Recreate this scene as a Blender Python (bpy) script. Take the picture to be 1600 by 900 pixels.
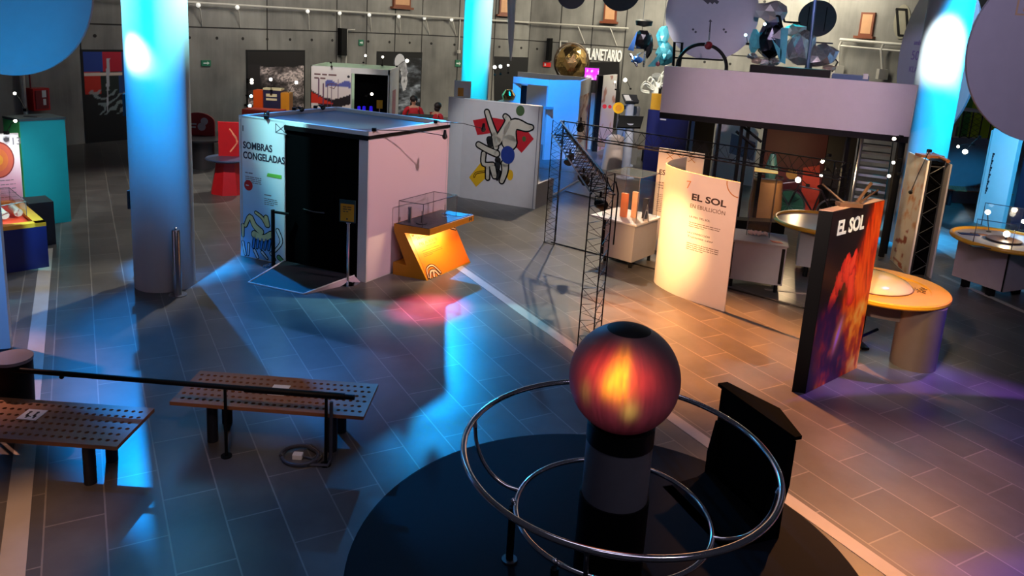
import bpy, bmesh, math, random
from mathutils import Vector, Matrix
import numpy as np
for o in list(bpy.data.objects): bpy.data.objects.remove(o)
SC = bpy.context.scene
COL = SC.collection
PI = math.pi
rng = random.Random(7)

# ------------------------------------------------------------------ camera
CAM_H, PITCH, ROLL, FPX, CX, CY = 4.0, 0.2165, 0.0595, 1203.0, 790.0, 298.0
_cp, _sp, _cr, _sr = math.cos(PITCH), math.sin(PITCH), math.cos(ROLL), math.sin(ROLL)
DN = np.array([-_sr*_cp, _cr*_cp, _sp])
FW = np.array([0, 0, 1.0]) - DN*DN[2]; FW /= np.linalg.norm(FW)
RM = np.stack([np.cross(DN, FW), FW, -DN])          # camera axes (right, down, forward) -> world
cam = bpy.data.cameras.new('camera'); cam_o = bpy.data.objects.new('camera', cam); COL.objects.link(cam_o)
R3 = Matrix([[RM[i][0], -RM[i][1], -RM[i][2]] for i in range(3)])
cam_o.matrix_world = Matrix.Translation((0, 0, CAM_H)) @ R3.to_4x4()
cam.sensor_width = 36; cam.lens = FPX*36/1600
cam.shift_x = (800-CX)/1600; cam.shift_y = (CY-450)/1600
cam.clip_end = 200
SC.camera = cam_o
SC.view_settings.view_transform = 'Standard'; SC.view_settings.look = 'None'
SC.view_settings.gamma = 1; SC.view_settings.use_curve_mapping = False
SC.view_settings.exposure = 0.0
SC.cycles.use_denoising = True
SC.cycles.sample_clamp_indirect = 4.0
SC.cycles.max_bounces = 8

# ------------------------------------------------------------------ world and lights
W = bpy.data.worlds.new('dim_hall'); SC.world = W; W.use_nodes = True
W.node_tree.nodes['Background'].inputs[0].default_value = (0.42, 0.42, 0.62, 1)
W.node_tree.nodes['Background'].inputs[1].default_value = 0.03
LIGHTS = []
def spot(name, loc, target, rgb, watts, deg, blend=0.3, r=0.08):
    l = bpy.data.lights.new(name, 'SPOT'); l.energy = watts; l.color = rgb
    l.spot_size = math.radians(deg); l.spot_blend = blend; l.shadow_soft_size = r
    o = bpy.data.objects.new(name, l); COL.objects.link(o); o.location = loc
    o.rotation_euler = (Vector(target)-Vector(loc)).to_track_quat('-Z', 'Y').to_euler()
    LIGHTS.append(o); return o
def area(name, loc, target, rgb, watts, sx, sy):
    l = bpy.data.lights.new(name, 'AREA'); l.energy = watts; l.color = rgb; l.shape = 'RECTANGLE'; l.size = sx; l.size_y = sy
    o = bpy.data.objects.new(name, l); COL.objects.link(o); o.location = loc
    o.rotation_euler = (Vector(target)-Vector(loc)).to_track_quat('-Z', 'Y').to_euler()
    LIGHTS.append(o); return o
BLUE = (0.03, 0.36, 1.0); CYAN = (0.02, 0.75, 1.0); WARM = (1.0, 0.56, 0.22); NEUT = (1.0, 0.9, 0.78); PINK = (1.0, 0.12, 0.3); VIO = (0.30, 0.13, 1.0)
# pillar washers
spot('pillar_washer', (-4.6, 8.8, 9.2), (-4.74, 10.16, 4.25), (0.0, 0.34, 1.0), 60000, 12.5, 1.0)
spot('pillar_washer', (-8.4, 9.9, 8.5), (-5.2, 10.45, 4.8), (0.35, 0.95, 1.0), 9000, 24, 0.9)
spot('pillar_washer', (-1.3, 11.3, 8.5), (-4.5, 10.6, 4.9), (0.35, 0.95, 1.0), 20000, 24, 0.9)
spot('pillar_washer', (-1.3, 20.8, 9.3), (-1.15, 22.6, 4.0), (0.0, 0.7, 1.0), 60000, 15, 1.0)
spot('pillar_washer', (1.6, 21.4, 8.0), (-0.85, 22.8, 4.0), (0.5, 0.9, 1.0), 6000, 20, 0.9)
spot('pillar_washer', (8.4, 13.2, 9.2), (8.5, 15.1, 3.2), (0.0, 0.42, 1.0), 45000, 17, 0.8)
spot('pillar_washer', (10.8, 13.6, 9.0), (8.7, 15.4, 4.2), (0.0, 0.85, 1.0), 9000, 24, 0.7)
spot('pillar_washer', (6.2, 11.8, 7.6), (8.3, 15.2, 3.9), (0.8, 0.95, 1.0), 13000, 12, 0.7)
# blue floor floods
spot('blue_flood', (-7.8, 15.5, 8.0), (-2.7, 9.0, 0), (0.0, 0.30, 1.0), 7000, 27, 0.35)
spot('blue_flood', (-1.6, 18.9, 5.0), (0.9, 8.8, 0), (0.0, 0.36, 1.0), 2300, 35, 0.8)
spot('blue_flood', (-9.4, 13.2, 8.0), (-5.5, 8.4, 0), (0.05, 0.36, 1.0), 2500, 19, 0.35)
spot('blue_flood', (-5.6, 5.2, 6.0), (-2.2, 5.1, 0), (0.0, 0.30, 1.0), 750, 24, 0.9)
spot('blue_flood', (1.0, 19.6, 6.0), (1.5, 23.2, 1.2), (0.0, 0.26, 1.0), 4200, 40, 0.5)
spot('blue_flood', (9.0, 19.0, 8.5), (9.6, 14.6, 0), (0.25, 0.62, 1.0), 9000, 44, 0.6)
spot('blue_flood', (8.8, 12.4, 6.5), (11.3, 17.6, 1.2), (0.03, 0.5, 1.0), 4200, 24, 0.5)
spot('blue_flood', (-4.5, 17.0, 7.5), (-3.5, 12.6, 1.9), (0.12, 0.36, 1.0), 1100, 34, 0.5)
spot('blue_flood', (-5.2, 6.0, 1.6), (-5.6, 8.6, 4.2), (0.0, 0.45, 1.0), 520, 50, 0.9)
spot('blue_flood', (1.6, 18.6, 5.6), (2.95, 17.3, 3.7), (0.0, 0.75, 1.0), 900, 44, 0.8)
spot('blue_flood', (6.2, 18.6, 5.6), (5.75, 17.0, 3.7), (0.0, 0.75, 1.0), 900, 46, 0.8)
spot('blue_flood', (-4.8, 5.8, 4.6), (-5.9, 8.0, 1.3), (0.02, 0.3, 1.0), 700, 26, 0.5)
spot('violet_spot', (3.0, 13.0, 6.5), (8.4, 18.0, 3.9), (0.55, 0.55, 1.0), 1400, 16, 0.6)  # added fill that lifts the lettered disc
# warm, pink, violet and neutral spots, some of them added fills
spot('warm_spot', (1.35, 9.7, 2.0), (2.45, 11.5, 0.85), (1.0, 0.56, 0.2), 900, 42, 1.0)
spot('warm_spot', (1.3, 9.2, 2.4), (2.8, 11.3, 1.1), (1.0, 0.5, 0.3), 260, 62, 0.8)
spot('warm_spot', (1.9, 12.0, 2.3), (2.9, 13.6, 1.0), (1.0, 0.5, 0.22), 260, 60, 0.8)
spot('warm_spot', (0.8, 13.6, 7.0), (2.9, 9.7, 0), (1.0, 0.33, 0.07), 21000, 32, 1.0)
spot('warm_spot', (5.6, 10.2, 6.5), (2.95, 5.9, 0), (1.0, 0.40, 0.12), 4600, 23, 1.0)
spot('warm_spot', (3.2, 6.2, 6.0), (4.9, 9.5, 0.9), (1.0, 0.70, 0.26), 1500, 22, 0.6)
spot('warm_spot', (2.2, 5.6, 3.4), (4.2, 8.7, 1.1), (1.0, 0.75, 0.6), 900, 36, 0.6)
spot('warm_spot', (-8.2, 9.0, 6.5), (-5.6, 7.0, 0), (1.0, 0.45, 0.30), 2400, 30, 0.6)
spot('warm_spot', (-3.4, 1.4, 5.0), (-3.5, 4.9, 0), (1.0, 0.48, 0.2), 1500, 17, 0.9)
spot('warm_spot', (6.6, 11.2, 4.2), (7.25, 13.5, 1.5), (1.0, 0.68, 0.36), 700, 34, 0.8)
spot('pink_spot', (1.8, 13.6, 6.8), (-0.95, 10.2, 0), (1.0, 0.06, 0.22), 30000, 9, 1.0)
spot('violet_spot', (7.8, 11.0, 7.0), (5.0, 7.5, 0), (0.42, 0.14, 1.0), 4200, 28, 0.6)
spot('violet_spot', (8.4, 8.2, 2.6), (5.55, 9.1, 0.4), (0.03, 0.03, 1.0), 1100, 18, 0.6)
spot('neutral_spot', (-4.2, 13.2, 7.0), (-5.6, 9.9, 0), (1.0, 0.92, 0.72), 1700, 26, 0.8)
spot('neutral_spot', (-4.2, 22.0, 8.0), (-6.8, 15.2, 0), (1.0, 0.95, 0.82), 4200, 46, 0.8)
spot('neutral_spot', (2.0, 19.5, 8.0), (1.6, 14.2, 0), (1.0, 0.82, 0.6), 7000, 40, 0.9)
spot('pink_spot', (3.2, 9.6, 7.5), (-1.5, 12.0, 1.3), (1.0, 0.62, 0.66), 1500, 22, 0.4)
spot('pink_spot', (2.6, 6.4, 6.6), (5.3, 15.0, 2.8), (1.0, 0.72, 0.80), 1900, 30, 0.8)  # added pinkish fill on the white parapet
spot('neutral_spot', (3.2, 17.8, 6.4), (3.7, 22.0, 0.9), (1.0, 0.92, 0.85), 1500, 34, 0.6)  # added fill for the dim exhibits at the back
spot('neutral_spot', (-5.6, 9.2, 4.2), (-3.85, 11.9, 1.75), (1.0, 0.93, 0.88), 1100, 17, 0.9)
spot('neutral_spot', (-6.4, 9.9, 3.6), (-8.3, 12.3, 1.25), (1.0, 0.95, 0.95), 330, 26, 0.8)  # added fill on the numbered panel
spot('warm_spot', (-1.6, 2.2, 5.6), (-2.3, 6.4, 0.45), (1.0, 0.60, 0.38), 420, 20, 0.9)  # added warm fill over the benches
spot('wall_spot', (9.3, 25.8, 8.6), (10.2, 27.2, 5.6), (1.0, 0.9, 0.66), 1800, 60, 0.9)
spot('neutral_spot', (-1.2, 12.4, 6.2), (-0.4, 16.9, 1.2), (0.95, 0.95, 1.0), 900, 26, 0.7)  # fill added in front of the painted wall
spot('neutral_spot', (2.4, 14.2, 5.6), (3.5, 20.5, 2.2), (1.0, 0.95, 0.88), 1300, 20, 0.7)  # added fill, as the robot and grey machine stay dark
spot('violet_spot', (3.6, 5.0, 5.6), (6.6, 9.5, 4.0), (0.80, 0.70, 1.0), 420, 40, 0.6)  # added fill on the disc at the right edge
spot('violet_spot', (2.8, 9.0, 6.6), (4.3, 17.4, 4.4), (0.78, 0.74, 1.0), 900, 15, 0.6)  # added fill on the disc over the platform
spot('neutral_spot', (-3.6, 17.6, 5.0), (-2.5, 21.5, 1.3), (1.0, 0.95, 0.9), 500, 26, 0.7)  # added fill on the two people
spot('neutral_spot', (-5.2, 17.0, 5.6), (-6.5, 21.0, 1.5), (1.0, 0.9, 0.8), 700, 22, 0.7)  # added fill on the orange kiosk
spot('neutral_spot', (-5.2, 19.0, 5.6), (-5.4, 24.2, 1.8), (1.0, 0.92, 0.85), 700, 24, 0.7)
spot('neutral_spot', (-6.2, 9.6, 4.4), (-8.0, 13.2, 1.1), (0.9, 1.0, 1.0), 650, 22, 0.8)  # fill added to brighten the teal cabinet
spot('neutral_spot', (9.6, 18.4, 5.6), (12.2, 21.6, 2.7), (1.0, 1.0, 0.8), 700, 28, 0.7)  # fill added to brighten the lime board
spot('violet_spot', (9.0, 6.0, 6.5), (5.6, 6.3, 0), (0.38, 0.28, 1.0), 1700, 42, 0.9)
spot('warm_spot', (6.6, 9.8, 6.0), (4.0, 6.9, 0), (1.0, 0.42, 0.18), 2200, 26, 0.9)
spot('neutral_spot', (-5.4, 12.9, 4.6), (-6.4, 16.2, 0.8), (1.0, 0.9, 0.85), 650, 34, 0.7)  # added fill on the fronts of the red tables
# general room light with added fills
area('wall_light', (-5.2, 22.5, 6.8), (-8.0, 27.5, 6.2), (1.0, 0.93, 0.82), 330, 6, 2)
area('wall_light', (6.0, 24.0, 7.4), (6.3, 30, 6.9), (1.0, 0.92, 0.72), 1500, 8, 2)
area('hall_fill', (0.5, 7, 10), (0.5, 8, 0), (0.80, 0.74, 0.95), 55, 3, 3)  # kept small and bright to put streaks on the chrome
area('hall_fill', (3.5, 1.5, 7), (1.5, 5, 0.6), (1.0, 0.85, 0.75), 18, 1.2, 0.4)
area('hall_fill', (2.5, 1.0, 8.0), (3.5, 15, 3), (0.78, 0.68, 0.95), 110, 6, 2)  # frontal fill added to lift the parapet and hanging discs

# ------------------------------------------------------------------ survey helpers: where a sight line meets the floor, a level or a plane
def ray(x, y): return RM @ np.array([x-CX, y-CY, FPX])
def G(x, y, z=0.0):
    r = ray(x, y); t = (z-CAM_H)/r[2]
    return Vector((r[0]*t, r[1]*t, z))
def PY(x, y, Y):
    r = ray(x, y)*(Y/ray(x, y)[1]); return Vector((r[0], r[1], CAM_H+r[2]))
def hgt(base, top):
    g = G(*base); r = ray(*top); t = math.hypot(g.x, g.y)/math.hypot(r[0], r[1]); return CAM_H+r[2]*t
def flat(v, z=0.0): return Vector((v[0], v[1], z))

# ------------------------------------------------------------------ materials
def lin(c):
    c = c/255.0
    return c/12.92 if c <= 0.04045 else ((c+0.055)/1.055)**2.4
_M = {}
def mat(name, rgb, rough=0.5, metal=0.0, es=0.0, ergb=None, trans=0.0, alpha=1.0, var=0.06, scale=6.0, bump=0.0, spec=None):
    if name in _M: return _M[name]
    m = bpy.data.materials.new(name); m.use_nodes = True; nt = m.node_tree; b = nt.nodes['Principled BSDF']
    c = (lin(rgb[0]), lin(rgb[1]), lin(rgb[2]), 1)
    b.inputs['Roughness'].default_value = rough; b.inputs['Metallic'].default_value = metal
    b.inputs['Base Color'].default_value = c
    if spec is not None: b.inputs['Specular IOR Level'].default_value = spec
    if trans: b.inputs['Transmission Weight'].default_value = trans; b.inputs['IOR'].default_value = 1.08
    if alpha < 1: b.inputs['Alpha'].default_value = alpha
    if es:
        e = ergb or rgb
        b.inputs['Emission Color'].default_value = (lin(e[0]), lin(e[1]), lin(e[2]), 1); b.inputs['Emission Strength'].default_value = es
    if var and not trans:
        tc = nt.nodes.new('ShaderNodeTexCoord'); n = nt.nodes.new('ShaderNodeTexNoise'); n.inputs['Scale'].default_value = scale; n.inputs['Detail'].default_value = 4
        mx = nt.nodes.new('ShaderNodeMix'); mx.data_type = 'RGBA'
        mx.inputs['A'].default_value = tuple(max(0, v*(1-var*2)) for v in c[:3])+(1,); mx.inputs['B'].default_value = tuple(min(1, v*(1+var*2)) for v in c[:3])+(1,)
        nt.links.new(tc.outputs['Object'], n.inputs['Vector']); nt.links.new(n.outputs['Fac'], mx.inputs['Factor']); nt.links.new(mx.outputs['Result'], b.inputs['Base Color'])
        if bump:
            bp = nt.nodes.new('ShaderNodeBump'); bp.inputs['Strength'].default_value = bump; bp.inputs['Distance'].default_value = 0.02
            nt.links.new(n.outputs['Fac'], bp.inputs['Height']); nt.links.new(bp.outputs['Normal'], b.inputs['Normal'])
    _M[name] = m; return m
def print_mat(name, rough=0.5, es=0.0):
    """a printed or projected picture: the colours come with the surface"""
    if name in _M: return _M[name]
    m = bpy.data.materials.new(name); m.use_nodes = True; nt = m.node_tree; b = nt.nodes['Principled BSDF']
    a = nt.nodes.new('ShaderNodeVertexColor'); a.layer_name = 'print'
    nt.links.new(a.outputs['Color'], b.inputs['Base Color']); b.inputs['Roughness'].default_value = rough
    if es:
        nt.links.new(a.outputs['Color'], b.inputs['Emission Color']); b.inputs['Emission Strength'].default_value = es
    _M[name] = m; return m
WHITE = mat('white_board', (225, 222, 222), 0.45, var=0.02)
OFFW = mat('off_white', (200, 196, 196), 0.5, var=0.03)
GREYW = mat('grey_panel', (150, 146, 150), 0.5, var=0.03)
BLACK = mat('black_paint', (6, 6, 8), 0.5, var=0.05, spec=0.2)
CLOTH = mat('black_cloth', (2, 2, 3), 0.9, var=0.1, spec=0.03)
DGREY = mat('dark_grey', (45, 46, 52), 0.5)
MGREY = mat('mid_grey', (95, 95, 100), 0.5)
STEEL = mat('brushed_steel', (170, 172, 178), 0.3, 1.0, var=0.03)
CHROME = mat('chrome', (235, 235, 240), 0.14, 1.0, var=0.0)
RED = mat('red_paint', (190, 22, 28), 0.4)
DRED = mat('dark_red_paint', (120, 16, 24), 0.5)
ORANGE = mat('orange_paint', (240, 90, 20), 0.45)
YEL = mat('yellow_paint', (230, 165, 15), 0.4)
AMBER = mat('amber_paint', (225, 150, 40), 0.4)
NAVY = mat('navy_paint', (14, 22, 84), 0.4)
TEAL = mat('teal_paint', (0, 138, 150), 0.5, var=0.03)
GREEN = mat('green_paint', (60, 150, 85), 0.5)
TGREEN = mat('table_green', (30, 100, 70), 0.5)
INK = mat('dark_ink', (40, 38, 48), 0.6, var=0)
GINK = mat('grey_ink', (120, 115, 125), 0.6, var=0)
def acrylic():
    m = bpy.data.materials.new('clear_acrylic'); m.use_nodes = True; nt = m.node_tree; nt.nodes.clear(); N = nt.nodes.new; L = nt.links.new
    o = N('ShaderNodeOutputMaterial'); mx = N('ShaderNodeMixShader'); tr = N('ShaderNodeBsdfTransparent'); gl = N('ShaderNodeBsdfGlossy'); lw = N('ShaderNodeLayerWeight')
    tr.inputs[0].default_value = (0.97, 0.98, 0.985, 1); gl.inputs['Roughness'].default_value = 0.05; lw.inputs['Blend'].default_value = 0.5
    pw = N('ShaderNodeMath'); pw.operation = 'POWER'; pw.inputs[1].default_value = 3.0; sc = N('ShaderNodeMath'); sc.operation = 'MULTIPLY_ADD'; sc.inputs[1].default_value = 0.35; sc.inputs[2].default_value = 0.03; L(lw.outputs['Facing'], pw.inputs[0]); L(pw.outputs[0], sc.inputs[0]); L(sc.outputs[0], mx.inputs[0]); L(tr.outputs[0], mx.inputs[1]); L(gl.outputs[0], mx.inputs[2]); L(mx.outputs[0], o.inputs[0]); return m
GLASS = acrylic()
GLOW = mat('lamp_glow', (255, 244, 220), 0.4, es=14)
GLOWB = mat('blue_lamp_glow', (190, 240, 255), 0.4, es=9)
SILV = mat('silver_foil', (205, 205, 205), 0.22, 0.8, var=0.2, scale=9, bump=0.6)
GOLD = mat('gold_foil', (235, 190, 120), 0.2, 1.0, var=0.15, scale=7, bump=0.7)
WOOD = mat('oiled_wood', (132, 86, 56), 0.42, var=0.12, scale=3)

# ------------------------------------------------------------------ building helpers
def root_loc(o):
    while o.parent: o = o.parent
    return Vector(o.location)
def tag(o, label=None, cat=None, group=None, kind=None):
    for k, v in (('label', label), ('category', cat), ('group', group), ('kind', kind)):
        if v: o[k] = v
    return o
def thing(name, loc, label, cat, group=None):
    o = bpy.data.objects.new(name, None); COL.objects.link(o); o.location = loc; o.empty_display_size = 0.1
    return tag(o, label, cat, group)
def basis_of(d):
    d = d.normalized(); a = Vector((0, 0, 1)) if abs(d.z) < 0.9 else Vector((1, 0, 0))
    x = d.cross(a).normalized(); return x, d.cross(x).normalized()
class MB:
    def __init__(s): s.v = []; s.f = []; s.c = None
    def add(s, vs, fs):
        n = len(s.v); s.v += [Vector(v) for v in vs]; s.f += [tuple(i+n for i in f) for f in fs]; return s
    def prism(s, base, vec):
        n = len(base); vec = Vector(vec); b = [Vector(p) for p in base]
        return s.add(b+[p+vec for p in b], [tuple(range(n-1, -1, -1)), tuple(range(n, 2*n))]+[(i, (i+1) % n, n+(i+1) % n, n+i) for i in range(n)])
    def box(s, lo, hi):
        x0, y0, z0 = lo; x1, y1, z1 = hi
        return s.prism([(x0, y0, z0), (x1, y0, z0), (x1, y1, z0), (x0, y1, z0)], (0, 0, z1-z0))
    def slab(s, a, b, t, z0, z1):
        """upright board from a to b (plan), thickness t to the left of a->b"""
        a = Vector((a[0], a[1], z0)); b = Vector((b[0], b[1], z0)); d = (b-a).normalized(); n = Vector((-d.y, d.x, 0))*t
        return s.prism([a, b, b+n, a+n], (0, 0, z1-z0))
    def tube(s, pts, r, n=8, closed=False, caps=True):
        pts = [Vector(p) for p in pts]; m = len(pts); rs = r if isinstance(r, (list, tuple)) else [r]*m
        rings = []; px = None
        for i, p in enumerate(pts):
            if closed: t = pts[(i+1) % m]-pts[i-1]
            else: t = pts[min(i+1, m-1)]-pts[max(i-1, 0)]
            t.normalize()
            if px is None: px, _ = basis_of(t)
            px = (px-t*px.dot(t)).normalized(); py = t.cross(px)
            rings.append([p+(px*math.cos(2*PI*k/n)+py*math.sin(2*PI*k/n))*rs[i] for k in range(n)])
        vs = [v for q in rings for v in q]; fs = []
        for i in range(m if closed else m-1):
            j = (i+1) % m
            fs += [(i*n+k, i*n+(k+1) % n, j*n+(k+1) % n, j*n+k) for k in range(n)]
        if not closed and caps: fs += [tuple(range(n-1, -1, -1)), tuple((m-1)*n+k for k in range(n))]
        return s.add(vs, fs)
    def cyl(s, p0, p1, r0, r1=None, n=24): return s.tube([p0, p1], [r0, r0 if r1 is None else r1], n)
    def lathe(s, prof, c=(0, 0, 0), n=32, arc=2*PI, a0=0.0):
        full = abs(arc-2*PI) < 1e-6; m = n if full else n+1; c = Vector(c)
        vs = [c+Vector((r*math.cos(a0+arc*k/n), r*math.sin(a0+arc*k/n), z)) for r, z in prof for k in range(m)]
        fs = []
        for i in range(len(prof)-1):
            for k in range(n): fs.append((i*m+k, i*m+(k+1) % m, (i+1)*m+(k+1) % m, (i+1)*m+k))
        if full:
            if prof[0][0] > 1e-5: fs.append(tuple(range(m-1, -1, -1)))
            if prof[-1][0] > 1e-5: fs.append(tuple((len(prof)-1)*m+k for k in range(m)))
        return s.add(vs, fs)
    def ball(s, c, r, nu=24, nv=14, sc=(1, 1, 1)):
        c = Vector(c); pr = [(math.sin(PI*i/nv), -math.cos(PI*i/nv)) for i in range(nv+1)]
        vs = [c+Vector((q*math.cos(2*PI*k/nu)*r*sc[0], q*math.sin(2*PI*k/nu)*r*sc[1], z*r*sc[2])) for q, z in pr for k in range(nu)]
        return s.add(vs, [(i*nu+k, i*nu+(k+1) % nu, (i+1)*nu+(k+1) % nu, (i+1)*nu+k) for i in range(nv) for k in range(nu)])
    def build(s, name, m, parent=None, smooth=False, label=None, cat=None, group=None, kind=None, bevel=0.0, at=None):
        if parent is None:
            xs = [v.x for v in s.v]; ys = [v.y for v in s.v]; off = Vector(at) if at else Vector(((min(xs)+max(xs))/2, (min(ys)+max(ys))/2, min(v.z for v in s.v)))
        else: off = root_loc(parent)
        me = bpy.data.meshes.new(name); me.from_pydata([v-off for v in s.v], [], s.f)
        bm = bmesh.new(); bm.from_mesh(me); bmesh.ops.remove_doubles(bm, verts=bm.verts, dist=1e-5)
        bmesh.ops.recalc_face_normals(bm, faces=bm.faces)
        if bevel: bmesh.ops.bevel(bm, geom=[e for e in bm.edges if len(e.link_faces) == 2 and e.calc_face_angle(0) > 0.6], offset=bevel, segments=2, affect='EDGES', profile=0.6)
        bm.to_mesh(me); bm.free()
        if smooth:
            for p in me.polygons: p.use_smooth = True
            me.set_sharp_from_angle(angle=math.radians(40))
        me.materials.append(m); o = bpy.data.objects.new(name, me); COL.objects.link(o)
        if parent is None: o.location = off
        else: o.parent = parent
        return tag(o, label, cat, group, kind)
def children(o): return [c for c in COL.objects if c.parent is o]
def copy_tree(o, parent=None):
    c = o.copy(); COL.objects.link(c); c.parent = parent
    for ch in children(o): copy_tree(ch, c)
    return c
class Pl:
    """a flat face: origin at its lower left as one looks at it, u to the right, v up, n towards the viewer"""
    def __init__(s, o, u, v=(0, 0, 1)):
        s.o = Vector(o); s.u = Vector(u).normalized(); v = Vector(v); s.v = (v-s.u*v.dot(s.u)).normalized(); s.n = s.u.cross(s.v)
    def pt(s, a, b, d=0.0): return s.o+s.u*a+s.v*b+s.n*d
    def pix(s, x, y):
        r = Vector(ray(x, y)); c = Vector((0, 0, CAM_H)); t = (s.o-c).dot(s.n)/r.dot(s.n); p = c+r*t-s.o
        return (p.dot(s.u), p.dot(s.v))
    def at(s, x, y, d=0.0): return s.pt(*s.pix(x, y), d)
    def poly(s, M, pts, d0=0.0, d1=0.004): return M.prism([s.pt(a, b, d0) for a, b in pts], s.n*(d1-d0))
    def rect(s, M, a0, b0, a1, b1, d0=0.0, d1=0.004): return s.poly(M, [(a0, b0), (a1, b0), (a1, b1), (a0, b1)], d0, d1)
    def ppoly(s, M, pix, d0=0.0, d1=0.004): return s.poly(M, [s.pix(*p) for p in pix], d0, d1)
    def disc(s, M, a, b, r, ry=None, d0=0.0, d1=0.004, n=28): return s.poly(M, [(a+r*math.cos(2*PI*k/n), b+(ry or r)*math.sin(2*PI*k/n)) for k in range(n)], d0, d1)
    def stroke(s, M, pts, w, d0=0.0, d1=0.004):
        for (a, b), (c, d) in zip(pts[:-1], pts[1:]):
            L = math.hypot(c-a, d-b) or 1e-6; x, y = -(d-b)/L*w/2, (c-a)/L*w/2; ex, ey = (c-a)/L*w*0.25, (d-b)/L*w*0.25
            s.poly(M, [(a-x-ex, b-y-ey), (c-x+ex, d-y+ey), (c+x+ex, d+y+ey), (a+x-ex, b+y-ey)], d0, d1)
    def lines(s, M, a, b, w, n, pitch, h, seed=1, d=0.003):
        """rows of small print, a word at a time"""
        r = random.Random(seed)
        for i in range(n):
            x = a; end = a+w*(1 if i < n-1 else r.uniform(0.4, 0.8))
            while x < end-h:
                L = min(r.uniform(1.5, 6)*h, end-x); s.rect(M, x, b-i*pitch, x+L, b-i*pitch+h*0.62, 0.0005, d); x += L+h*0.7
    def text(s, txt, a, b, size, m, parent, name='lettering', align='LEFT', d=0.003, sx=1.0, bold=0.0, u=None, label=None, th=0.003, fit=None):
        cu = bpy.data.curves.new(name, 'FONT'); cu.body = txt; cu.size = size; cu.align_x = align; cu.extrude = th/2; cu.offset = bold; cu.resolution_u = 3
        t = bpy.data.objects.new('tmp_text', cu); COL.objects.link(t); dg = bpy.context.evaluated_depsgraph_get()
        me = bpy.data.meshes.new_from_object(t.evaluated_get(dg)); bpy.data.objects.remove(t)
        me.name = name; off = root_loc(parent)
        if fit: sx = fit/max(1e-6, max(v.co.x for v in me.vertices)-min(v.co.x for v in me.vertices))
        for v in me.vertices: v.co = s.pt(a+v.co.x*sx, b+v.co.y, d+v.co.z)-off
        me.materials.clear(); me.materials.append(m); o = bpy.data.objects.new(name, me); COL.objects.link(o); o.parent = parent
        return tag(o, label)
    def art(s, a0, b0, w, h, nx, ny, func, name, m, parent, d=0.004, label=None, mask=None, **kw):
        """a print: func(x, y in 0..1) -> sRGB 0..255"""
        off = root_loc(parent) if parent else s.pt(a0+w/2, b0, d)
        vs = []; cs = []
        for j in range(ny+1):
            for i in range(nx+1):
                x, y = i/nx, j/ny; vs.append(s.pt(a0+w*x, b0+h*y, d)-off); cs.append(func(x, y))
        fs = [(j*(nx+1)+i, j*(nx+1)+i+1, (j+1)*(nx+1)+i+1, (j+1)*(nx+1)+i) for j in range(ny) for i in range(nx) if mask is None or mask((i+.5)/nx, (j+.5)/ny)]
        me = bpy.data.meshes.new(name); me.from_pydata(vs, [], fs)
        at = me.color_attributes.new('print', 'FLOAT_COLOR', 'POINT')
        for k, c in enumerate(cs): at.data[k].color = (lin(min(255, max(0, c[0]))), lin(min(255, max(0, c[1]))), lin(min(255, max(0, c[2]))), 1)
        me.materials.append(m); o = bpy.data.objects.new(name, me); COL.objects.link(o)
        if parent: o.parent = parent
        else: o.location = off
        return tag(o, label, **kw)
_perm = list(range(256)); random.Random(3).shuffle(_perm)
def vnoise(x, y):
    xi, yi = math.floor(x), math.floor(y); fx, fy = x-xi, y-yi
    h = lambda i, j: _perm[(_perm[(xi+i) & 255]+yi+j) & 255]/255
    fx, fy = fx*fx*(3-2*fx), fy*fy*(3-2*fy)
    return (h(0, 0)*(1-fx)+h(1, 0)*fx)*(1-fy)+(h(0, 1)*(1-fx)+h(1, 1)*fx)*fy
def fbm(x, y, o=4):
    t = 0; a = 0.5
    for _ in range(o): t += a*vnoise(x, y); x, y, a = x*2.03+11.3, y*2.03+5.7, a*0.5
    return t
def mixc(a, b, t):
    t = min(1, max(0, t)); return tuple(p+(q-p)*t for p, q in zip(a, b))
def ramp(stops, t):
    for (t0, c0), (t1, c1) in zip(stops[:-1], stops[1:]):
        if t <= t1: return mixc(c0, c1, (t-t0)/(t1-t0) if t1 > t0 else 0)
    return stops[-1][1]
def circle(c, r, z, n=64, a0=0.0, a1=2*PI, closed=True):
    return [Vector((c[0]+r*math.cos(a0+(a1-a0)*k/(n if closed else n-1)), c[1]+r*math.sin(a0+(a1-a0)*k/(n if closed else n-1)), z)) for k in range(n)]
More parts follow.
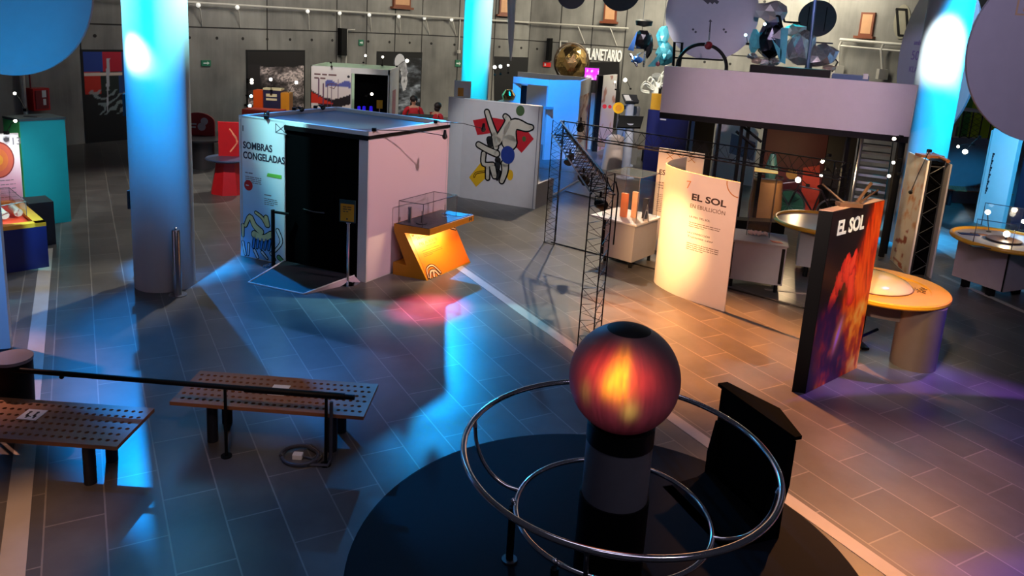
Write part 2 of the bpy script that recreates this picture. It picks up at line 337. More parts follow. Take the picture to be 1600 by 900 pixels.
# ------------------------------------------------------------------ the hall: floor, walls, columns
def floor_mat():
    m = bpy.data.materials.new('slate_tiles'); m.use_nodes = True; nt = m.node_tree; b = nt.nodes['Principled BSDF']; L = nt.links.new; N = nt.nodes.new
    tc = N('ShaderNodeTexCoord'); mp = N('ShaderNodeMapping'); mp.inputs['Rotation'].default_value = (0, 0, -math.radians(119.3)); L(tc.outputs['Object'], mp.inputs['Vector'])
    br = N('ShaderNodeTexBrick'); L(mp.outputs['Vector'], br.inputs['Vector'])
    br.inputs['Scale'].default_value = 1.0; br.inputs['Brick Width'].default_value = 0.95; br.inputs['Row Height'].default_value = 0.42
    br.inputs['Mortar Size'].default_value = 0.007; br.inputs['Mortar Smooth'].default_value = 0.2; br.inputs['Bias'].default_value = 0.0
    br.inputs['Color1'].default_value = (0.056, 0.054, 0.055, 1); br.inputs['Color2'].default_value = (0.086, 0.081, 0.079, 1); br.inputs['Mortar'].default_value = (0.17, 0.16, 0.15, 1)
    n = N('ShaderNodeTexNoise'); n.inputs['Scale'].default_value = 1.6; n.inputs['Detail'].default_value = 6; n.inputs['Roughness'].default_value = 0.6; L(mp.outputs['Vector'], n.inputs['Vector'])
    mx = N('ShaderNodeMix'); mx.data_type = 'RGBA'; mx.blend_type = 'MULTIPLY'; mx.inputs['Factor'].default_value = 1.0; r2 = N('ShaderNodeMapRange'); r2.inputs['From Min'].default_value = 0.3; r2.inputs['From Max'].default_value = 0.7; r2.inputs['To Min'].default_value = 0.72; r2.inputs['To Max'].default_value = 1.25; L(n.outputs['Fac'], r2.inputs['Value']); L(br.outputs['Color'], mx.inputs['A']); L(r2.outputs['Result'], mx.inputs['B']); L(mx.outputs['Result'], b.inputs['Base Color'])
    b.inputs['Roughness'].default_value = 0.31
    return m
def concrete(name, c0, c1, seams=True):
    m = bpy.data.materials.new(name); m.use_nodes = True; nt = m.node_tree; b = nt.nodes['Principled BSDF']; L = nt.links.new; N = nt.nodes.new
    tc = N('ShaderNodeTexCoord'); mp = N('ShaderNodeMapping'); mp.inputs['Scale'].default_value = (1.3, 1.3, 0.16); L(tc.outputs['Object'], mp.inputs['Vector'])
    n = N('ShaderNodeTexNoise'); n.inputs['Scale'].default_value = 1.5; n.inputs['Detail'].default_value = 7; n.inputs['Roughness'].default_value = 0.62; L(mp.outputs['Vector'], n.inputs['Vector'])
    n2 = N('ShaderNodeTexNoise'); n2.inputs['Scale'].default_value = 0.55; n2.inputs['Detail'].default_value = 5; L(tc.outputs['Object'], n2.inputs['Vector'])
    ad = N('ShaderNodeMath'); ad.operation = 'MULTIPLY_ADD'; ad.inputs[1].default_value = 0.6; L(n.outputs['Fac'], ad.inputs[0]); L(n2.outputs['Fac'], ad.inputs[2])
    cr = N('ShaderNodeMapRange'); cr.inputs['From Min'].default_value = 0.55; cr.inputs['From Max'].default_value = 1.05; L(ad.outputs['Value'], cr.inputs['Value'])
    mx = N('ShaderNodeMix'); mx.data_type = 'RGBA'; mx.inputs['A'].default_value = c0+(1,); mx.inputs['B'].default_value = c1+(1,); L(cr.outputs['Result'], mx.inputs['Factor'])
    L(mx.outputs['Result'], b.inputs['Base Color']); b.inputs['Roughness'].default_value = 0.75
    return m
CONC = concrete('raw_concrete', (0.11, 0.105, 0.10), (0.30, 0.29, 0.265))
PCONC = concrete('column_concrete', (0.28, 0.275, 0.275), (0.36, 0.36, 0.36))
SEAM = mat('joint_dark', (38, 36, 36), 0.8)
MB().box((-20, -2, -0.2), (22, 40, 0)).build('floor', floor_mat(), kind='structure', at=(0, 0, 0))
WP = [(-18, 3.0), (-14.6, 15.2), (-11.75, 21.1), (-6.5, 28.6), (-3.7, 31.2), (0.6, 32.6), (4.3, 30.7), (9.5, 27.6), (14.0, 22.5), (17.5, 14.0), (19.0, 4.0)]
def wall(name, idx):
    M = MB()
    for i in idx: M.slab(WP[i], WP[i+1], 0.3, 0, 9.5)
    return M.build(name, CONC, kind='structure')
wall('wall_left', range(0, 3)); wall('wall_back', range(3, 6)); wall('wall_right', range(6, 10))
SEG = []
for a, b in zip(WP[:-1], WP[1:]):
    a3 = Vector((a[0], a[1], 0)); b3 = Vector((b[0], b[1], 0)); SEG.append(Pl(a3, b3-a3))
SEGL = [(Vector(b)-Vector(a)).length for a, b in zip(WP[:-1], WP[1:])]
def wseg(x, y):
    for i, s in enumerate(SEG):
        if abs(s.n.dot(Vector(ray(x, y)))) < 1e-6: continue
        a, b = s.pix(x, y)
        r = Vector(ray(x, y))
        if -0.001 <= a <= SEGL[i]+0.001 and r.dot(s.n) < 0: return i
    return 4
# joints and tie holes of the formwork
J = MB()
for i in range(2, 7):
    s = SEG[i]; n = 3
    for k in range(n): s.rect(J, SEGL[i]*k/n-0.02, 0, SEGL[i]*k/n+0.02, 9.4, 0.0, 0.006)
    s.rect(J, 0, 3.25, SEGL[i], 3.29, 0.0, 0.006)
    a = 0.4
    while a < SEGL[i]:
        for z in (2.95, 5.2): s.disc(J, a, z, 0.05, d1=0.008, n=10)
        a += 0.95
J.build('trim_1', SEAM, kind='structure')
def column(c, r=0.41):
    M = MB(); M.lathe([(r, 0), (r, 9.5)], (c[0], c[1], 0), 48); o = M.build('column', PCONC, smooth=True, kind='structure'); return o
PL, PM, PR = (-4.85, 10.57), (-1.1, 23.0), (8.43, 15.5)
column(PL); column(PM); column(PR)
def strip(name, a, b, w, rgb):
    a = Vector((a[0], a[1], 0)); b = Vector((b[0], b[1], 0)); d = (b-a).normalized(); n = Vector((-d.y, d.x, 0))*w/2
    M = MB(); M.prism([a-n, b-n, b+n, a+n], (0, 0, 0.004)); M.build(name, rgb, kind='structure')
TAPE = mat('pale_floor_strip', (150, 146, 142), 0.4)
dl = Vector((-0.489, 0.872))
a = Vector((-3.3, 4.65)); strip('trim_2', a-dl*4, a+dl*8.2, 0.17, TAPE)
a = Vector((0.94, 9.21)); strip('trim_3', a-dl*8, a+dl*4.2, 0.15, TAPE)
strip('trim_4', G(1380, 392).xy, G(1330, 352).xy, 0.10, TAPE); strip('trim_5', G(1470, 430).xy, G(1640, 505).xy, 0.10, TAPE); strip('trim_6', G(1195, 452).xy, G(1260, 459).xy, 0.06, TAPE)
strip('trim_7', G(840, 262).xy, G(1000, 282).xy, 0.12, TAPE)

# openings with photographs, dark portal and doors on the wall
DARK = mat('dark_opening', (12, 11, 14), 0.7)
def on_wall(pixs, name, m, d0=0.0, d1=0.03, kind='structure', seg=None, parent=None, **kw):
    i = wseg(*pixs[0]) if seg is None else seg; M = MB(); SEG[i].ppoly(M, pixs, d0, d1); return M.build(name, m, parent, kind=kind if not parent else None, **kw), SEG[i]
def wall_photo(pixs, name, func, label, nx, ny, seg=None):
    """a photo mural set in the wall: pixs are its lower left and upper right"""
    i = wseg((pixs[0][0]+pixs[1][0])/2, pixs[1][1]) if seg is None else seg; s = SEG[i]
    a0, b0 = s.pix(*pixs[0]); a1, b1 = s.pix(*pixs[1]); a0, a1 = max(a0, 0.0), min(a1, SEGL[i])
    b0 = max(b0, 0.0)
    t = thing(name, s.pt((a0+a1)/2, b0, 0.02), label, 'mural')
    M = MB(); s.rect(M, a0-0.06, b0, a1+0.06, b1+0.06, 0.0, 0.02); M.build('backing_board', DARK, t)
    s.art(a0, b0, a1-a0, b1-b0, nx, ny, func, 'photo_print', print_mat('matt_print', 0.6), t, d=0.024); return t
def moon(x, y):
    v = fbm(x*5+3, y*9, 5); k = vnoise(x*42, y*70)
    if y > 0.88-0.12*fbm(x*3, 1): return (28, 24, 26)
    if x < 0.2+0.1*vnoise(y*5, 2) and y > 0.5: return (38, 33, 36)
    return mixc((34, 29, 31), (235, 215, 212), (v*2.2-0.5)*(0.25+1.1*k))
def lunar(x, y):
    if y > 0.93 or x < 0.35 and y > 0.6: return (10, 10, 13)
    v = fbm(x*4, y*14+3, 4); v2 = fbm(x*10+1, y*30, 3)
    return mixc((16, 18, 24), (200, 210, 225), (v*0.8+v2*0.8-0.5)*1.9*(0.45+0.5*(1-y)))
def rocket(x, y):
    c = (10, 11, 14)
    if y > 0.78: c = (28, 62, 150) if x < 0.33 else ((190, 14, 48) if x < 0.66 else (30, 60, 130))
    elif y > 0.54: c = (200, 40, 22) if x < 0.27 else ((20, 34, 30) if x < 0.6 else (30, 64, 120))
    if 0.74 < y < 0.775 and x < 0.66: c = (226, 205, 190)
    if y < 0.58 and y > 0.3:
        q = abs(math.sin(26*fbm(x*2.2, y*3.2, 3))); c = mixc(c, (150, 165, 165), (1.0 if q > 0.86 else 0)*0.85) if abs(x-0.55) < 0.5-(0.58-y)*0.5 else c
    if abs(x-0.42+0.1*(0.9-y)) < 0.028*(1 if y > 0.62 else 0.45) and 0.34 < y < 0.93: c = (188, 190, 198)
    return c
wall_photo(((137, 224), (218, 81)), 'rocket_wall_mural', rocket, 'dark wall mural of a white rocket on smoke, beside the left blue column', 60, 90, seg=2)
wall_photo(((388, 206), (474, 81)), 'moon_surface_mural', moon, 'grey rocky moon surface mural on the concrete wall behind the orange kiosk', 130, 130)
wall_photo(((588, 200), (659, 84)), 'astronaut_moon_mural', lunar, 'dark mural of a white astronaut on the moon, behind the two people in red', 90, 120)
# the astronaut printed on it
am = [o for o in COL.objects if o.name.startswith('astronaut_moon_mural')][0]; s = SEG[wseg(621, 100)]; M = MB()
for p, r_ in (((624, 96), .3), ((629, 104), .22), ((631, 113), .2)): s.disc(M, *s.pix(*p), r_*.8, r_, .026, .030, 16)
for q in ([(630, 114), (628, 128), (631, 140)], [(632, 114), (634, 126), (632, 136)], [(626, 102), (619, 110)], [(631, 104), (635, 114)]): s.stroke(M, [s.pix(*p) for p in q], .13, .026, .03)
M.build('astronaut_print', mat('astronaut_white', (205, 205, 212), .6), am)
door = MB(); SEG[4].ppoly(door, [(772, 190), (838, 196), (838, 90), (772, 88)], 0.0, 0.02); door.build('doorway_shade_1', DARK, kind='structure')  # flat dark sheet, the shade of an opening put into its colour
s = SEG[wseg(940, 98)]
door = MB(); s.ppoly(door, [(914, 214), (968, 214), (968, 97), (914, 97)], 0.0, 0.03); door.build('doorway_shade_2', DARK, kind='structure')  # portal drawn as a dark sheet, its unlit depth is only colour
# planetarium sign
a, b = s.pix(915, 92); a2, _ = s.pix(971, 96)
t = thing('planetarium_sign', s.pt((a+a2)/2, b, 0.05), 'white raised letters reading PLANETARIO above the dark portal', 'sign')
k = s.text('PLANETARIO', a, b, 0.62, mat('sign_white', (235, 232, 225), 0.4, es=0.25), t, d=0.05, th=0.06, bold=0.012, fit=a2-a)
# small brown window boxes high on the wall
BRN = mat('brown_window_frame', (120, 62, 36), 0.5); PANE = mat('window_blind', (200, 150, 110), 0.6)
wn = 0
for (x0, y0, x1, y1) in [(613, -22, 640, 10), (779, -20, 797, 22), (944, 0, 966, 33), (1343, 20, 1370, 56)]:
    i = wseg((x0+x1)/2, (y0+y1)/2); s = SEG[i]; a0, b0 = s.pix(x0, y1); a1, b1 = s.pix(x1, y0); wn += 1
    M = MB(); s.rect(M, a0, b0, a1, b1, 0.0, 0.12); f = M.build('window_%d' % wn, BRN, kind='structure')
    M = MB(); s.rect(M, a0+0.06, b0+0.08, a1-0.06, b1-0.06, 0.12, 0.125); M.build('blind', PANE, f)
    M = MB(); s.rect(M, a0-0.1, b0-0.08, a1+0.08, b0, 0.0, 0.22); M.build('window_sill', BRN, f)
i = wseg(1410, 40); s = SEG[i]; ov = [s.pix(1410+13*math.cos(2*PI*k/28)+(math.sin(2*PI*k/28))*3, 34-27*math.sin(2*PI*k/28)) for k in range(28)]
M = MB(); s.poly(M, ov, 0, 0.03); f = M.build('window_5', mat('niche', (150, 145, 128), 0.7), kind='structure')
M = MB(); pq = [(1402, 14), (1417, 15), (1419, 56), (1405, 55)]
for p, q in zip(pq, pq[1:]+pq[:1]): s.stroke(M, [s.pix(*p), s.pix(*q)], 0.06, 0.03, 0.06)
M.build('window_frame', BLACK, f)
# rail along the wall with brackets and small lamps
RP = []
for x, y in [(150, -8), (290, 2), (400, 8), (528, 17), (640, 25), (727, 32), (830, 39), (985, 48)]:
    s = SEG[wseg(x, y)]; a, b = s.pix(x, y); RP.append(s.pt(a, 4.0, 0.22))
RP2 = [SEG[wseg(x, y)].pt(SEG[wseg(x, y)].pix(x, y)[0], z, 0.25) for x, y, z in [(1318, 64, 4.05), (1418, 74, 4.0), (1530, 82, 4.0)]]
RAILM = mat('pale_rail', (190, 186, 178), 0.4)
t = thing('wall_rail', RP[3], 'long pale lighting rail across the concrete back wall, left of the mirrored model', 'rail')
M = MB(); M.tube(RP, 0.035, 8); M.build('rail_tube', RAILM, t)
for x, y in [(302, 9), (363, 12), (473, 18), (523, 22), (571, 25), (617, 28), (661, 31), (703, 34), (905, 52), (955, 55)]:
    s = SEG[wseg(x, y)]; a, b = s.pix(x, y); M = MB(); M.tube([s.pt(a, 4.0, 0.22), s.pt(a+0.1, 3.8, 0.2), s.pt(a+0.28, 3.3, 0.01)], 0.018, 6); M.build('bracket', RAILM, t)
    if x < 710: M = MB(); M.ball(s.pt(a, 3.93, 0.26), 0.07, 10, 8); M.build('bulb', mat('rail_bulb', (240, 238, 230), 0.4, es=0.6), t)
s = SEG[wseg(717, 35)]; a, b = s.pix(717, 34); _, b2 = s.pix(716, 78); M = MB(); M.tube([s.pt(a, 4.0, 0.2), s.pt(a, b2, 0.2)], 0.025, 6); M.tube([s.pt(a, b2, 0.2), s.pt(a, b2-0.12, 0.2)], 0.07, 8); M.build('drop_pipe', RAILM, t)
t = thing('wall_rail', RP2[1], 'pale double rail on the wall above the right end of the raised platform', 'rail')
M = MB(); M.tube(RP2, 0.05, 8); M.build('rail_tube', RAILM, t); M = MB(); M.tube([p+Vector((0, 0, -0.2)) for p in RP2], 0.03, 8); M.build('lower_tube', RAILM, t)
for x, y, x2, y2 in [(1320, 68, 1314, 108), (1385, 75, 1383, 114)]:
    s = SEG[wseg(x, y)]; a, _ = s.pix(x, y); a2, b2 = s.pix(x2, y2); M = MB(); M.tube([s.pt(a, 4.0, 0.25), s.pt(a-0.05, 3.8, 0.25), s.pt(a2, b2, 0.2)], 0.04, 8); M.box((s.pt(a2, b2, 0.2)-Vector((0.15, 0.1, 0.2))), (s.pt(a2, b2, 0.2)+Vector((0.15, 0.1, 0.12)))); M.build('drop_pipe', RAILM, t)
# exit signs, black loudspeaker columns
def wall_box(name, pix, m, label, cat, d=0.12, group=None):
    x0, y0, x1, y1 = pix; s = SEG[wseg((x0+x1)/2, (y0+y1)/2)]; a0, b0 = s.pix(x0, y1); a1, b1 = s.pix(x1, y0)
    M = MB(); s.rect(M, a0, b0, a1, b1, 0.0, d); return M.build(name, m, label=label, cat=cat, group=group), s, (a0, b0, a1, b1)
EXG = mat('exit_green', (30, 105, 75), 0.5, es=0.12)
for pix, lb in [((314, 94, 328, 103), 'small green exit sign on the wall right of the left blue column'), ((560, 62, 567, 71), 'small green exit sign right of the black wall loudspeaker'), ((711, 94, 721, 104), 'small green exit sign just left of the middle blue column')]:
    o, s, (a0, b0, a1, b1) = wall_box('exit_sign', pix, EXG, lb, 'sign', 0.05)
    M = MB(); s.stroke(M, [(a0+(a1-a0)*.2, (b0+b1)/2), (a0+(a1-a0)*.75, (b0+b1)/2)], (b1-b0)*.22, 0.05, 0.054); s.poly(M, [(a0+(a1-a0)*.6, b0+(b1-b0)*.2), (a0+(a1-a0)*.85, (b0+b1)/2), (a0+(a1-a0)*.6, b0+(b1-b0)*.8)], 0.05, 0.054); M.build('arrow', mat('sign_white2', (225, 235, 228), 0.5), o)
wall_box('loudspeaker', (527, 44, 536, 86), BLACK, 'tall black loudspeaker column on the wall joint above the pod booth', 'loudspeaker', 0.3)
wall_box('loudspeaker', (857, 60, 864, 94), BLACK, 'tall black loudspeaker column on the wall left of the gold ball', 'loudspeaker', 0.3)
o, s, (a0, b0, a1, b1) = wall_box('fire_sign', (849, 98, 861, 104), mat('sign_red', (200, 40, 36), 0.5, es=0.2), 'small red fire sign under the loudspeaker by the gold ball', 'sign', 0.05)
M = MB(); s.rect(M, a0+(a1-a0)*.2, b0+(b1-b0)*.25, a0+(a1-a0)*.4, b0+(b1-b0)*.8, 0.05, 0.055); M.build('pictogram', WHITE, o)
def pipe(pixs, label, r=0.03):
    pts = []
    for x, y in pixs: s = SEG[wseg(x, y)]; pts.append(s.pt(*s.pix(x, y), 0.2))
    M = MB(); M.tube(pts, r, 8); M.build('wall_pipe', RAILM, label=label, cat='pipe')
pipe([(550, 46), (538, 46), (536, 98)], 'pale bent pipe beside the black wall loudspeaker'); pipe([(890, 65), (879, 64), (877, 98)], 'pale bent pipe above the gold ball')
# fire hose cabinet
o, s, (a0, b0, a1, b1) = wall_box('fire_hose_cabinet', (43, 136, 66, 172), RED, 'red fire hose cabinet on the wall above the teal cabinet', 'cabinet', 0.28)
M = MB(); s.rect(M, a0+0.05, b0+0.05, a1-0.05, b1-0.05, 0.28, 0.30); dd = M.build('door', DRED, o)
M = MB(); s.rect(M, a0+(a1-a0)*.55, b0+0.14, a0+(a1-a0)*.72, b0+0.3, 0.30, 0.306); s.rect(M, a0+(a1-a0)*.5, b0+0.34, a0+(a1-a0)*.75, b0+0.52, 0.30, 0.306); M.build('notice', WHITE, dd)
M = MB(); M.tube([s.pt(a0+0.06, b1, 0.1), s.pt(a0+0.05, b1+0.5, 0.1)], 0.02, 6); M.build('feed_pipe', DRED, o)
M = MB(); M.tube([s.pt(a0-0.12, b0-0.2, 0.1), s.pt(a0-0.14, b1+0.6, 0.1)], 0.06, 8); M.build('wall_pipe', RAILM, label='thick pale pipe left of the red fire hose cabinet', cat='pipe')
# ------------------------------------------------------------------ foreground: globe exhibit, rails, console, benches
GC = Vector((0.93, 5.06, 0))
M = MB(); M.lathe([(1.95, 0.0), (1.95, 0.015), (1.93, 0.02), (0.0, 0.02)], GC, 96)
M.build('round_floor_mat', mat('navy_carpet', (7, 8, 15), 0.8, var=0.15, scale=20, spec=0.15), label='large round dark mat on the floor under the glowing globe', cat='mat')
t = thing('sun_globe', GC+Vector((0, 0, 0.02)), 'glowing globe with fiery orange surface on a grey and black pedestal', 'globe')
M = MB(); M.lathe([(0.255, 0.02), (0.255, 0.66)], GC, 48); M.build('pedestal_base', BLACK, t, True)
M = MB(); M.lathe([(0.24, 0.66), (0.24, 1.10)], GC, 48); M.build('pedestal_sleeve', mat('grey_sleeve', (98, 98, 106), 0.5), t, True, label='grey middle sleeve')
M = MB(); M.lathe([(0.243, 1.10), (0.243, 1.24), (0.20, 1.27)], GC, 48); cl = M.build('collar', BLACK, t, True)
M = MB(); M.tube([GC+Vector((0.22, 0.13, 0.66)), GC+Vector((0.235, 0.14, 1.0)), GC+Vector((0.22, 0.12, 1.3))], 0.012, 8); M.build('cable', STEEL, t, True)
gz = 1.585; gr = 0.392; gc = GC+Vector((-0.01, 0, gz)); nu, nv = 144, 96
vs = []; cs = []
for j in range(nv+1):
    th = PI*j/nv
    for k in range(nu):
        an = 2*PI*k/nu; vs.append(Vector((gr*math.sin(th)*math.cos(an), gr*math.sin(th)*math.sin(an), gr*math.cos(th))))
        da = ((an-(-PI/2-0.25)+PI) % (2*PI))-PI      # angle from the projected flare
        la = PI/2-th
        st = .35*fbm(an*9, la*2.2+4, 4)+.75*fbm(an*30, la*2.5+1, 3); st2 = fbm(an*26+5, la*3, 3); st3 = fbm(an*4, la*1.5, 2)
        g = math.exp(-((da+0.05)/0.54)**2-((la-0.44)/0.36)**2)*(0.36+1.0*st)
        core = math.exp(-((da-0.03-0.15*(st3-.5))/0.18)**2-((la-0.46)/0.33)**2)*(0.30+1.15*st2)
        core2 = 0.8*math.exp(-((da+0.16)/0.16)**2-((la-0.30)/0.22)**2)*(0.35+1.0*st2)
        low = math.exp(-((da-0.22)/0.13)**2-((la+0.12)/0.2)**2)*(0.3+st)*0.42+math.exp(-((da+0.62)/0.12)**2-((la-0.02)/0.2)**2)*st*0.25
        glow = math.exp(-(da/1.0)**2-((la-0.05)/0.62)**2)*0.16*(0.5+st)
        col = Vector((0.0, 0.0, 0.0)); col += Vector((1.0, 0.045, 0.03))*g*0.85; col += Vector((1.0, 0.40, 0.0))*(core+core2)*1.25; col += Vector((0.55, 0.42, 0.06))*low; col += Vector((0.5, 0.06, 0.10))*glow
        if th < 0.42: col *= max(0, (th-0.30)/0.12)
        cs.append(col)
fs = [(j*nu+k, j*nu+(k+1) % nu, (j+1)*nu+(k+1) % nu, (j+1)*nu+k) for j in range(nv) for k in range(nu)]
me = bpy.data.meshes.new('globe'); off = root_loc(t); me.from_pydata([v+gc-off for v in vs], [], fs)
at = me.color_attributes.new('glow', 'FLOAT_COLOR', 'POINT')
for k, c in enumerate(cs): at.data[k].color = (c.x, c.y, c.z, 1)
for p in me.polygons: p.use_smooth = True
m = bpy.data.materials.new('projected_sun'); m.use_nodes = True; nt = m.node_tree; b = nt.nodes['Principled BSDF']
b.inputs['Base Color'].default_value = (0.055, 0.040, 0.050, 1); b.inputs['Roughness'].default_value = 0.55
va = nt.nodes.new('ShaderNodeVertexColor'); va.layer_name = 'glow'; nt.links.new(va.outputs['Color'], b.inputs['Emission Color']); b.inputs['Emission Strength'].default_value = 1.45
me.materials.append(m); o = bpy.data.objects.new('globe', me); COL.objects.link(o); o.parent = t; o['label'] = 'purple globe with orange glow'
M = MB(); M.lathe([(gr*math.sin(q)*1.004, gr*math.cos(q)*1.004) for q in [0.40-0.04*k for k in range(11)]], gc, 48); cp = M.build('top_cap', mat('black_cap', (5, 6, 10), 0.6, spec=0.15), t, True, label='black cap')
M = MB(); M.ball(gc+Vector((0.02, -0.02, gr+0.003)), 0.006, 8, 6); M.build('screw', CHROME, cp)

t = thing('ring_guard_rail', GC+Vector((0, 0, 0.02)), 'chrome guard rail of two rings around the glowing globe', 'railing')
RC = Vector((0.93, 5.05, 0)); ZO, RO, ZI, RI = 1.0, 1.123, 0.5, 0.717
M = MB(); M.tube(circle(RC, RO, ZO, 128), 0.022, 12, True); M.build('outer_ring', CHROME, t, True)
M = MB(); M.tube(circle(RC, RI, ZI, 96), 0.019, 12, True); M.build('inner_ring', CHROME, t, True)
def polar(a, r, z): return RC+Vector((r*math.cos(a), r*math.sin(a), z))
for deg in (163, 73, -17, -107):
    a = math.radians(deg); pts = []
    for k in range(13):
        q = PI/2*k/12; pts.append(polar(a, RI+(RO-RI-0.02)*math.cos(q)**0.9 if k < 12 else RI, ZI+0.005+(ZO-ZI-0.03)*(1-math.sin(q))))
    M = MB(); M.tube(pts, 0.015, 10); M.tube([polar(a, RO-0.02, ZO-0.045), polar(a, RO-0.01, ZO-0.01)], 0.02, 10); st = M.build('curved_strut', CHROME, t, True)
for deg in (176, 78, -128):
    a = math.radians(deg); M = MB(); M.tube([polar(a, RI+0.02, 0.02), polar(a, RI+0.02, ZI-0.03)], 0.028, 12); po = M.build('post', BLACK, t, True)
    M = MB(); M.tube([polar(a, RI+0.02, ZI-0.03), polar(a, RI+0.02, ZI+0.012)], [0.014, 0.012], 10); M.ball(polar(a, RI+0.02, ZI+0.02), 0.022, 10, 8); M.build('post_cap', CHROME, po, True)
    M = MB(); M.tube([polar(a, RI+0.02, 0.02), polar(a, RI+0.02, 0.03)], 0.06, 16); M.build('foot_plate', DGREY, po)
# black curved console
C1, C2 = Vector((2.39, 5.55, 0)), Vector((2.06, 6.38, 0)); w = (C2-C1).normalized(); p = Vector((-w.y, w.x, 0)); Lw = (C2-C1).length; zt = 0.95
MBLK = mat('matt_black', (4, 4, 5), 0.85, var=0.05, spec=0.06); t = thing('black_console', (C1+C2)/2, 'black curved console standing at the right of the glowing globe', 'console')
sidep = Pl(C2, p); prof = [(0.0, zt-0.06), (0.0, 0.62)]
prof += [sidep.pix(*q) for q in [(1135, 670), (1125, 709), (1107, 733), (1089, 745), (1065, 752)]]
prof = [(max(a, 0.0), b) for a, b in prof]; lastp = prof[-1]; prof.append((lastp[0]+0.12, lastp[1]-0.02))
back = [(a+0.02, b-0.035) if i > 2 else (a-0.03, b) for i, (a, b) in enumerate(prof)]
M = MB()
for i in range(len(prof)-1):
    q = [prof[i], prof[i+1], back[i+1], back[i]]
    M.prism([C1+p*a+Vector((0, 0, b)) for a, b in q], w*Lw)
M.build('curved_shell', MBLK, t, True)
M = MB(); K = Vector((2.42, 5.98, 0)); fl = [C1-p*0.05-w*0.03, K, C2-p*0.05+w*0.03, C2+p*0.05+w*0.03, C1+p*0.02-w*0.03]
M.prism([v+Vector((0, 0, zt-0.03)) for v in fl], (0, 0, 0.03)); M.build('top_flange', MBLK, t)
M = MB(); M.prism([C1+Vector((0, 0, 0.02)), K-p*-0.03+Vector((0, 0, 0.02)), C2+Vector((0, 0, 0.02)), C2+p*0.03+Vector((0, 0, 0.02)), C1+p*0.03+Vector((0, 0, 0.02))], (0, 0, zt-0.05)); M.build('back_panel', MBLK, t)
M = MB(); M.prism([C1+p*a+Vector((0, 0, b)) for a, b in [(0, 0.02), (lastp[0]+0.1, 0.02), (lastp[0]+0.1, lastp[1]-0.06), (0.2, lastp[1]+0.02), (0.08, 0.62), (0, 0.62)]], w*0.04); M.build('side_panel', MBLK, t)
M = MB(); M.prism([C2-w*0.04+p*a+Vector((0, 0, b)) for a, b in [(0, 0.02), (0.10, 0.02), (0.10, 0.30), (0.05, 0.6), (0, 0.6)]], w*0.04); M.build('side_panel', MBLK, t)
M = MB(); e = lastp[0]; M.prism([C1+p*(e+0.05)+Vector((0, 0, 0.02)), C2+p*(e+0.05)+Vector((0, 0, 0.02)), C2+p*(e+0.2)+Vector((0, 0, 0.02)), C1+p*(e+0.2)+Vector((0, 0, 0.02))], (0, 0, lastp[1]-0.08)); M.build('front_box', MBLK, t)
M = MB(); hp = C1+p*0.012+w*0.25+Vector((0, 0, 0.52)); M.tube([hp, hp+w*0.07+Vector((0, 0, 0.09))], 0.006, 6); M.build('handle', DGREY, t)

# perforated wooden benches
BL, BW, BT, BH = 1.78, 0.64, 0.035, 0.45
def bench_top():
    """one slat board with rows of round holes"""
    nx, ny, hr = 26, 6, 0.0165; mg = 0.035; dx, dy = (BL-2*mg)/nx, (BW-2*mg)/ny; bm = bmesh.new(); n = 8
    for iz, z in ((0, 0.0), (1, -BT)):
        for i in range(nx):
            for j in range(ny):
                x0, y0 = -BL/2+mg+i*dx, -BW/2+mg+j*dy; cx, cy = x0+dx*(0.28 if j % 2 else 0.72), y0+dy/2
                sq = [(x0+dx, y0+dy/2), (x0+dx, y0+dy), (x0+dx/2, y0+dy), (x0, y0+dy), (x0, y0+dy/2), (x0, y0), (x0+dx/2, y0), (x0+dx, y0)]
                O = [bm.verts.new((a, b, z)) for a, b in sq]; I = [bm.verts.new((cx+hr*1.15*math.cos(2*PI*k/n), cy+hr*1.15*math.sin(2*PI*k/n), z)) for k in range(n)]
                for k in range(n): bm.faces.new([O[k], O[(k+1) % n], I[(k+1) % n], I[k]])
                if iz == 0:
                    I2 = [bm.verts.new((v.co.x, v.co.y, -BT)) for v in I]
                    for k in range(n): bm.faces.new([I[k], I[(k+1) % n], I2[(k+1) % n], I2[k]])
        for (x0, y0, x1, y1) in [(-BL/2, -BW/2, BL/2, -BW/2+mg), (-BL/2, BW/2-mg, BL/2, BW/2), (-BL/2, -BW/2+mg, -BL/2+mg, BW/2-mg), (BL/2-mg, -BW/2+mg, BL/2, BW/2-mg)]:
            bm.faces.new([bm.verts.new(q) for q in [(x0, y0, z), (x1, y0, z), (x1, y1, z), (x0, y1, z)]])
    c = [(-BL/2, -BW/2), (BL/2, -BW/2), (BL/2, BW/2), (-BL/2, BW/2)]
    for k in range(4):
        a, b = c[k], c[(k+1) % 4]; bm.faces.new([bm.verts.new(q) for q in [(*a, 0), (*a, -BT), (*b, -BT), (*b, 0)]])
    bmesh.ops.remove_doubles(bm, verts=bm.verts, dist=1e-5); bmesh.ops.recalc_face_normals(bm, faces=bm.faces)
    me = bpy.data.meshes.new('bench_top'); bm.to_mesh(me); bm.free(); me.materials.append(WOOD); return me
BLEG = mat('bench_leg_steel', (40, 44, 56), 0.35, 0.6)
root = thing('bench', (0, 0, 0), 'x', 'bench', 'perforated wooden benches')
o = bpy.data.objects.new('bench_top', bench_top()); COL.objects.link(o); o.parent = root; o.location = (0, 0, BH)
for sx in (-1, 1):
    for sy in (-1, 1):
        M = MB(); M.tube([(sx*0.565, sy*0.17, 0), (sx*0.565, sy*0.17, BH-BT-0.012)], 0.05, 20); lg = M.build('leg', BLEG, root, True)
    M = MB(); M.box((sx*0.565-0.03, -0.28, BH-BT-0.012), (sx*0.565+0.03, 0.28, BH-BT)); M.build('cross_plate', BLEG, root)
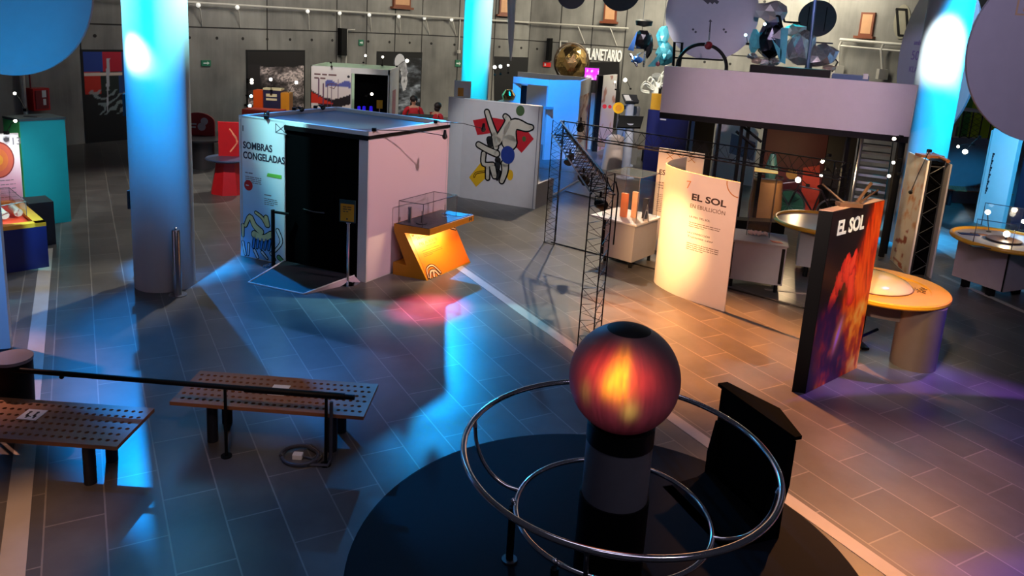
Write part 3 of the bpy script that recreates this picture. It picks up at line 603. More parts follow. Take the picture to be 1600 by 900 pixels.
def far_bench(loc, rz, lb):
    c = copy_tree(root); c.location = loc; c.rotation_euler.z = rz; c['label'] = lb; return c
root['label'] = 'brown perforated wooden bench behind the black handrail end, with the cable coil beneath'
root.location = (-2.035, 6.675, 0); root.rotation_euler.z = math.radians(-2.0)
b2 = far_bench((-3.91, 5.955, 0), math.radians(-1.2), 'brown perforated wooden bench cut off at the left picture edge')
CARD = mat('white_card', (226, 226, 232), 0.5, var=0.0)
def card(px, lb, w, h, rz, figs=True):
    g = G(px[0], px[1], BH+0.003); c = Vector((math.cos(rz), math.sin(rz), 0)); d = Vector((-c.y, c.x, 0)); P = Pl(g-c*w/2-d*h/2, c, d)
    M = MB(); P.rect(M, 0, 0, w, h, 0, 0.006); o = M.build('seat_notice', CARD, label=lb, cat='card', at=g)
    if figs:
        F = MB()
        for x in (0.28, 0.66):
            P.disc(F, w*x, h*0.72, h*0.08, d0=0.006, d1=0.008, n=12); P.stroke(F, [(w*x, h*.6), (w*x, h*.38), (w*(x+.1), h*.36), (w*(x+.1), h*.18)], h*0.1, 0.006, 0.008)
        P.stroke(F, [(w*.42, h*.3), (w*.56, h*.3)], h*.05, 0.006, 0.008); F.build('pictogram', INK, o)
    return o
card((50.5, 648.5), 'white square notice with two seated figures on the left bench', 0.17, 0.17, -0.05)
card((436, 610), 'white notice card lying on the bench under the black handrail', 0.16, 0.20, -0.03, False)
# handrail with floor posts
P0 = G(508, 726); hz = hgt((508, 726), (510, 617)); e1 = G(554, 621, hz); e0 = G(-60, 571, hz); pd = (e1-e0).normalized()
t = thing('handrail', (e0+e1)/2*Vector((1, 1, 0)) if False else Vector(((e0.x+e1.x)/2, (e0.y+e1.y)/2, 0)), 'long black handrail on thin posts in front of the wooden benches', 'railing')
M = MB(); M.tube([e0, e0+(e1-e0)*0.47, e1], 0.024, 12); M.build('rail_tube', BLACK, t, True)
M = MB(); q = G(400, 609, hz); M.tube([q+Vector((0, 0, 0.0))-pd*0.1, e1-pd*0.09], 0.03, 12); M.build('rail_sleeve', BLACK, t, True)
for px in (351, 510):
    q = e0+pd*((G(px, 605 if px < 400 else 617, hz)-e0).dot(pd)); M = MB(); M.tube([q, flat(q)], 0.014, 10); po = M.build('post', BLACK, t, True); M = MB(); M.tube([flat(q), flat(q, 0.012)], 0.05, 16); M.build('foot_plate', BLACK, po)
q = e0+pd*((G(90, 588, hz)-e0).dot(pd)); M = MB(); M.ball(q+Vector((0, 0, -0.03)), 0.022, 10, 8); M.build('bracket_knob', BLACK, t, True)
q = e0+pd*((G(-30, 577, hz)-e0).dot(pd)); M = MB(); M.tube([q, flat(q)], 0.014, 10); M.build('post', BLACK, t, True)
# cable coil with a plug
cc = G(468, 716); t = thing('cable_coil', cc, 'coiled grey cable with a white plug on the floor under the bench', 'cable')
pts = []; cr = 0.185
for k in range(58):
    a = 2*PI*k/24+1.2; rr = cr+0.018*math.sin(k*0.35)-k*0.0007; pts.append(cc+Vector((rr*1.05*math.cos(a), rr*0.95*math.sin(a), 0.017+0.018*(k//24))))
pe = e0+pd*((G(513, 617, hz)-e0).dot(pd))+Vector((0.03, 0.0, 0)); pts = [flat(pe, hz-0.06), flat(pe, 0.25), flat(pe, 0.06)+Vector((0.0, 0.0, 0)), flat(pe, 0.015)+Vector((-0.02, -0.03, 0))]+[Vector(p) for p in pts[16:]]
M = MB(); M.tube(pts, 0.016, 8); M.build('cable', mat('grey_cable', (58, 60, 70), 0.4), t, True)
M = MB(); M.box(cc+Vector((-0.06, -0.035, 0.0)), cc+Vector((0.03, 0.03, 0.05))); pg = M.build('plug', mat('white_plastic', (214, 212, 208), 0.4), t, bevel=0.008, label='white plug')
M = MB(); M.tube([cc+Vector((0.03, 0, 0.022)), cc+Vector((0.12, -0.02, 0.015)), cc+Vector((0.155, 0.02, 0.03))], 0.009, 8); M.build('plug_cord', STEEL, t, True)
# bin and the leaning white panel at the left edge
q = G(15, 566, 0.75)+Vector((-.05, .11, 0)); M = MB(); M.lathe([(0.15, 0), (0.165, 0.72)], flat(q), 40); o = M.build('waste_bin', BLACK, smooth=True, label='black cylindrical bin with a grey lid behind the left bench', cat='bin')
M = MB(); M.lathe([(0.17, 0.72), (0.17, 0.75), (0.02, 0.756)], flat(q), 40); M.build('lid', mat('grey_lid', (120, 116, 128), 0.35), o, True)
g = G(17, 548); M = MB(); M.slab(g+Vector((-1.5, -0.62, 0)), g, 0.12, 0.03, 2.1); o = M.build('display_panel', WHITE, label='white display panel at the left picture edge, lit blue', cat='panel')
M = MB(); M.slab(g+Vector((-1.5, -0.62, 0)), g+Vector((-.02, -.01, 0)), 0.12, 0.0, 0.03); M.build('plinth', DGREY, o)
# silver post and service plates on the left column
q = G(278, 461); t = thing('steel_bollard', flat(q), 'slim steel bollard at the foot of the left blue column', 'bollard')
M = MB(); M.lathe([(0.055, 0.012), (0.055, 0.93), (0.045, 0.945)], flat(q), 28); M.build('post', STEEL, t, True); M = MB(); M.lathe([(0.12, 0), (0.12, 0.012)], flat(q), 32); M.build('base_plate', STEEL, t); M = MB(); M.lathe([(0.012, 0.94), (0.012, 0.965), (0.022, 0.975), (0.0, 0.99)], flat(q), 16); M.build('knob', STEEL, t, True)
for (z, h, lb) in [(2.43, 0.30, 'upper black plate on the left side of the left blue column'), (1.12, 0.26, 'lower black plate on the left side of the left blue column')]:
    M = MB(); M.prism([(PL[0]-0.43, PL[1]-0.14, z), (PL[0]-0.40, PL[1]-0.14, z), (PL[0]-0.40, PL[1]+0.1, z), (PL[0]-0.43, PL[1]+0.1, z)], (0, 0, h)); M.build('service_plate', BLACK, label=lb, cat='plate')
# ------------------------------------------------------------------ left half: booth, ramp, display case, mural wall
A, B, C, D = (Vector(v+(0,)) for v in ((-4.27, 12.05), (-2.04, 11.1), (-1.0, 12.86), (-3.17, 13.9))); BHT = 2.3
FAB = Pl(A, B-A); LAB = (B-A).length; FBC = Pl(B, C-B); LBC = (C-B).length
u1 = FAB.pix(445, 300)[0]; u2 = FAB.pix(560, 300)[0]
t = thing('shadow_booth', (A+B+C+D)/4, 'large white booth with black entrance and Sombras Congeladas front panel', 'booth')
def wallslab(a, b, th, z0, z1, name, m, **kw): M = MB(); M.slab(a, b, th, z0, z1); return M.build(name, m, t, **kw)
fp = lambda u: FAB.pt(u, 0)
wallslab(fp(0), fp(u1), 0.06, 0, BHT, 'front_panel', WHITE)
wallslab(fp(u2), fp(LAB), 0.06, 0, BHT-0.09, 'corner_panel', WHITE)
wallslab(B, C, 0.06, 0, BHT-0.05, 'side_wall', WHITE); wallslab(C, D, 0.06, 0, BHT-0.05, 'back_wall', OFFW); wallslab(D, A, 0.06, 0, BHT-0.05, 'left_wall', OFFW)
M = MB(); M.slab(FAB.pt(u1, 0, -0.05), FAB.pt(u2, 0, -0.05), 0.02, 0.02, BHT-0.12); M.slab(FAB.pt(u1, 0, -0.02), FAB.pt(u1+.9, 0, -0.04), 0.012, 0.05, BHT-0.15); cu = M.build('entrance_curtain', CLOTH, t, label='black entrance curtain')
M = MB(); FAB.poly(M, [(u1+0.35, 0.98), (u1+0.55, 0.955), (u1+0.75, 0.965), (u1+0.75, 0.985), (u1+0.55, 0.97)], -0.006, 0.004); M.build('curtain_tie', mat('tie_grey', (70, 70, 72), 0.6), cu)
M = MB(); ed = 0.05
M.prism([A+Vector((0, 0, BHT-0.06)), B+Vector((0, 0, BHT-0.06)), C+Vector((0, 0, BHT-0.06)), D+Vector((0, 0, BHT-0.06))], (0, 0, 0.012)); rf = M.build('roof', mat('roof_board', (78, 78, 84), 0.4), t)
M = MB()
for a, b in ((A, B), (B, C), (C, D), (D, A)): M.slab(a+Vector((0, 0, 0)), b, 0.07, BHT-0.05, BHT+0.012)
M.build('roof_rim', WHITE, rf)
M = MB(); M.slab(FAB.pt(u1, 0, 0.012), FAB.pt(LAB, 0, 0.012), 0.02, BHT-0.12, BHT-0.05); M.slab(FBC.pt(0, 0, 0.012), FBC.pt(LBC, 0, 0.012), 0.02, BHT-0.10, BHT-0.05); M.build('black_fascia', BLACK, t)
# the print on the front panel: pale blue fading to white at the top, pink right edge
def bluewash(x, y):
    c = ramp([(0, (120, 185, 235)), (0.25, (150, 205, 245)), (0.55, (190, 232, 250)), (0.72, (245, 250, 252)), (1, (250, 250, 250))], y+0.1*x)
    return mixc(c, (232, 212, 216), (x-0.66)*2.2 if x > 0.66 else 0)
FAB.art(0.01, 0.01, u1-0.02, BHT-0.03, 24, 40, bluewash, 'blue_print', print_mat('satin_print', 0.4), t, d=0.003)
v0 = u1
FAB.text('1', 0.055, 2.07, 0.13, INK, t, d=0.005)
k = FAB.text('SOMBRAS', FAB.pix(380, 230)[0], FAB.pix(380, 231)[1], 0.155, mat('heading_ink', (45, 42, 60), 0.6, var=0), t, d=0.005, bold=0.004, fit=FAB.pix(425.5, 240)[0]-FAB.pix(380, 230)[0])
FAB.text('CONGELADAS', FAB.pix(380, 243)[0], FAB.pix(380, 246.5)[1], 0.155, mat('heading_ink', (45, 42, 60), 0.6, var=0), t, d=0.005, bold=0.004, fit=FAB.pix(445, 250)[0]-FAB.pix(380, 243)[0])
M = MB(); FAB.lines(M, 0.12, 1.40, 0.3, 1, 0.03, 0.026, 4, 0.006); FAB.lines(M, 0.12, 1.34, 0.32, 5, 0.03, 0.018, 5, 0.006); FAB.lines(M, 0.50, 1.09, 0.2, 1, 0.03, 0.026, 6, 0.006); FAB.lines(M, 0.50, 1.03, 0.26, 4, 0.03, 0.018, 7, 0.006); M.build('body_text', GINK, t)
M = MB(); FAB.disc(M, *FAB.pix(388.5, 289.5), 0.085, d0=0.003, d1=0.007); dt = M.build('red_dot', RED, t); M = MB(); c0 = FAB.pix(388.5, 289.5); FAB.lines(M, c0[0]-0.05, c0[1]-0.01, 0.1, 1, 0.03, 0.03, 9, 0.009); M.build('dot_text', WHITE, dt)
M = MB(); c0 = FAB.pix(429, 275); FAB.poly(M, [(c0[0]-.15, c0[1]-.025), (c0[0]+.14, c0[1]-.03), (c0[0]+.14, c0[1]+.03), (c0[0]-.13, c0[1]+.03)], 0.003, 0.007); M.build('green_bar', mat('lime_print', (120, 190, 70), 0.5), t)
M = MB(); q = [FAB.pix(*p) for p in [(431, 193), (431, 207), (448, 210), (447, 195)]]
for a, b in [(0, 1), (1, 2), (1, 3), (0, 2)]: FAB.stroke(M, [q[a], q[b]], 0.012, 0.003, 0.006)
M.build('line_drawing', GINK, t)
# plain generic drawing of tumbling limbs at the foot of the panel
def limbs(Pn, parent, items, skin, d=0.006, ol=0.015, fat=1.0):
    K = MB(); S = MB()
    for pts, w0, w1 in items:
        w0 *= fat; w1 *= fat
        n = len(pts); fine = []
        for i in range(n-1):
            for k in range(4):
                s = k/4; p0 = pts[max(i-1, 0)]; p1 = pts[i]; p2 = pts[i+1]; p3 = pts[min(i+2, n-1)]
                f = lambda a, b, c, e: 0.5*((2*b)+(-a+c)*s+(2*a-5*b+4*c-e)*s*s+(-a+3*b-3*c+e)*s**3)
                fine.append((f(p0[0], p1[0], p2[0], p3[0]), f(p0[1], p1[1], p2[1], p3[1])))
        fine.append(pts[-1]); m = len(fine)
        for M_, ex, dd in ((K, ol, 0.0), (S, 0.0, 0.0015)):
            Lp = []; Rp = []
            for i, (a, b) in enumerate(fine):
                q0, q1 = fine[max(i-1, 0)], fine[min(i+1, m-1)]; L = math.hypot(q1[0]-q0[0], q1[1]-q0[1]) or 1e-6; nx, ny = -(q1[1]-q0[1])/L, (q1[0]-q0[0])/L
                w = (w0+(w1-w0)*i/(m-1))/2+ex; Lp.append((a+nx*w, b+ny*w)); Rp.append((a-nx*w, b-ny*w))
            for i in range(m-1): Pn.poly(M_, [Rp[i], Rp[i+1], Lp[i+1], Lp[i]], d+dd-0.003, d+dd)
            r0 = w0/2+ex; r1 = w1/2+ex; Pn.disc(M_, *fine[0], r0, d0=d+dd-0.003, d1=d+dd, n=14); Pn.disc(M_, *fine[-1], r1, d0=d+dd-0.003, d1=d+dd, n=14)
    K.build('drawing_outline', BLACK, parent); return S.build('drawing_shapes', skin, parent)
fx = lambda *ps: [FAB.pix(*p) for p in ps]
limbs(FAB, t, [(fx((384, 352), (391, 338), (398, 352), (408, 362)), .05, .10), (fx((400, 332), (410, 340), (417, 352)), .035, .05), (fx((398, 366), (412, 372), (424, 366)), .11, .09), (fx((416, 340), (419, 352)), .07, .06), (fx((380, 352), (380, 368)), .05, .03)], mat('drawing_cream', (226, 228, 160), 0.5))
limbs(FAB, t, [(fx((398+i*6, 372+i), (396+i*6, 386+i)), .045, .03) for i in range(5)], mat('drawing_blue', (40, 130, 205), 0.5))
limbs(FAB, t, [(fx((380, 378), (384, 398)), .035, .02), (fx((389, 381), (388, 398)), .03, .02), (fx((398, 391), (403, 402)), .04, .03), (fx((410, 394), (418, 404)), .04, .02), (fx((424, 396), (430, 406)), .04, .02), (fx((434, 360), (440, 378), (430, 392)), .05, .03)], mat('drawing_white', (222, 232, 236), 0.5))
limbs(FAB, t, [(fx((436, 402), (442, 408)), .06, .04)], mat('drawing_green', (90, 160, 110), 0.5))
# pale pink gradient over the side wall
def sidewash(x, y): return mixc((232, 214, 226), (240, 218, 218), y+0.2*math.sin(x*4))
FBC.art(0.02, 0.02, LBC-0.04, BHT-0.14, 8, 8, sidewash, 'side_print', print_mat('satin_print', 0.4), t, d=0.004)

# ramp at the entrance
r0, r1 = flat(G(388, 442)), flat(G(474, 460)); r2, r3 = FAB.pt(u2-0.02, 0, 0.04), FAB.pt(u1+0.02, 0, 0.04); zz = 0.09
t = thing('entrance_ramp', (r0+r1+r2+r3)/4, 'black ramp with white edges at the booth entrance', 'ramp')
M = MB(); M.add([r0, r1, flat(r2, 0), flat(r3, 0), flat(r0, 0.006), flat(r1, 0.006), flat(r2, zz), flat(r3, zz)], [(0, 1, 5, 4), (1, 2, 6, 5), (2, 3, 7, 6), (3, 0, 4, 7), (4, 5, 6, 7), (3, 2, 1, 0)]); M.build('ramp_board', mat('ramp_rubber', (22, 22, 30), 0.6), t)
M = MB(); 
for a, b in ((flat(r0, .008), flat(r1, .008)), (flat(r3, zz+.004), flat(r0, .008)), (flat(r1, .008), flat(r2, zz+.004))): M.tube([a, b], 0.012, 6)
M.build('white_edging', WHITE, t)
s1 = flat(r1+(r2-r1)*0.08+Vector((0.02, -0.01, 0)), 0); s2 = flat(r2)+Vector((0.10, -0.02, 0)); M = MB(); M.add([s1, s2, flat(r2, zz), flat(r1, .01), flat(r2)], [(0, 1, 2, 3), (1, 4, 2), (0, 3, 4), (0, 4, 1)]); M.build('side_wedge', mat('pale_wedge', (170, 150, 160), 0.5), t)
# stanchions by the entrance
def stanchion(px, lb, h):
    g = flat(G(*px)); t = thing('sign_stanchion', g, lb, 'stanchion')
    M = MB(); M.lathe([(0.165, 0), (0.165, 0.012), (0.06, 0.035), (0.02, 0.045)], g, 32); M.build('base', CHROME, t, True); M = MB(); M.lathe([(0.022, 0.03), (0.022, h)], g, 16); M.build('post', CHROME, t, True)
    M = MB(); M.lathe([(0.022, h), (0.035, h+0.01), (0.035, h+0.035), (0.0, h+0.045)], g, 16); M.build('finial', CHROME, t, True); return t, g
t, g = stanchion((543, 443), 'chrome stanchion with a yellow notice in front of the black curtain', 0.93)
P = Pl(g+Vector((-0.125, -0.03, 0.97)), (0.98, -0.2, 0)); M = MB(); P.rect(M, 0, 0, 0.25, 0.34, 0, 0.012); fr = M.build('sign_frame', mat('teal_frame', (28, 60, 66), 0.4), t); M = MB(); P.rect(M, 0.02, 0.02, 0.23, 0.28, 0.012, 0.016); y = M.build('yellow_notice', mat('notice_yellow', (190, 140, 20), 0.5), fr, label='yellow notice'); M = MB(); P.lines(M, 0.06, 0.23, 0.13, 3, 0.035, 0.02, 3, 0.018); P.disc(M, 0.125, 0.055, 0.014, d0=0.016, d1=0.02); M.build('notice_text', INK, fr)
g = flat(G(427, 417)); t = thing('belt_stanchion', g, 'black post with a crossbar left of the booth entrance', 'stanchion')
M = MB(); M.lathe([(0.16, 0), (0.16, 0.015), (0.03, 0.04)], g, 32); M.build('base', CHROME, t, True); M = MB(); M.lathe([(0.03, 0.03), (0.03, 0.93)], g, 16); M.build('post', BLACK, t, True); M = MB(); M.tube([g+Vector((0, 0, 0.9)), g+Vector((0.24, 0.02, 0.87))], 0.022, 10); M.build('crossbar', BLACK, t)

# yellow Z shaped display case
Z1, Z2, Z3 = Vector((-1.70, 11.57, 0)), Vector((-1.15, 11.36, 0)), Vector((-0.53, 12.41, 0)); ZS = Pl(Z1, Z2-Z1); ex = Z3-Z2; LZ = ex.length; exu = ex.normalized()
t = thing('z_display_case', (Z1+Z3)/2*Vector((1, 1, 0)), 'yellow Z-shaped display stand with glass box and lit orange panel, beside the booth', 'display case')
zp = [ZS.pix(*p) for p in [(607, 426), (667, 438.5), (632, 364), (669, 368), (669, 358), (609, 347), (609, 361), (635, 415), (607, 411)]]
zt_ = zp[4][1]; W_ = zp[1][0]
zp = [(0, 0), (W_, 0), (zp[2][0], zp[2][1]), (W_+.02, zt_-0.10), (W_+.02, zt_), (0, zt_), (0, zt_-0.12), (zp[7][0], zp[7][1]), (0, zp[7][1]+0.02)]
M = MB()
for q in ([zp[5], zp[6], zp[2], zp[3], zp[4]], [zp[6], zp[7], zp[1], zp[2]], [zp[7], zp[8], zp[0], zp[1]]): M.prism([ZS.pt(a, b) for a, b in q], ex)
M.build('stand', mat('stand_yellow', (205, 138, 20), 0.45), t)
a, b = Vector(ZS.pt(*zp[1])), Vector(ZS.pt(*zp[2])); FZ = Pl(a, exu, b-a); hz_ = (b-a).length
def zprint(x, y): return mixc((250, 120, 10), (255, 190, 110), (y-0.45)*2.0-0.8*max(0, x-0.5))  # orange print, with the lip lamp's glare put in as a paler top
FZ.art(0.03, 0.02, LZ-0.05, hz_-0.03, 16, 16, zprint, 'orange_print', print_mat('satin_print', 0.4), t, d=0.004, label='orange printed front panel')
ZT = mat('zcase_text', (120, 60, 20), 0.5, var=0)
FZ.text('14', 0.06, hz_-0.10, 0.05, ZT, t, d=0.006); FZ.text('DESTELLOS', 0.15, hz_-0.17, 0.072, ZT, t, d=0.006); FZ.text('DEL ACROLEJE', 0.15, hz_-0.27, 0.072, ZT, t, d=0.006)
M = MB(); FZ.lines(M, 0.3, hz_-0.31, 0.5, 1, .03, .02, 3, .007); FZ.lines(M, 0.15, hz_-0.37, 0.9, 1, .03, .014, 8, .007); FZ.lines(M, 0.15, hz_-0.41, 0.5, 3, .025, .012, 8, .007); M.build('body_text', ZT, t)
limbs(FZ, t, [([(0.1, 0.02), (0.16, 0.11), (0.26, 0.1), (0.32, 0.02)], .03, .03), ([(0.06, 0.03), (0.1, 0.17), (0.26, 0.19), (0.38, 0.04)], .02, .02), ([(0.2, 0.03), (0.22, 0.08)], .05, .04), ([(LZ-.24, hz_-.02), (LZ-.2, hz_-.13), (LZ-.05, hz_-.2)], .025, .025)], mat('drawing_pale', (250, 190, 150), 0.5))
EE = Pl(ZS.pt(W_+.02, zt_-0.1), exu); EE.text('14', LZ-0.16, 0.02, 0.09, INK, t, d=0.002, bold=.003)
M = MB(); M.prism([ZS.pt(0.03, zt_+0.001), ZS.pt(W_, zt_+0.001), ZS.pt(W_, zt_+0.001)+exu*(LZ-.02), ZS.pt(0.03, zt_+0.001)+exu*(LZ-.02)], (0, 0, 0.008)); M.build('grey_deck', mat('deck_grey', (62, 62, 70), 0.5), t)
M = MB(); q = [ZS.pt(0.06, zt_+0.009)+exu*0.02, ZS.pt(W_-0.12, zt_+0.009)+exu*0.02, ZS.pt(W_-0.12, zt_+0.009)+exu*(LZ-0.3), ZS.pt(0.06, zt_+0.009)+exu*(LZ-0.3)]
def acrylic_box(q, h, parent, name='glass_box', th=0.008, top=True):
    """five thin acrylic sheets with dark polished edges"""
    M = MB(); n = len(q); up = Vector((0, 0, h)); c = sum(q, Vector())/n
    for i in range(n):
        a, b = q[i], q[(i+1) % n]; d = (c-(a+b)/2); d.z = 0; d = d.normalized()*th; M.prism([a, b, b+d, a+d], up)
    if top: M.prism([v+up for v in q], (0, 0, th))
    o = M.build(name, GLASS, parent)
    E_ = MB()
    for i in range(n):
        E_.tube([q[i]+up, q[(i+1) % n]+up], 0.006, 6); E_.tube([q[i], q[i]+up], 0.005, 6)
    E_.build('glass_edge', mat('glass_edge', (84, 84, 92), 0.25), o); return o
acrylic_box(q, 0.36, t)
base = ZS.pt(0.14, zt_+0.01)+exu*0.18; tt = thing('small_exhibit', base, 'small grey metal piece with a ring stand inside the yellow case', 'exhibit')
M = MB(); M.lathe([(0.03, 0), (0.03, 0.17), (0.024, 0.18), (0.032, 0.24), (0.0, 0.25)], base, 16); M.build('body', STEEL, tt, True); bb = base+exu*0.05+Vector((0.17, -0.08, 0)); M = MB(); M.lathe([(0.09, 0), (0.09, 0.01)], bb, 24); M.tube([bb, bb+Vector((0, 0, 0.2))], 0.007, 6); M.build('ring_stand', DGREY, tt)
bb = ZS.pt(0.35, zt_+0.01)+exu*(LZ-0.42); M = MB(); M.tube([bb, bb+Vector((0, 0, 0.2))], 0.008, 6); M.lathe([(0.05, 0), (0.05, 0.008)], bb, 20); M.build('slim_rod', STEEL, label='slim upright rod at the far end inside the yellow case', cat='exhibit')
M = MB(); c0 = ZS.pt(0.2, zt_+0.0095)+exu*(LZ-0.27); c1 = (Z2-Z1).normalized(); M.prism([c0, c0+c1*0.36, c0+c1*0.36+exu*0.22, c0+exu*0.22], (0, 0, 0.006)); M.build('blue_plate', mat('screen_blue', (0, 120, 190), 0.3, es=0.25), label='bright blue plate on the deck of the yellow case', cat='plate')
la = bpy.data.lights.new('case_lamp', 'AREA'); la.energy = 24; la.color = (1, 0.72, 0.38); la.shape = 'RECTANGLE'; la.size = 0.5; la.size_y = 0.03
lo = bpy.data.objects.new('case_lamp', la); COL.objects.link(lo); lo.parent = t
lp = ZS.pt(W_-0.03, zt_-0.105)+exu*0.42; tg = FZ.pt(0.42, hz_*0.62); zax = (lp-tg).normalized(); xax = exu; yax = zax.cross(xax).normalized(); mw = Matrix((xax, yax, zax)).transposed().to_4x4(); mw.translation = lp-root_loc(t); lo.matrix_local = mw

# mural wall: three white boards
MA, MBp = Vector((-1.05, 17.21, 0)), Vector((0.67, 16.47, 0)); FM = Pl(MA, MBp-MA); LM = (MBp-MA).length; MH = 2.25; dv = Vector((0.42, 0.9, 0))
t = thing('painted_wall_panel', (MA+MBp)/2, 'white freestanding wall with a bold colour-block painting', 'panel')
M = MB(); M.slab(MA, MBp, 0.08, 0, MH); M.build('front_board', OFFW, t)
ml = Vector((-1.42, 17.55, 0)); M = MB(); M.slab(ml, MA+Vector((0, 0.05, 0)), 0.06, 0, MH); M.build('left_board', WHITE, t); M = MB(); M.slab(MBp, MBp+dv*1.0, 0.06, 0, 0.55); M.box(MBp+dv*0.25+Vector((-0.2, 0, 0.0)), MBp+dv*0.25+Vector((0.0, 0.9, 0.5))); M.build('low_return', GREYW, t)
M = MB(); M.slab(FM.pt(0, 0, 0.005), FM.pt(LM, 0, 0.005), 0.09, MH, MH+0.02); tr = M.build('top_trim', WHITE, t)
M = MB(); FM.rect(M, LM-0.07, 0.0, LM-0.055, MH, 0.0, 0.006); M.build('edge_line', GINK, t)
fm = lambda *ps: [FM.pix(*p) for p in ps]
def shape(name, pts, m): M = MB(); FM.poly(M, pts, 0.0, 0.004); M.build(name, m, t)
shape('red_shape', fm((739, 188), (765, 183), (789, 187), (782, 206), (746, 211)), mat('print_red', (176, 18, 32), 0.5, var=0)); shape('red_shape', fm((807, 202), (823, 203), (834, 217), (815, 239), (804, 227)), mat('print_red', (176, 18, 32), 0.5, var=0))
shape('yellow_shape', fm((752, 253), (766, 265), (760, 277), (744, 292), (733, 277)), mat('print_yellow', (216, 168, 24), 0.5, var=0))
M = MB(); FM.disc(M, *FM.pix(797, 273.5), .075, .12, 0, .004); M.build('yellow_disc', mat('print_yellow', (216, 168, 24), 0.5, var=0), t)
M = MB(); FM.disc(M, *FM.pix(793.5, 242), .165, .2, .001, .009); M.build('blue_disc', mat('print_blue', (28, 50, 128), 0.5, var=0), t); M = MB(); FM.disc(M, *FM.pix(813, 173), .10, .115, 0, .004); FM.disc(M, *FM.pix(819, 217), .045, .06, 0, .008); M.build('green_disc', mat('print_green', (62, 84, 46), 0.5, var=0), t)
limbs(FM, t, [(fm((761, 175), (767, 194), (773, 210)), .07, .09), (fm((790, 182), (794, 190), (784, 210), (777, 220)), .07, .15), (fm((830, 199), (822, 199), (806, 194), (797, 203), (796, 222)), .07, .27), (fm((748, 226), (762, 234), (776, 240)), .08, .10), (fm((789, 256), (789, 268), (784, 283)), .12, .07), (fm((773, 214), (775, 230)), .10, .08), (fm((756, 240), (756, 256), (770, 257)), .07, .06), (fm((762, 262), (762, 278)), .06, .06), (fm((770, 262), (773, 275)), .1, .08)], mat('drawing_skin', (188, 180, 164), 0.5), ol=.034, fat=1.25)
limbs(FM, t, [(fm((765, 218), (766, 226)), .1, .08), (fm((778, 250), (778, 262)), .09, .06), (fm((780, 268), (777, 280)), .05, .03)], mat('drawing_black', (20, 20, 22), 0.6), fat=1.3, d=.009)
limbs(FM, t, [(fm((741, 276), (745, 270), (757, 268)), .02, .02)], mat('print_yellow', (216, 168, 24), 0.5, var=0), 0.01)
# left corner: teal cabinet, numbered panel, blue show case
TF = [G(101, 183, 1.9), G(30, 186, 1.9), G(5, 181, 1.9), G(75, 177, 1.9)]; TF = [flat(v) for v in TF]; t = thing('teal_cabinet', (TF[0]+TF[2])/2, 'tall teal cabinet with a green side under the red fire hose box', 'cabinet')
M = MB(); M.prism(TF, (0, 0, 1.86)); M.build('body', TEAL, t); M = MB(); ctr = (TF[0]+TF[2])/2; M.prism([flat(ctr+(v-ctr)*1.04, 1.86) for v in TF], (0, 0, 0.04)); tp = M.build('top', mat('slate_top', (52, 66, 72), 0.5), t); M = MB(); M.box(flat(ctr, 1.9)+Vector((-.14, -.08, 0)), flat(ctr, 1.9)+Vector((.1, .06, .012))); M.build('inset', DGREY, tp)
d = (TF[1]-TF[2]).normalized(); M = MB(); M.prism([TF[2]-Vector((d.y*-0.012, d.x*0.012, 0)), TF[1]-Vector((d.y*-0.012, d.x*0.012, 0)), TF[1], TF[2]], (0, 0, 1.85)); M.build('green_side', GREEN, t, label='green side panel')
K1, K2 = flat(G(-60, 438)), flat(G(77, 417)); kd = (K2-K1).normalized(); kn = Vector((-kd.y, kd.x, 0)); K3 = flat(G(38, 312, .68)); dep = (K3-K2).dot(kn); K3 = K2+kn*dep; K4 = K1+kn*dep; KH = 0.68
t = thing('blue_show_case', (K1+K3)/2, 'dark blue show case with yellow rim and red tray, at the left picture edge', 'display case')
M = MB(); M.prism([K1, K2, K3, K4], (0, 0, KH-0.04)); M.build('base', NAVY, t)
M = MB(); wv = 0.14
def rim(Q, w_, z0, h):
    for i in range(4):
        a, b, c, d = Q[i], Q[(i+1) % 4], Q[(i+2) % 4], Q[(i+3) % 4]; n1 = (d-a).normalized()*w_; M.prism([flat(a, z0), flat(b, z0), flat(b+(c-b).normalized()*w_, z0), flat(a+n1, z0)], (0, 0, h))
rim([K1, K2, K3, K4], wv, KH-0.04, 0.06); M.build('yellow_rim', AMBER, t)
M = MB(); M.prism([flat(K1+kd*wv+kn*wv, KH-0.038), flat(K2-kd*wv+kn*wv, KH-0.038), flat(K3-kd*wv-kn*wv, KH-0.038), flat(K4+kd*wv-kn*wv, KH-0.038)], (0, 0, 0.012)); M.build('red_tray', mat('tray_red', (225, 50, 20), 0.4), t, label='red tray')
q = [flat(v, KH+0.02) for v in (K1+kd*0.3+kn*.3, K2-kd*0.14+kn*.5, K3-kd*0.14-kn*0.06, K4+kd*0.3-kn*0.06)]; acrylic_box(q, 0.22, t)
for i, (px, py) in enumerate([(3, 339), (24, 335)]):
    g = G(px, py, KH-0.02); M = MB(); M.tube([g+kn*-0.2+Vector((0, 0, .075)), g+kn*0.25+Vector((0, 0, .075))], 0.05, 14); M.tube([g+kn*-0.2+Vector((0, 0, .075)), g+kn*-0.22+Vector((0, 0, .075))], 0.06, 14); M.build('glass_tube', mat('tube_pale', (235, 190, 175), 0.2), smooth=True, label=['clear tube lying leftmost in the red tray', 'clear tube lying nearest the tray corner in the red tray'][i], cat='tube', group=None)
M = MB(); M.slab(K3-kn*0.5+kd*0.03, K3+kd*0.03, -0.35, 0.0, 0.72); M.build('low_plinth', DGREY, label='dark low plinth between the blue show case and teal cabinet', cat='plinth')
pl0 = flat(G(38, 312, .68))+kn*.03; pu = kd; PN = Pl(pl0-pu*1.3+kn*0.03, pu); ph = PN.pix(32, 208)[1]; PNH = min(max(ph, 1.4), 1.9)
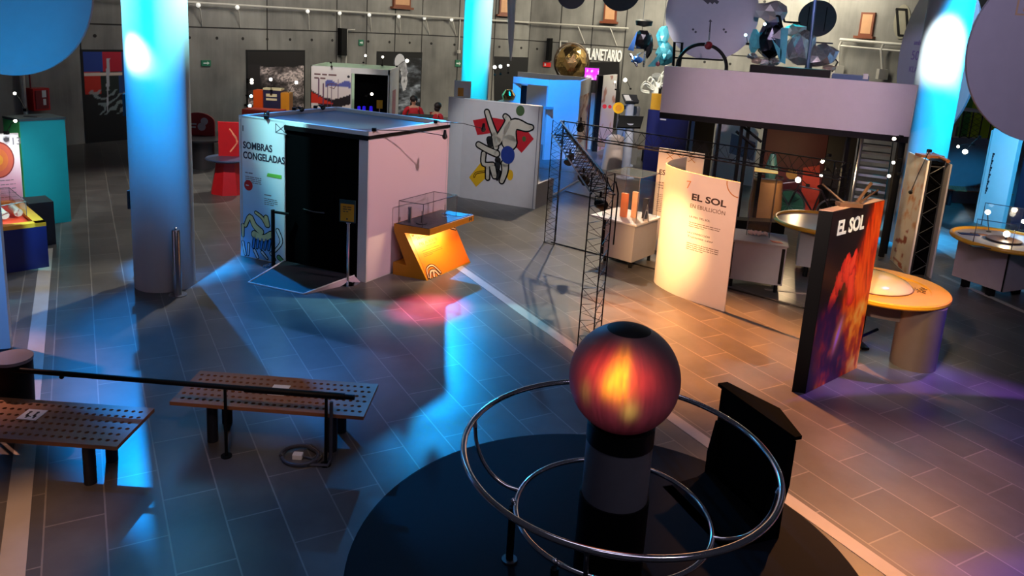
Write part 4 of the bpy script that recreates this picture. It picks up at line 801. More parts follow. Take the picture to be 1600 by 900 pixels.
t = thing('numbered_panel', pl0, 'white board numbered 13 with an orange disc picture, behind the blue show case', 'panel')
M = MB(); PN.rect(M, 0, 0.0, 1.3, PNH, -0.05, 0); M.build('board', WHITE, t)
def pink13(x, y): return mixc((245, 190, 215), (252, 250, 250), y*2.4-0.75)
PN.art(0.01, 0.6, 1.28, PNH-0.62, 6, 20, pink13, 'pink_print', print_mat('satin_print', 0.4), t, d=0.003)
PN.text('13', PN.pix(16.5, 226)[0], PN.pix(20, 226)[1], 0.17, GINK, t, d=0.006, fit=PN.pix(29, 226)[0]-PN.pix(16.5, 226)[0])
c0 = PN.pix(-3, 250); nd = 26
M = MB(); RX = PN.pix(22.5, 252)[0]-c0[0]; RY = abs(PN.pix(-3, 221)[1]-c0[1]); PN.disc(M, c0[0], c0[1], RX, RY, 0.003, 0.006); M.build('disc_outline', mat('disc_brown', (150, 50, 45), 0.5), t)
for rr, mm in ((0.93, mat('disc_orange', (224, 110, 84), 0.5)), (0.62, mat('disc_mid', (235, 130, 70), 0.5)), (0.3, mat('disc_core', (250, 170, 60), 0.5))):
    M = MB(); PN.disc(M, c0[0], c0[1], RX*rr, RY*rr, 0.006, 0.0075+0.003*(1-rr)); M.build('disc_picture', mm, t)
M = MB(); PN.lines(M, 0.3, PN.pix(4, 273)[1], PN.pix(4, 273)[0]-.3, 2, .06, .04, 2, .008); PN.lines(M, 0.3, PN.pix(10, 282)[1], PN.pix(24, 282)[0]-.3, 6, .07, .016, 2, .008); M.build('body_text', GINK, t)
# red exhibits behind the left column
g = flat(G(318, 262)); t = thing('red_backed_table', g, 'dark round table with a rounded red board, partly behind the left blue column', 'table')
M = MB(); M.lathe([(0.28, 0), (0.26, 0.72)], g, 32); M.build('drum_base', mat('drum_dark', (52, 50, 52), 0.45), t, True); M = MB(); M.lathe([(0.6, 0.72), (0.6, 0.76)], g, 40); M.build('table_top', mat('dark_top', (40, 42, 46), 0.3), t)
P = Pl(g+Vector((-0.62, 0.30, 0.76)), (1, 0, 0)); rb = [(0, 0), (0.8, 0), (0.8, 0.35)]+[(0.4+0.4*math.cos(q), 0.35+0.22*math.sin(q)) for q in [PI*k/10 for k in range(1, 10)]]+[(0, 0.35)]; M = MB(); P.poly(M, rb, -0.04, 0); b_ = M.build('red_board', DRED, t); M = MB(); P.disc(M, 0.55, 0.36, 0.09, d1=.006); P.disc(M, 0.48, 0.22, 0.1, d1=.006); P.rect(M, 0.1, 0.26, .35, .3); P.rect(M, .1, .18, .33, .22); M.build('board_print', GREYW, b_)
g = flat(G(358, 300)); t = thing('red_flared_table', g, 'red flared table with a tall red board, left of the white booth', 'table')
M = MB(); M.lathe([(0.40, 0), (0.30, 0.5), (0.27, 0.72)], g, 8); M.build('flared_base', RED, t); M = MB(); M.lathe([(0.46, 0.72), (0.48, 0.75), (0.46, 0.77)], g, 40); M.build('table_top', mat('blue_top', (50, 66, 96), 0.3), t)
P = Pl(g+Vector((-0.26, 0.12, 0.77)), (1, 0.1, 0)); M = MB(); P.rect(M, 0, 0, .5, .75, -.04, 0); b_ = M.build('red_board', RED, t); M = MB(); P.stroke(M, [(.25, .6), (.38, .42), (.4, .3), (.25, .1)], .03); P.stroke(M, [(.3, .5), (.42, .33)], .015); M.build('board_print', mat('print_peach', (230, 150, 110), .5), b_)
P2 = flat(G(318, 243)); M = MB(); M.slab(P2+Vector((0.35, 1.4, 0)), P2+Vector((1.3, 1.4, 0)), 0.3, 0, 0.62); M.slab(P2+Vector((0.35, 1.35, 0)), P2+Vector((1.3, 1.35, 0)), 0.4, 0.62, 0.66); M.build('low_counter', GREYW, label='low grey counter between the two red boards', cat='counter')
# ------------------------------------------------------------------ right half: truss, sun panels, tables, tall panels
TRM = mat('truss_black', (14, 14, 17), 0.4, 0.3)
HT = 2.3; T1, T2, T4 = Vector((0.91, 13.88, 0)), Vector((1.16, 8.95, 0)), Vector((4.85, 10.95, 0))
def tri(c, r, z, a0): return [Vector((c.x+r*math.cos(a0+2*PI*k/3), c.y+r*math.sin(a0+2*PI*k/3), z)) for k in range(3)]
def lattice(M, P, Q, n, r=0.009, rd=0.0045):
    """three chords from triangle P to triangle Q with zigzag braces"""
    for a, b in zip(P, Q): M.tube([a, b], r, 6)
    for i in range(3):
        a0, b0, a1, b1 = P[i], Q[i], P[(i+1) % 3], Q[(i+1) % 3]
        for k in range(n):
            s, e = k/n, (k+0.5)/n; f = (k+1)/n; M.tube([a0.lerp(b0, s), a1.lerp(b1, e), a0.lerp(b0, f)], rd, 4)
t = thing('lighting_truss', T1, 'thin black triangular lighting truss frame left of the glowing curved panel', 'truss')
for c, a0, w in ((T1, 0.9, 0.13), (T2, 0.6, 0.16), (T4, 0.7, 0.14)):
    M = MB(); lattice(M, tri(c, w, 0.01, a0), tri(c, w, HT, a0), 11); tw = M.build('tower', TRM, t); M = MB(); M.lathe([(w*1.2, 0), (w*1.2, 0.01)], c, 3, a0=a0); M.build('base_plate', TRM, tw)
def beam(a, b, n):
    d = (b-a).normalized(); s = Vector((-d.y, d.x, 0)); o = lambda c: [c+s*0.14+Vector((0, 0, HT-0.24)), c-s*0.14+Vector((0, 0, HT-0.24)), c+Vector((0, 0, HT))]
    M = MB(); lattice(M, o(a), o(b), n, 0.011, 0.005); M.build('beam', TRM, t)
beam(T1, T2, 16); beam(T1, T4, 15)
M = MB(); M.tube([T1+Vector((0, 0, .015)), T4+Vector((0, 0, .015))], 0.013, 6); M.build('floor_bar', TRM, t)
M = MB(); q = T2+Vector((0.16, 0.12, HT)); M.tube([T2+Vector((0.15, .1, HT-.1)), T2+Vector((.2, .15, HT-.25)), T2+Vector((.2, .16, HT-.9))], 0.01, 6); M.build('cable', TRM, t)
def spotlight(c, aim, lb, grp=None, parent_z=None):
    """a black theatre spotlight on a yoke"""
    c = Vector(c); d = (Vector(aim)-c).normalized(); x, y = basis_of(d); tt = thing('spotlight', c, lb, 'spotlight', grp)
    M = MB(); M.tube([c-d*0.10, c-d*0.05, c+d*0.02, c+d*0.09], [0.035, 0.055, 0.055, 0.07], 14); M.build('lamp_body', BLACK, tt, True)
    M = MB(); M.tube([c+x*0.07, c+x*0.07+Vector((0, 0, .09)), c-x*0.07+Vector((0, 0, .09)), c-x*0.07], 0.008, 6); M.tube([c+Vector((0, 0, .09)), c+Vector((0, 0, .16))], 0.014, 8); M.build('yoke', BLACK, tt)
    M = MB(); M.tube([c+d*0.088, c+d*0.092], 0.058, 14); M.build('lens', mat('dark_lens', (60, 50, 40), 0.2), tt); return tt
pa = lambda s: (T1+(T2-T1)*s)+Vector((0, 0, HT-0.40))
spotlight(pa(0.97), (2.6, 11.3, 1), 'black spotlight at the near end of the truss, aimed at the curved panel')
spotlight(pa(0.66), (2.2, 12, 0.8), 'black spotlight hanging midway under the sloping truss beam')
spotlight(pa(0.34), (0, 10, 0), 'black spotlight under the far third of the truss beam')
spotlight(T1+Vector((0.35, -0.25, HT-0.05)), (1.5, 17, 0), 'black spotlight at the far corner of the truss, against the blue wall')
# curved glowing panel EL SOL EN EBULLICION
CH = hgt((1131, 487), (1157, 285.5))
tp_ = [flat(G(x, y, CH)) for x, y in [(1157, 285.5), (1129, 280), (1104, 275), (1078.7, 269.5), (1060, 264.2), (1048, 260), (1041.5, 256.8), (1041.5, 253.6), (1049, 250), (1060, 247.3), (1072, 245)]]
def crom(P, n=8):
    out = []
    for i in range(len(P)-1):
        p0, p1, p2, p3 = P[max(i-1, 0)], P[i], P[i+1], P[min(i+2, len(P)-1)]
        for k in range(n): s = k/n; out.append(0.5*((2*p1)+(p2-p0)*s+(2*p0-5*p1+4*p2-p3)*s*s+(3*p1-p0-3*p2+p3)*s**3))
    return out+[P[-1]]
CV = crom(tp_); CS = [0.0]
for a, b in zip(CV[:-1], CV[1:]): CS.append(CS[-1]+(b-a).length)
def arcp(s, z, off=0.0):
    """s: metres along the board from its right edge towards the left"""
    s = max(0, min(CS[-1]-1e-6, s)); i = max(k for k in range(len(CS)-1) if CS[k] <= s); f = (s-CS[i])/(CS[i+1]-CS[i]); q = CV[i].lerp(CV[i+1], f); d = (CV[i+1]-CV[i]).normalized(); n = Vector((-d.y, d.x, 0))
    return q+n*off+Vector((0, 0, z))
if (arcp(.2, 0, .1)).length > arcp(.2, 0).length: _ap = arcp; arcp = lambda s, z, off=0.0: _ap(s, z, -off)
e_, s_ = arcp(0, 0), arcp(CS[-1]*.7, 0)
t = thing('curved_sun_panel', flat(arcp(.5, 0)), 'white curved panel headed EL SOL EN EBULLICION, lit warm yellow', 'panel')
M = MB(); n = len(CV)-1; vs = []; fs = []
for k in range(n+1): vs += [arcp(CS[k], 0), arcp(CS[k], CH), arcp(CS[k], CH, -.02), arcp(CS[k], 0, -.02)]
for k in range(n):
    for j in range(4): fs.append((4*k+j, 4*(k+1)+j, 4*(k+1)+(j+1) % 4, 4*k+(j+1) % 4))
fs += [(0, 1, 2, 3), (4*n+3, 4*n+2, 4*n+1, 4*n)]; M.add(vs, fs); bd = M.build('curved_board', mat('curved_board_white', (236, 226, 214), 0.45, var=0.02), t, True)
PC = Pl((0, 0, 0), (1, 0, 0))
def bend(o):
    """wrap lettering laid out flat (x along the board, z up) round the curved board"""
    off = root_loc(o)
    for v in o.data.vertices: w = v.co+off; v.co = arcp(-w.x, w.z, -w.y)-off
def find(x, y):
    best = None; r = ray(x, y)
    for k in range(300):
        s = CS[-1]*.6*k/299; q = arcp(s, 0); er = abs(math.atan2(q.x, q.y)-math.atan2(r[0], r[1]))
        if best is None or er < best[0]: best = (er, s, CAM_H+r[2]*math.hypot(q.x, q.y)/math.hypot(r[0], r[1]))
    return best[1], best[2]
def ctext(txt, pL, pR, size, m, **kw):
    """pL, pR: sight lines through the ends of the baseline"""
    a0, z0 = find(*pL); a1, z1 = find(*pR); o = PC.text(txt, -a0, (z0+z1)/2, size, m, t, d=0.002, fit=a0-a1, **kw); bend(o)
BRINK = mat('brown_ink', (58, 40, 30), 0.6, var=0); BRINK2 = mat('soft_brown_ink', (120, 96, 70), 0.6, var=0)
ctext('EL SOL', (1080, 312.5), (1134, 323), 0.135, BRINK, bold=0.004)
ctext('EN EBULLICIÓN', (1078, 324), (1132, 336), 0.085, BRINK2)
ctext('LA PIEL DEL SOL', (1077, 340), (1109, 346), 0.04, BRINK)
ctext('LA CONVECCIÓN', (1074, 365), (1108, 371), 0.04, BRINK); ctext('Transmite calor', (1074, 371), (1114, 379), 0.045, BRINK)
for (x0, y0, x1, n_, sd) in [(1077, 345, 1126, 3, 1), (1073, 377, 1124, 4, 2)]:
    M = MB(); a0, z0 = find(x0, y0); a1, _ = find(x1, y0+9); PC.lines(M, -a0, z0-.02, a0-a1, n_, 0.03, 0.016, sd, 0.003); o = M.build('body_text', BRINK2, t); bend(o)
M = MB()
for k in range(18):
    q0, q1 = math.radians(178+k*5), math.radians(183+k*5); PC.stroke(M, [(-.004+0.2*math.cos(q0), CH-.02+0.2*math.sin(q0)), (-.004+0.2*math.cos(q1), CH-.02+0.2*math.sin(q1))], 0.014, 0, 0.003)
a0, z0 = find(1074, 280); PC.stroke(M, [(-a0, z0-.03), (-a0+.07, z0-.02), (-a0+.02, z0-.13)], 0.014, 0, 0.003); o = M.build('line_ornament', mat('ochre_ink', (196, 130, 50), 0.6, var=0), t); bend(o)
# ES... panel behind it
E1, E2 = flat(G(1014, 389)), flat(G(1014, 389))+Vector((0.72, -0.42, 0)); PE = Pl(E1, E2-E1); LE = (E2-E1).length
t = thing('text_panel', (E1+E2)/2, 'flat cream panel beginning with ES, half hidden behind the curved panel', 'panel')
M = MB(); M.slab(E1, E2, 0.04, 0, 1.92); M.build('board', mat('curved_board_white', (236, 226, 214), 0.45), t)
PE.text('ES', PE.pix(1029, 275)[0], PE.pix(1029, 272)[1], 0.13, BRINK, t, d=0.003, bold=.003); M = MB(); a, b = PE.pix(1029, 285); PE.lines(M, a, b, 0.3, 3, 0.05, 0.02, 3, .004); PE.lines(M, a, b-.22, 0.35, 10, 0.035, 0.015, 4, .004); M.build('body_text', BRINK2, t)
M = MB(); 
for k in range(3): PE.stroke(M, [(0.16+k*.2, 1.84), (0.28+k*.2, 1.74)], .01); PE.stroke(M, [(0.28+k*.2, 1.84), (0.16+k*.2, 1.74)], .01)
M.build('line_ornament', mat('ochre_ink', (196, 130, 50), 0.6, var=0), t)
# glass show cases on grey cabinets
def cabinet(name, Q, z0, z1, lb, m=GREYW, dark=True, feet=True):
    c = sum(Q, Vector())/len(Q); t = thing(name, flat(c), lb, 'display case'); M = MB(); M.prism([flat(v, z0) for v in Q], (0, 0, z1-z0)); M.build('cabinet_body', m, t, bevel=0.004)
    if dark:
        M = MB(); a, b = flat(Q[0]), flat(Q[1]); d = (b-a).normalized(); n = Vector((d.y, -d.x, 0)); L = (b-a).length
        M.prism([a+n*0.003+Vector((0, 0, z0+.01)), a+d*0.06+n*0.003+Vector((0, 0, z0+.01)), a+d*0.06, a], (0, 0, z1-z0-.02)) if False else M.box((0, 0, 0), (1e-4, 1e-4, 1e-4)) if False else M.prism([a+n*0.004+d*0.02+Vector((0, 0, z0+.02)), a+n*0.004+d*0.07+Vector((0, 0, z0+.02)), a+n*-0.004+d*0.07+Vector((0, 0, z0+.02)), a+n*-0.004+d*0.02+Vector((0, 0, z0+.02))], (0, 0, z1-z0-.04)); M.build('black_edge_strip', BLACK, t)
    if feet:
        for v in Q:
            q = c+(v-c)*0.8; M = MB(); M.tube([flat(q), flat(q, z0)], 0.03, 10); M.build('leg', BLACK, t)
    return t
a_ = G(942, 341, .77); b_ = G(992, 353, .77); ab = (b_-a_).normalized(); nb = Vector((-ab.y, ab.x, 0)); a_, b_ = flat(a_), flat(b_)
Q = [a_, b_, b_+nb*0.8, a_+nb*0.8]; t = cabinet('scale_model_case', Q, 0.12, 0.77, 'grey cabinet with a glass box over orange stands, behind the truss')
tl = [a_-ab*0.22-nb*0.05, b_+ab*0.05-nb*0.05, b_+ab*0.05+nb*0.86, a_-ab*0.22+nb*0.86]; M = MB(); M.prism([flat(v, .77) for v in tl], (0, 0, .03)); M.build('table_top', OFFW, t, bevel=0.004)
q = [flat(v, .80) for v in (a_-ab*0.05+nb*.06, b_-ab*0.02+nb*.06, b_-ab*0.02+nb*.76, a_-ab*0.05+nb*.76)]; acrylic_box(q, 0.78, t)
for k, (s, w_, h) in enumerate([(0.18, .12, .42), (0.34, .1, .46), (0.5, .09, .36)]):
    c = a_+ab*(0.18+0.16*k)+nb*(0.25+0.1*k); M = MB(); M.prism([flat(c, .803), flat(c+ab*w_, .803), flat(c+ab*w_+nb*.05, .803), flat(c+nb*.05, .803)], (0, 0, h)); M.build('model_stand', [mat('stand_orange', (225, 130, 80), .5), mat('stand_pale', (220, 170, 130), .5), DGREY][k], label=['orange upright stand in the glass box behind the truss', 'pale upright stand in the middle of the glass box behind the truss', 'dark upright stand at the right in the glass box behind the truss'][k], cat='stand')
c = a_+ab*0.62+nb*0.3; M = MB(); M.tube([flat(c, .803), flat(c+ab*.05, 1.1), flat(c+ab*.1, .803)], 0.01, 6); M.tube([flat(c+ab*.03, 1.0), flat(c+ab*.07, 1.0)], 0.01, 6); M.build('wire_easel', STEEL, label='thin metal easel at the front of the glass box behind the truss', cat='easel')
a_ = flat(G(1141, 375, .78)); b_ = flat(G(1230, 387, .78)); ab = (b_-a_).normalized(); nb = Vector((-ab.y, ab.x, 0)); Q = [a_, b_, b_+nb*.72, a_+nb*.72]
t = cabinet('tall_glass_case', Q, 0.14, 0.78, 'grey cabinet with a tall glass tower, right of the curved panel')
M = MB(); M.prism([flat(v, .78) for v in (a_-ab*.03-nb*.03, b_+ab*.02-nb*.03, b_+ab*.02+nb*.75, a_-ab*.03+nb*.75)], (0, 0, .025)); M.build('table_top', GREYW, t, bevel=.004)
M = MB(); k = b_-ab*0.07-nb*.002; M.prism([flat(k-nb*.006, .17), flat(k+ab*.05-nb*.006, .17), flat(k+ab*.05, .17), flat(k, .17)], (0, 0, .58)); M.build('black_edge_strip', BLACK, t)
g0 = flat(G(1166, 367, .805)); q = [flat(v, .805) for v in (g0, g0+ab*.36, g0+ab*.36+nb*.36, g0+nb*.36)]; gb = acrylic_box(q, 1.06, t, 'glass_tower', top=False)
M = MB(); M.prism([v+Vector((0, 0, 1.06)) for v in q], (0, 0, .02)); M.build('lit_lid', mat('lid_glow', (250, 210, 120), .4, es=0.5), t, label='yellow lit lid')
ST = MB()
for k in range(70):
    c = g0+ab*rng.uniform(.03, .33)+nb*rng.uniform(.03, .25); ST.ball(flat(c, .82+rng.random()*.015), rng.uniform(.012, .022), 7, 5)
ST.build('pebbles', mat('pebble_pink', (235, 190, 175), .6), label='small heap of pale pebbles inside the tall glass tower', cat='pebbles', kind='stuff')
c = b_-ab*.22+nb*.12; M = MB(); M.prism([flat(c, .806), flat(c+ab*.16, .806), flat(c+ab*.12+nb*.1, .806), flat(c-ab*.04+nb*.1, .806)], (0, 0, .004)); M.build('red_label', RED, label='small red label on the cabinet top beside the glass tower', cat='label')
# round tables with a yellow rim
def ring_table(c, r, lb, rot=0.0):
    t = thing('round_exhibit_table', flat(c), lb, 'table'); M = MB(); M.lathe([(0, .86), (r, .86), (r, .885), (0, .885)], flat(c), 56); M.build('table_top', mat('grey_table_top', (176, 172, 178), .35), t)
    M = MB(); M.tube(circle(c, r+.01, .89, 72), .038, 10, True); M.build('yellow_rim', mat('rim_yellow', (222, 160, 40), .4), t, True, label='yellow tube rim')
    return t
c7 = Vector((8.45, 12.55, 0)); t = ring_table(c7, 0.80, 'round yellow-rimmed table with glass panes and bright lamps, at the right edge')
a_ = flat(G(1487, 430, .15)); b_ = flat(G(1566, 457, .15)); ab = (b_-a_).normalized(); nb = Vector((-ab.y, ab.x, 0)); M = MB(); M.prism([flat(v, .15) for v in (a_, b_, b_+nb*.8, a_+nb*.8)], (0, 0, .71)); M.build('cabinet_body', mat('mauve_cabinet', (150, 136, 142), .4), t)
M = MB(); M.prism([flat(v, .155) for v in (b_-nb*.005-ab*.025, b_-nb*.005, b_+nb*.03, b_+nb*.03-ab*.025)], (0, 0, .7)); M.build('black_edge_strip', BLACK, t)
for v in (a_+ab*.2+nb*.1, b_-ab*.25+nb*.1, b_-ab*.2+nb*.7, a_+ab*.2+nb*.7): M = MB(); M.box(flat(v)-Vector((.05, .05, 0)), flat(v, .15)+Vector((.05, .05, 0))); M.build('leg', BLACK, t)
for (px, z) in (((1520, 381, 1580, 391), .887), ((1533, 352, 1592, 362), .887)):
    l = flat(G(px[0], px[1], z), z); r = flat(G(px[2], px[3], z), z); M = MB(); M.slab(l, r, .008, z, z+.42); o = M.build('glass_pane', GLASS, t); E_ = MB(); E_.tube([flat(l, z), flat(l, z+.42), flat(r, z+.42), flat(r, z)], .008, 6); E_.build('glass_edge', mat('glass_edge', (84, 84, 92), .25), o)
dk = flat(G(1568, 376, .89), .887); t = thing('lamp_turntable', dk, 'dark round disc with a bright bulb on the right yellow-rimmed table', 'turntable')
M = MB(); M.lathe([(.26, 0), (.27, .012), (.26, .03), (0, .03)], dk, 36); M.build('disc', mat('disc_brown_dark', (66, 44, 26), .35), t, True)
bc = dk+Vector((.03, .0, .12)); M = MB(); M.tube([dk+Vector((.03, 0, .03)), bc], .014, 8); M.build('bulb_stem', DGREY, t); M = MB(); M.ball(bc, .05, 16, 10); M.build('bulb', GLOW, t, True)
pl_ = bpy.data.lights.new('table_bulb', 'POINT'); pl_.energy = 14; pl_.color = (1, .75, .45); pl_.shadow_soft_size = .05; lo = bpy.data.objects.new('table_bulb', pl_); COL.objects.link(lo); lo.parent = t; lo.location = bc+Vector((0, -.02, .08))-dk
bx_ = flat(G(1596, 360, .89), .887); t = thing('table_lamp', bx_, 'second small bright bulb at the far right of the yellow-rimmed table', 'lamp'); M = MB(); M.tube([bx_, bx_+Vector((0, 0, .14))], .01, 6); M.lathe([(.05, 0), (.05, .01)], bx_, 16); M.build('stem', DGREY, t); M = MB(); M.ball(bx_+Vector((0, 0, .17)), .035, 12, 8); M.build('bulb', GLOW, t, True)
bx_ = flat(G(1545, 362, .89), .887); t = thing('ball_on_stem', bx_, 'small glowing white ball on a thin stem behind the front glass pane', 'lamp'); M = MB(); M.tube([bx_, bx_+Vector((-.02, .1, .3))], .008, 6); M.lathe([(.04, 0), (.04, .01)], bx_, 16); M.build('stem', DGREY, t); M = MB(); M.ball(bx_+Vector((-.02, .1, .33)), .045, 14, 10); M.build('bulb', mat('soft_glow_ball', (255, 250, 240), .4, es=4), t, True)  # white ball that glows, set on a thin stem
for k, (px, py, w_, h, m_, lb) in enumerate([(1514, 366, .3, .12, NAVY, 'dark blue leaflet on the right yellow-rimmed table'), (1532, 386, .3, .1, DGREY, 'dark tray near the front rim of the right yellow-rimmed table'), (1530, 366, .25, .08, WOOD, 'brown ruler at the back of the right yellow-rimmed table')]):
    g = flat(G(px, py, .89), .887); M = MB(); M.prism([g+Vector((-w_/2, -h/2+.02, 0)), g+Vector((w_/2, -h/2-.02, 0)), g+Vector((w_/2, h/2-.02, 0)), g+Vector((-w_/2, h/2+.02, 0))], (0, 0, .012)); M.build(['leaflet', 'tray', 'ruler'][k], m_, label=lb, cat=['leaflet', 'tray', 'ruler'][k])
c8 = flat((5.55, 13.05)); t = ring_table(c8, 0.78, 'round yellow-rimmed table behind the black EL SOL poster')
M = MB(); a_ = c8+Vector((-.5, -.35, .2)); M.prism([a_, a_+Vector((.9, -.35, 0)), a_+Vector((1.2, .5, 0)), a_+Vector((.3, .85, 0))], (0, 0, .66)); M.build('cabinet_body', GREYW, t)
for v in ((-.3, -.3), (.3, -.5), (.4, .2), (-.1, .3)): M = MB(); M.tube([c8+Vector((v[0], v[1], 0)), c8+Vector((v[0], v[1], .2))], .04, 10); M.build('leg', BLACK, t)
# black EL SOL poster with the fire picture
S0, S1, S2 = flat(G(1237, 612)), flat(G(1258, 615)), flat(G(1338, 575)); PS = Pl(S1, S2-S1); LS = (S2-S1).length; SH = 2.17; th_ = (S0-S1)
t = thing('sun_poster_panel', (S1+S2)/2, 'thick black panel with red and orange flames headed EL SOL', 'panel')
M = MB(); M.prism([S1, S2, S2+th_, S0], (0, 0, SH)); M.build('board', BLACK, t)
M = MB(); ins = .02; M.prism([flat(S1, SH), flat(S2, SH), flat(S2+th_, SH), flat(S0, SH)], (0, 0, .008)); M.build('top_edge', mat('peach_top', (190, 150, 130), .5), t)
def fire(x, y):
    n1 = fbm(x*4+2*y, y*5+7, 5); n2 = fbm(x*18, y*16+3, 4); n3 = fbm(x*5+9, y*6, 4); n4 = fbm(x*30+y*12, y*8, 3)
    wx = x+.10*(n3-.5)+.03*(n2-.5); c = mixc((26, 18, 20), (60, 40, 40), y*n1)
    # streak leaving towards the upper right
    lo = .40+.62*(y-.40) if y > .4 else .40
    if y > .30 and wx > lo: c = ramp([(0, (120, 30, 14)), (.25, (230, 62, 12)), (.5, (255, 104, 14)), (.75, (236, 70, 10)), (1, (150, 34, 14))], min(1, (wx-lo)*3.2)*.55+(n4-.25)*.8)
    elif y > .42 and wx > lo-.10: c = mixc(c, (120, 34, 16), (wx-lo+.10)*9)
    # red curled prominence
    for (ax_, ay_, bx_, by_, r_) in ((.20, .48, .33, .60, .055), (.33, .60, .42, .67, .075), (.42, .67, .55, .60, .085), (.55, .60, .60, .48, .075), (.40, .66, .40, .72, .03), (.52, .66, .56, .70, .045)):
        L2 = (bx_-ax_)**2+(by_-ay_)**2; k = min(1, max(0, ((x-ax_)*(bx_-ax_)+(y-ay_)*(by_-ay_))/L2)); d = math.hypot(x-ax_-k*(bx_-ax_), (y-ay_-k*(by_-ay_))*1.0)-.07*(n2-.5)-.05*(n4-.5)
        if d < r_: c = ramp([(0, (255, 92, 60)), (.6, (250, 62, 44)), (1, (196, 30, 34))], max(0, d)/r_+.5*(n4-.5))
    top = .47+.06*(n1-.5)+.05*math.sin(x*7)
    if y < top:
        v = n1*.55+n2*.5+.16*math.sin(8*x+5*y)+.22*(x-.5)+.25*max(0, y-.25)
        b = ramp([(0, (28, 10, 58)), (.35, (62, 16, 74)), (.48, (140, 26, 60)), (.60, (200, 60, 26)), (.74, (248, 140, 30)), (.95, (255, 214, 120))], v)
        q = abs(x-.46-.45*(y-.27)); s_ = max(0, 1-q/.13)*max(0, 1-abs(y-.29)/.17)
        b = mixc(b, (255, 168, 70), s_*1.2); b = mixc(b, (196, 128, 255), max(0, 1-q/.05)*max(0, 1-abs(y-.27)/.12)*1.5)
        b = mixc(b, (20, 10, 50), (.24-x)*4.5*(1.1-y*1.6)); c = mixc(c, b, (top-y)*14)
    return c
PS.art(0.0, 0.0, LS, SH, 110, 190, fire, 'fire_print', print_mat('gloss_print', .35), t, d=.004, label='flame picture')
a0, b0 = PS.pix(1306, 368); a1, b1 = PS.pix(1348, 356); PS.text('EL SOL', a0, (b0+b1)/2, 0.235, mat('title_white', (240, 238, 236), .5, es=.15), t, d=.008, fit=a1-a0, bold=.008)
M = MB(); q = S1.lerp(S2, .35)+th_*.4; M.box(flat(q, SH+.008)+Vector((-.1, -.05, 0)), flat(q, SH+.05)+Vector((.16, .08, 0))); M.tube([flat(q, SH+.03)+Vector((0.1, 0, 0)), flat(S2, SH+.1)+Vector((-.05, .1, 0))], .012, 6); M.tube([flat(q, SH+.02), flat(q, SH+.22)+Vector((-.25, .15, 0))], .012, 6); M.tube([flat(q, SH+.02)+Vector((.2, .2, 0)), flat(q, SH+.24)+Vector((.38, .3, 0))], .02, 6); M.build('lamp_bracket', mat('brown_bracket', (96, 66, 48), .5), label='brown lamp bracket lying on top of the EL SOL poster', cat='bracket')
# yellow table with a clear dome
yc = Vector((5.04, 9.74, 0)); yr = .82
t = thing('dome_table', yc, 'round yellow table with a clear dome, right of the EL SOL poster', 'table')
M = MB(); M.lathe([(0, .83), (yr-.02, .83), (yr, .85), (yr, .885), (yr-.015, .9), (yr*.72, .9), (yr*.70, .885), (0, .885)], yc, 72); M.build('table_top', mat('table_yellow', (236, 160, 24), .35), t, True)
dcc = yc+Vector((-.12, .05, 0)); M = MB(); M.lathe([(.50, .887), (.5, .90), (.46, .945), (.36, .99), (.2, 1.02), (0.0, 1.03)], dcc, 56); M.build('dome', mat('dome_amber', (246, 206, 140), .12, var=.03), t, True, label='shallow amber dome')
M = MB(); M.tube(circle(dcc, .505, .892, 64), .008, 6, True); M.build('dome_ring', mat('ring_brown', (130, 80, 30), .4), t)
M = MB()
for k in range(16): q = yc+Vector((rng.uniform(.38, .56), rng.uniform(-.3, -.05), .889)); M.tube([q, q+Vector((rng.uniform(-.05, .05), rng.uniform(-.05, .05), 0))], .006, 4)
M.build('scribble', mat('ring_brown', (130, 80, 30), .4), t)
dc = Vector((5.36, 9.27, 0)); M = MB(); M.lathe([(.27, 0), (.27, .83)], dc, 40); M.build('drum_leg', mat('drum_bronze', (104, 88, 80), .35, .3), t, True)
M = MB(); M.prism([flat(yc+Vector((-.75, -.1, 0)), .56), flat(dc+Vector((-.2, -.05, 0)), .56), flat(dc+Vector((-.2, 0.0, 0)), .56), flat(yc+Vector((-.75, -.05, 0)), .56)], (0, 0, .26)); M.build('apron', mat('apron_bronze', (92, 76, 68), .5), t)
M = MB(); q = yc+Vector((-.12, .1, 0)); M.tube([q, flat(q, .83)], .035, 10); M.build('leg', BLACK, t); M = MB(); q2 = q+Vector((.28, .12, 0)); M.box(flat(q)+Vector((-.05, -.2, 0)), flat(q, .03)+Vector((.05, .2, 0))); M.tube([flat(q, .1), flat(q2, .18)], .02, 8); M.build('foot', BLACK, t)
# slim double panel with a truss core
N1 = flat(G(1418, 431)); F1 = N1+Vector((.16, 1.0, 0)); N2 = N1+Vector((.36, -.06, 0)); F2 = N2+Vector((.16, 1.0, 0)); h_ = 2.08
t = thing('double_board_panel', (N1+F2)/2, 'two upright boards joined by a black truss core, warm lit on the left', 'panel')
PF = Pl(F1, N1-F1); LF = (N1-F1).length
M = MB(); M.slab(F1, N1, .03, 0, h_); M.build('board', mat('curved_board_white', (236, 226, 214), .45), t); M = MB(); M.slab(F2, N2, .03, 0, h_-.03); M.build('board', GREYW, t)
def rusty(x, y): n = fbm(x*7, y*14, 4); return mixc((236, 222, 196), (206, 120, 50), (n-.52)*5*(1-abs(y-.68)*2)) if not (vnoise(x*5, y*26) > .74 and .1 < x < .7 and y < .5) else (170, 90, 60)
PF.art(.02, .02, LF-.04, h_-.04, 24, 56, rusty, 'rust_print', print_mat('satin_print', .4), t, d=.004)
M = MB(); M.slab(N1.lerp(N2, .1)+Vector((0, .12, 0)), N1.lerp(N2, .95)+Vector((0, .12, 0)), .4, 0.01, h_-.06); M.build('dark_core', CLOTH, t)
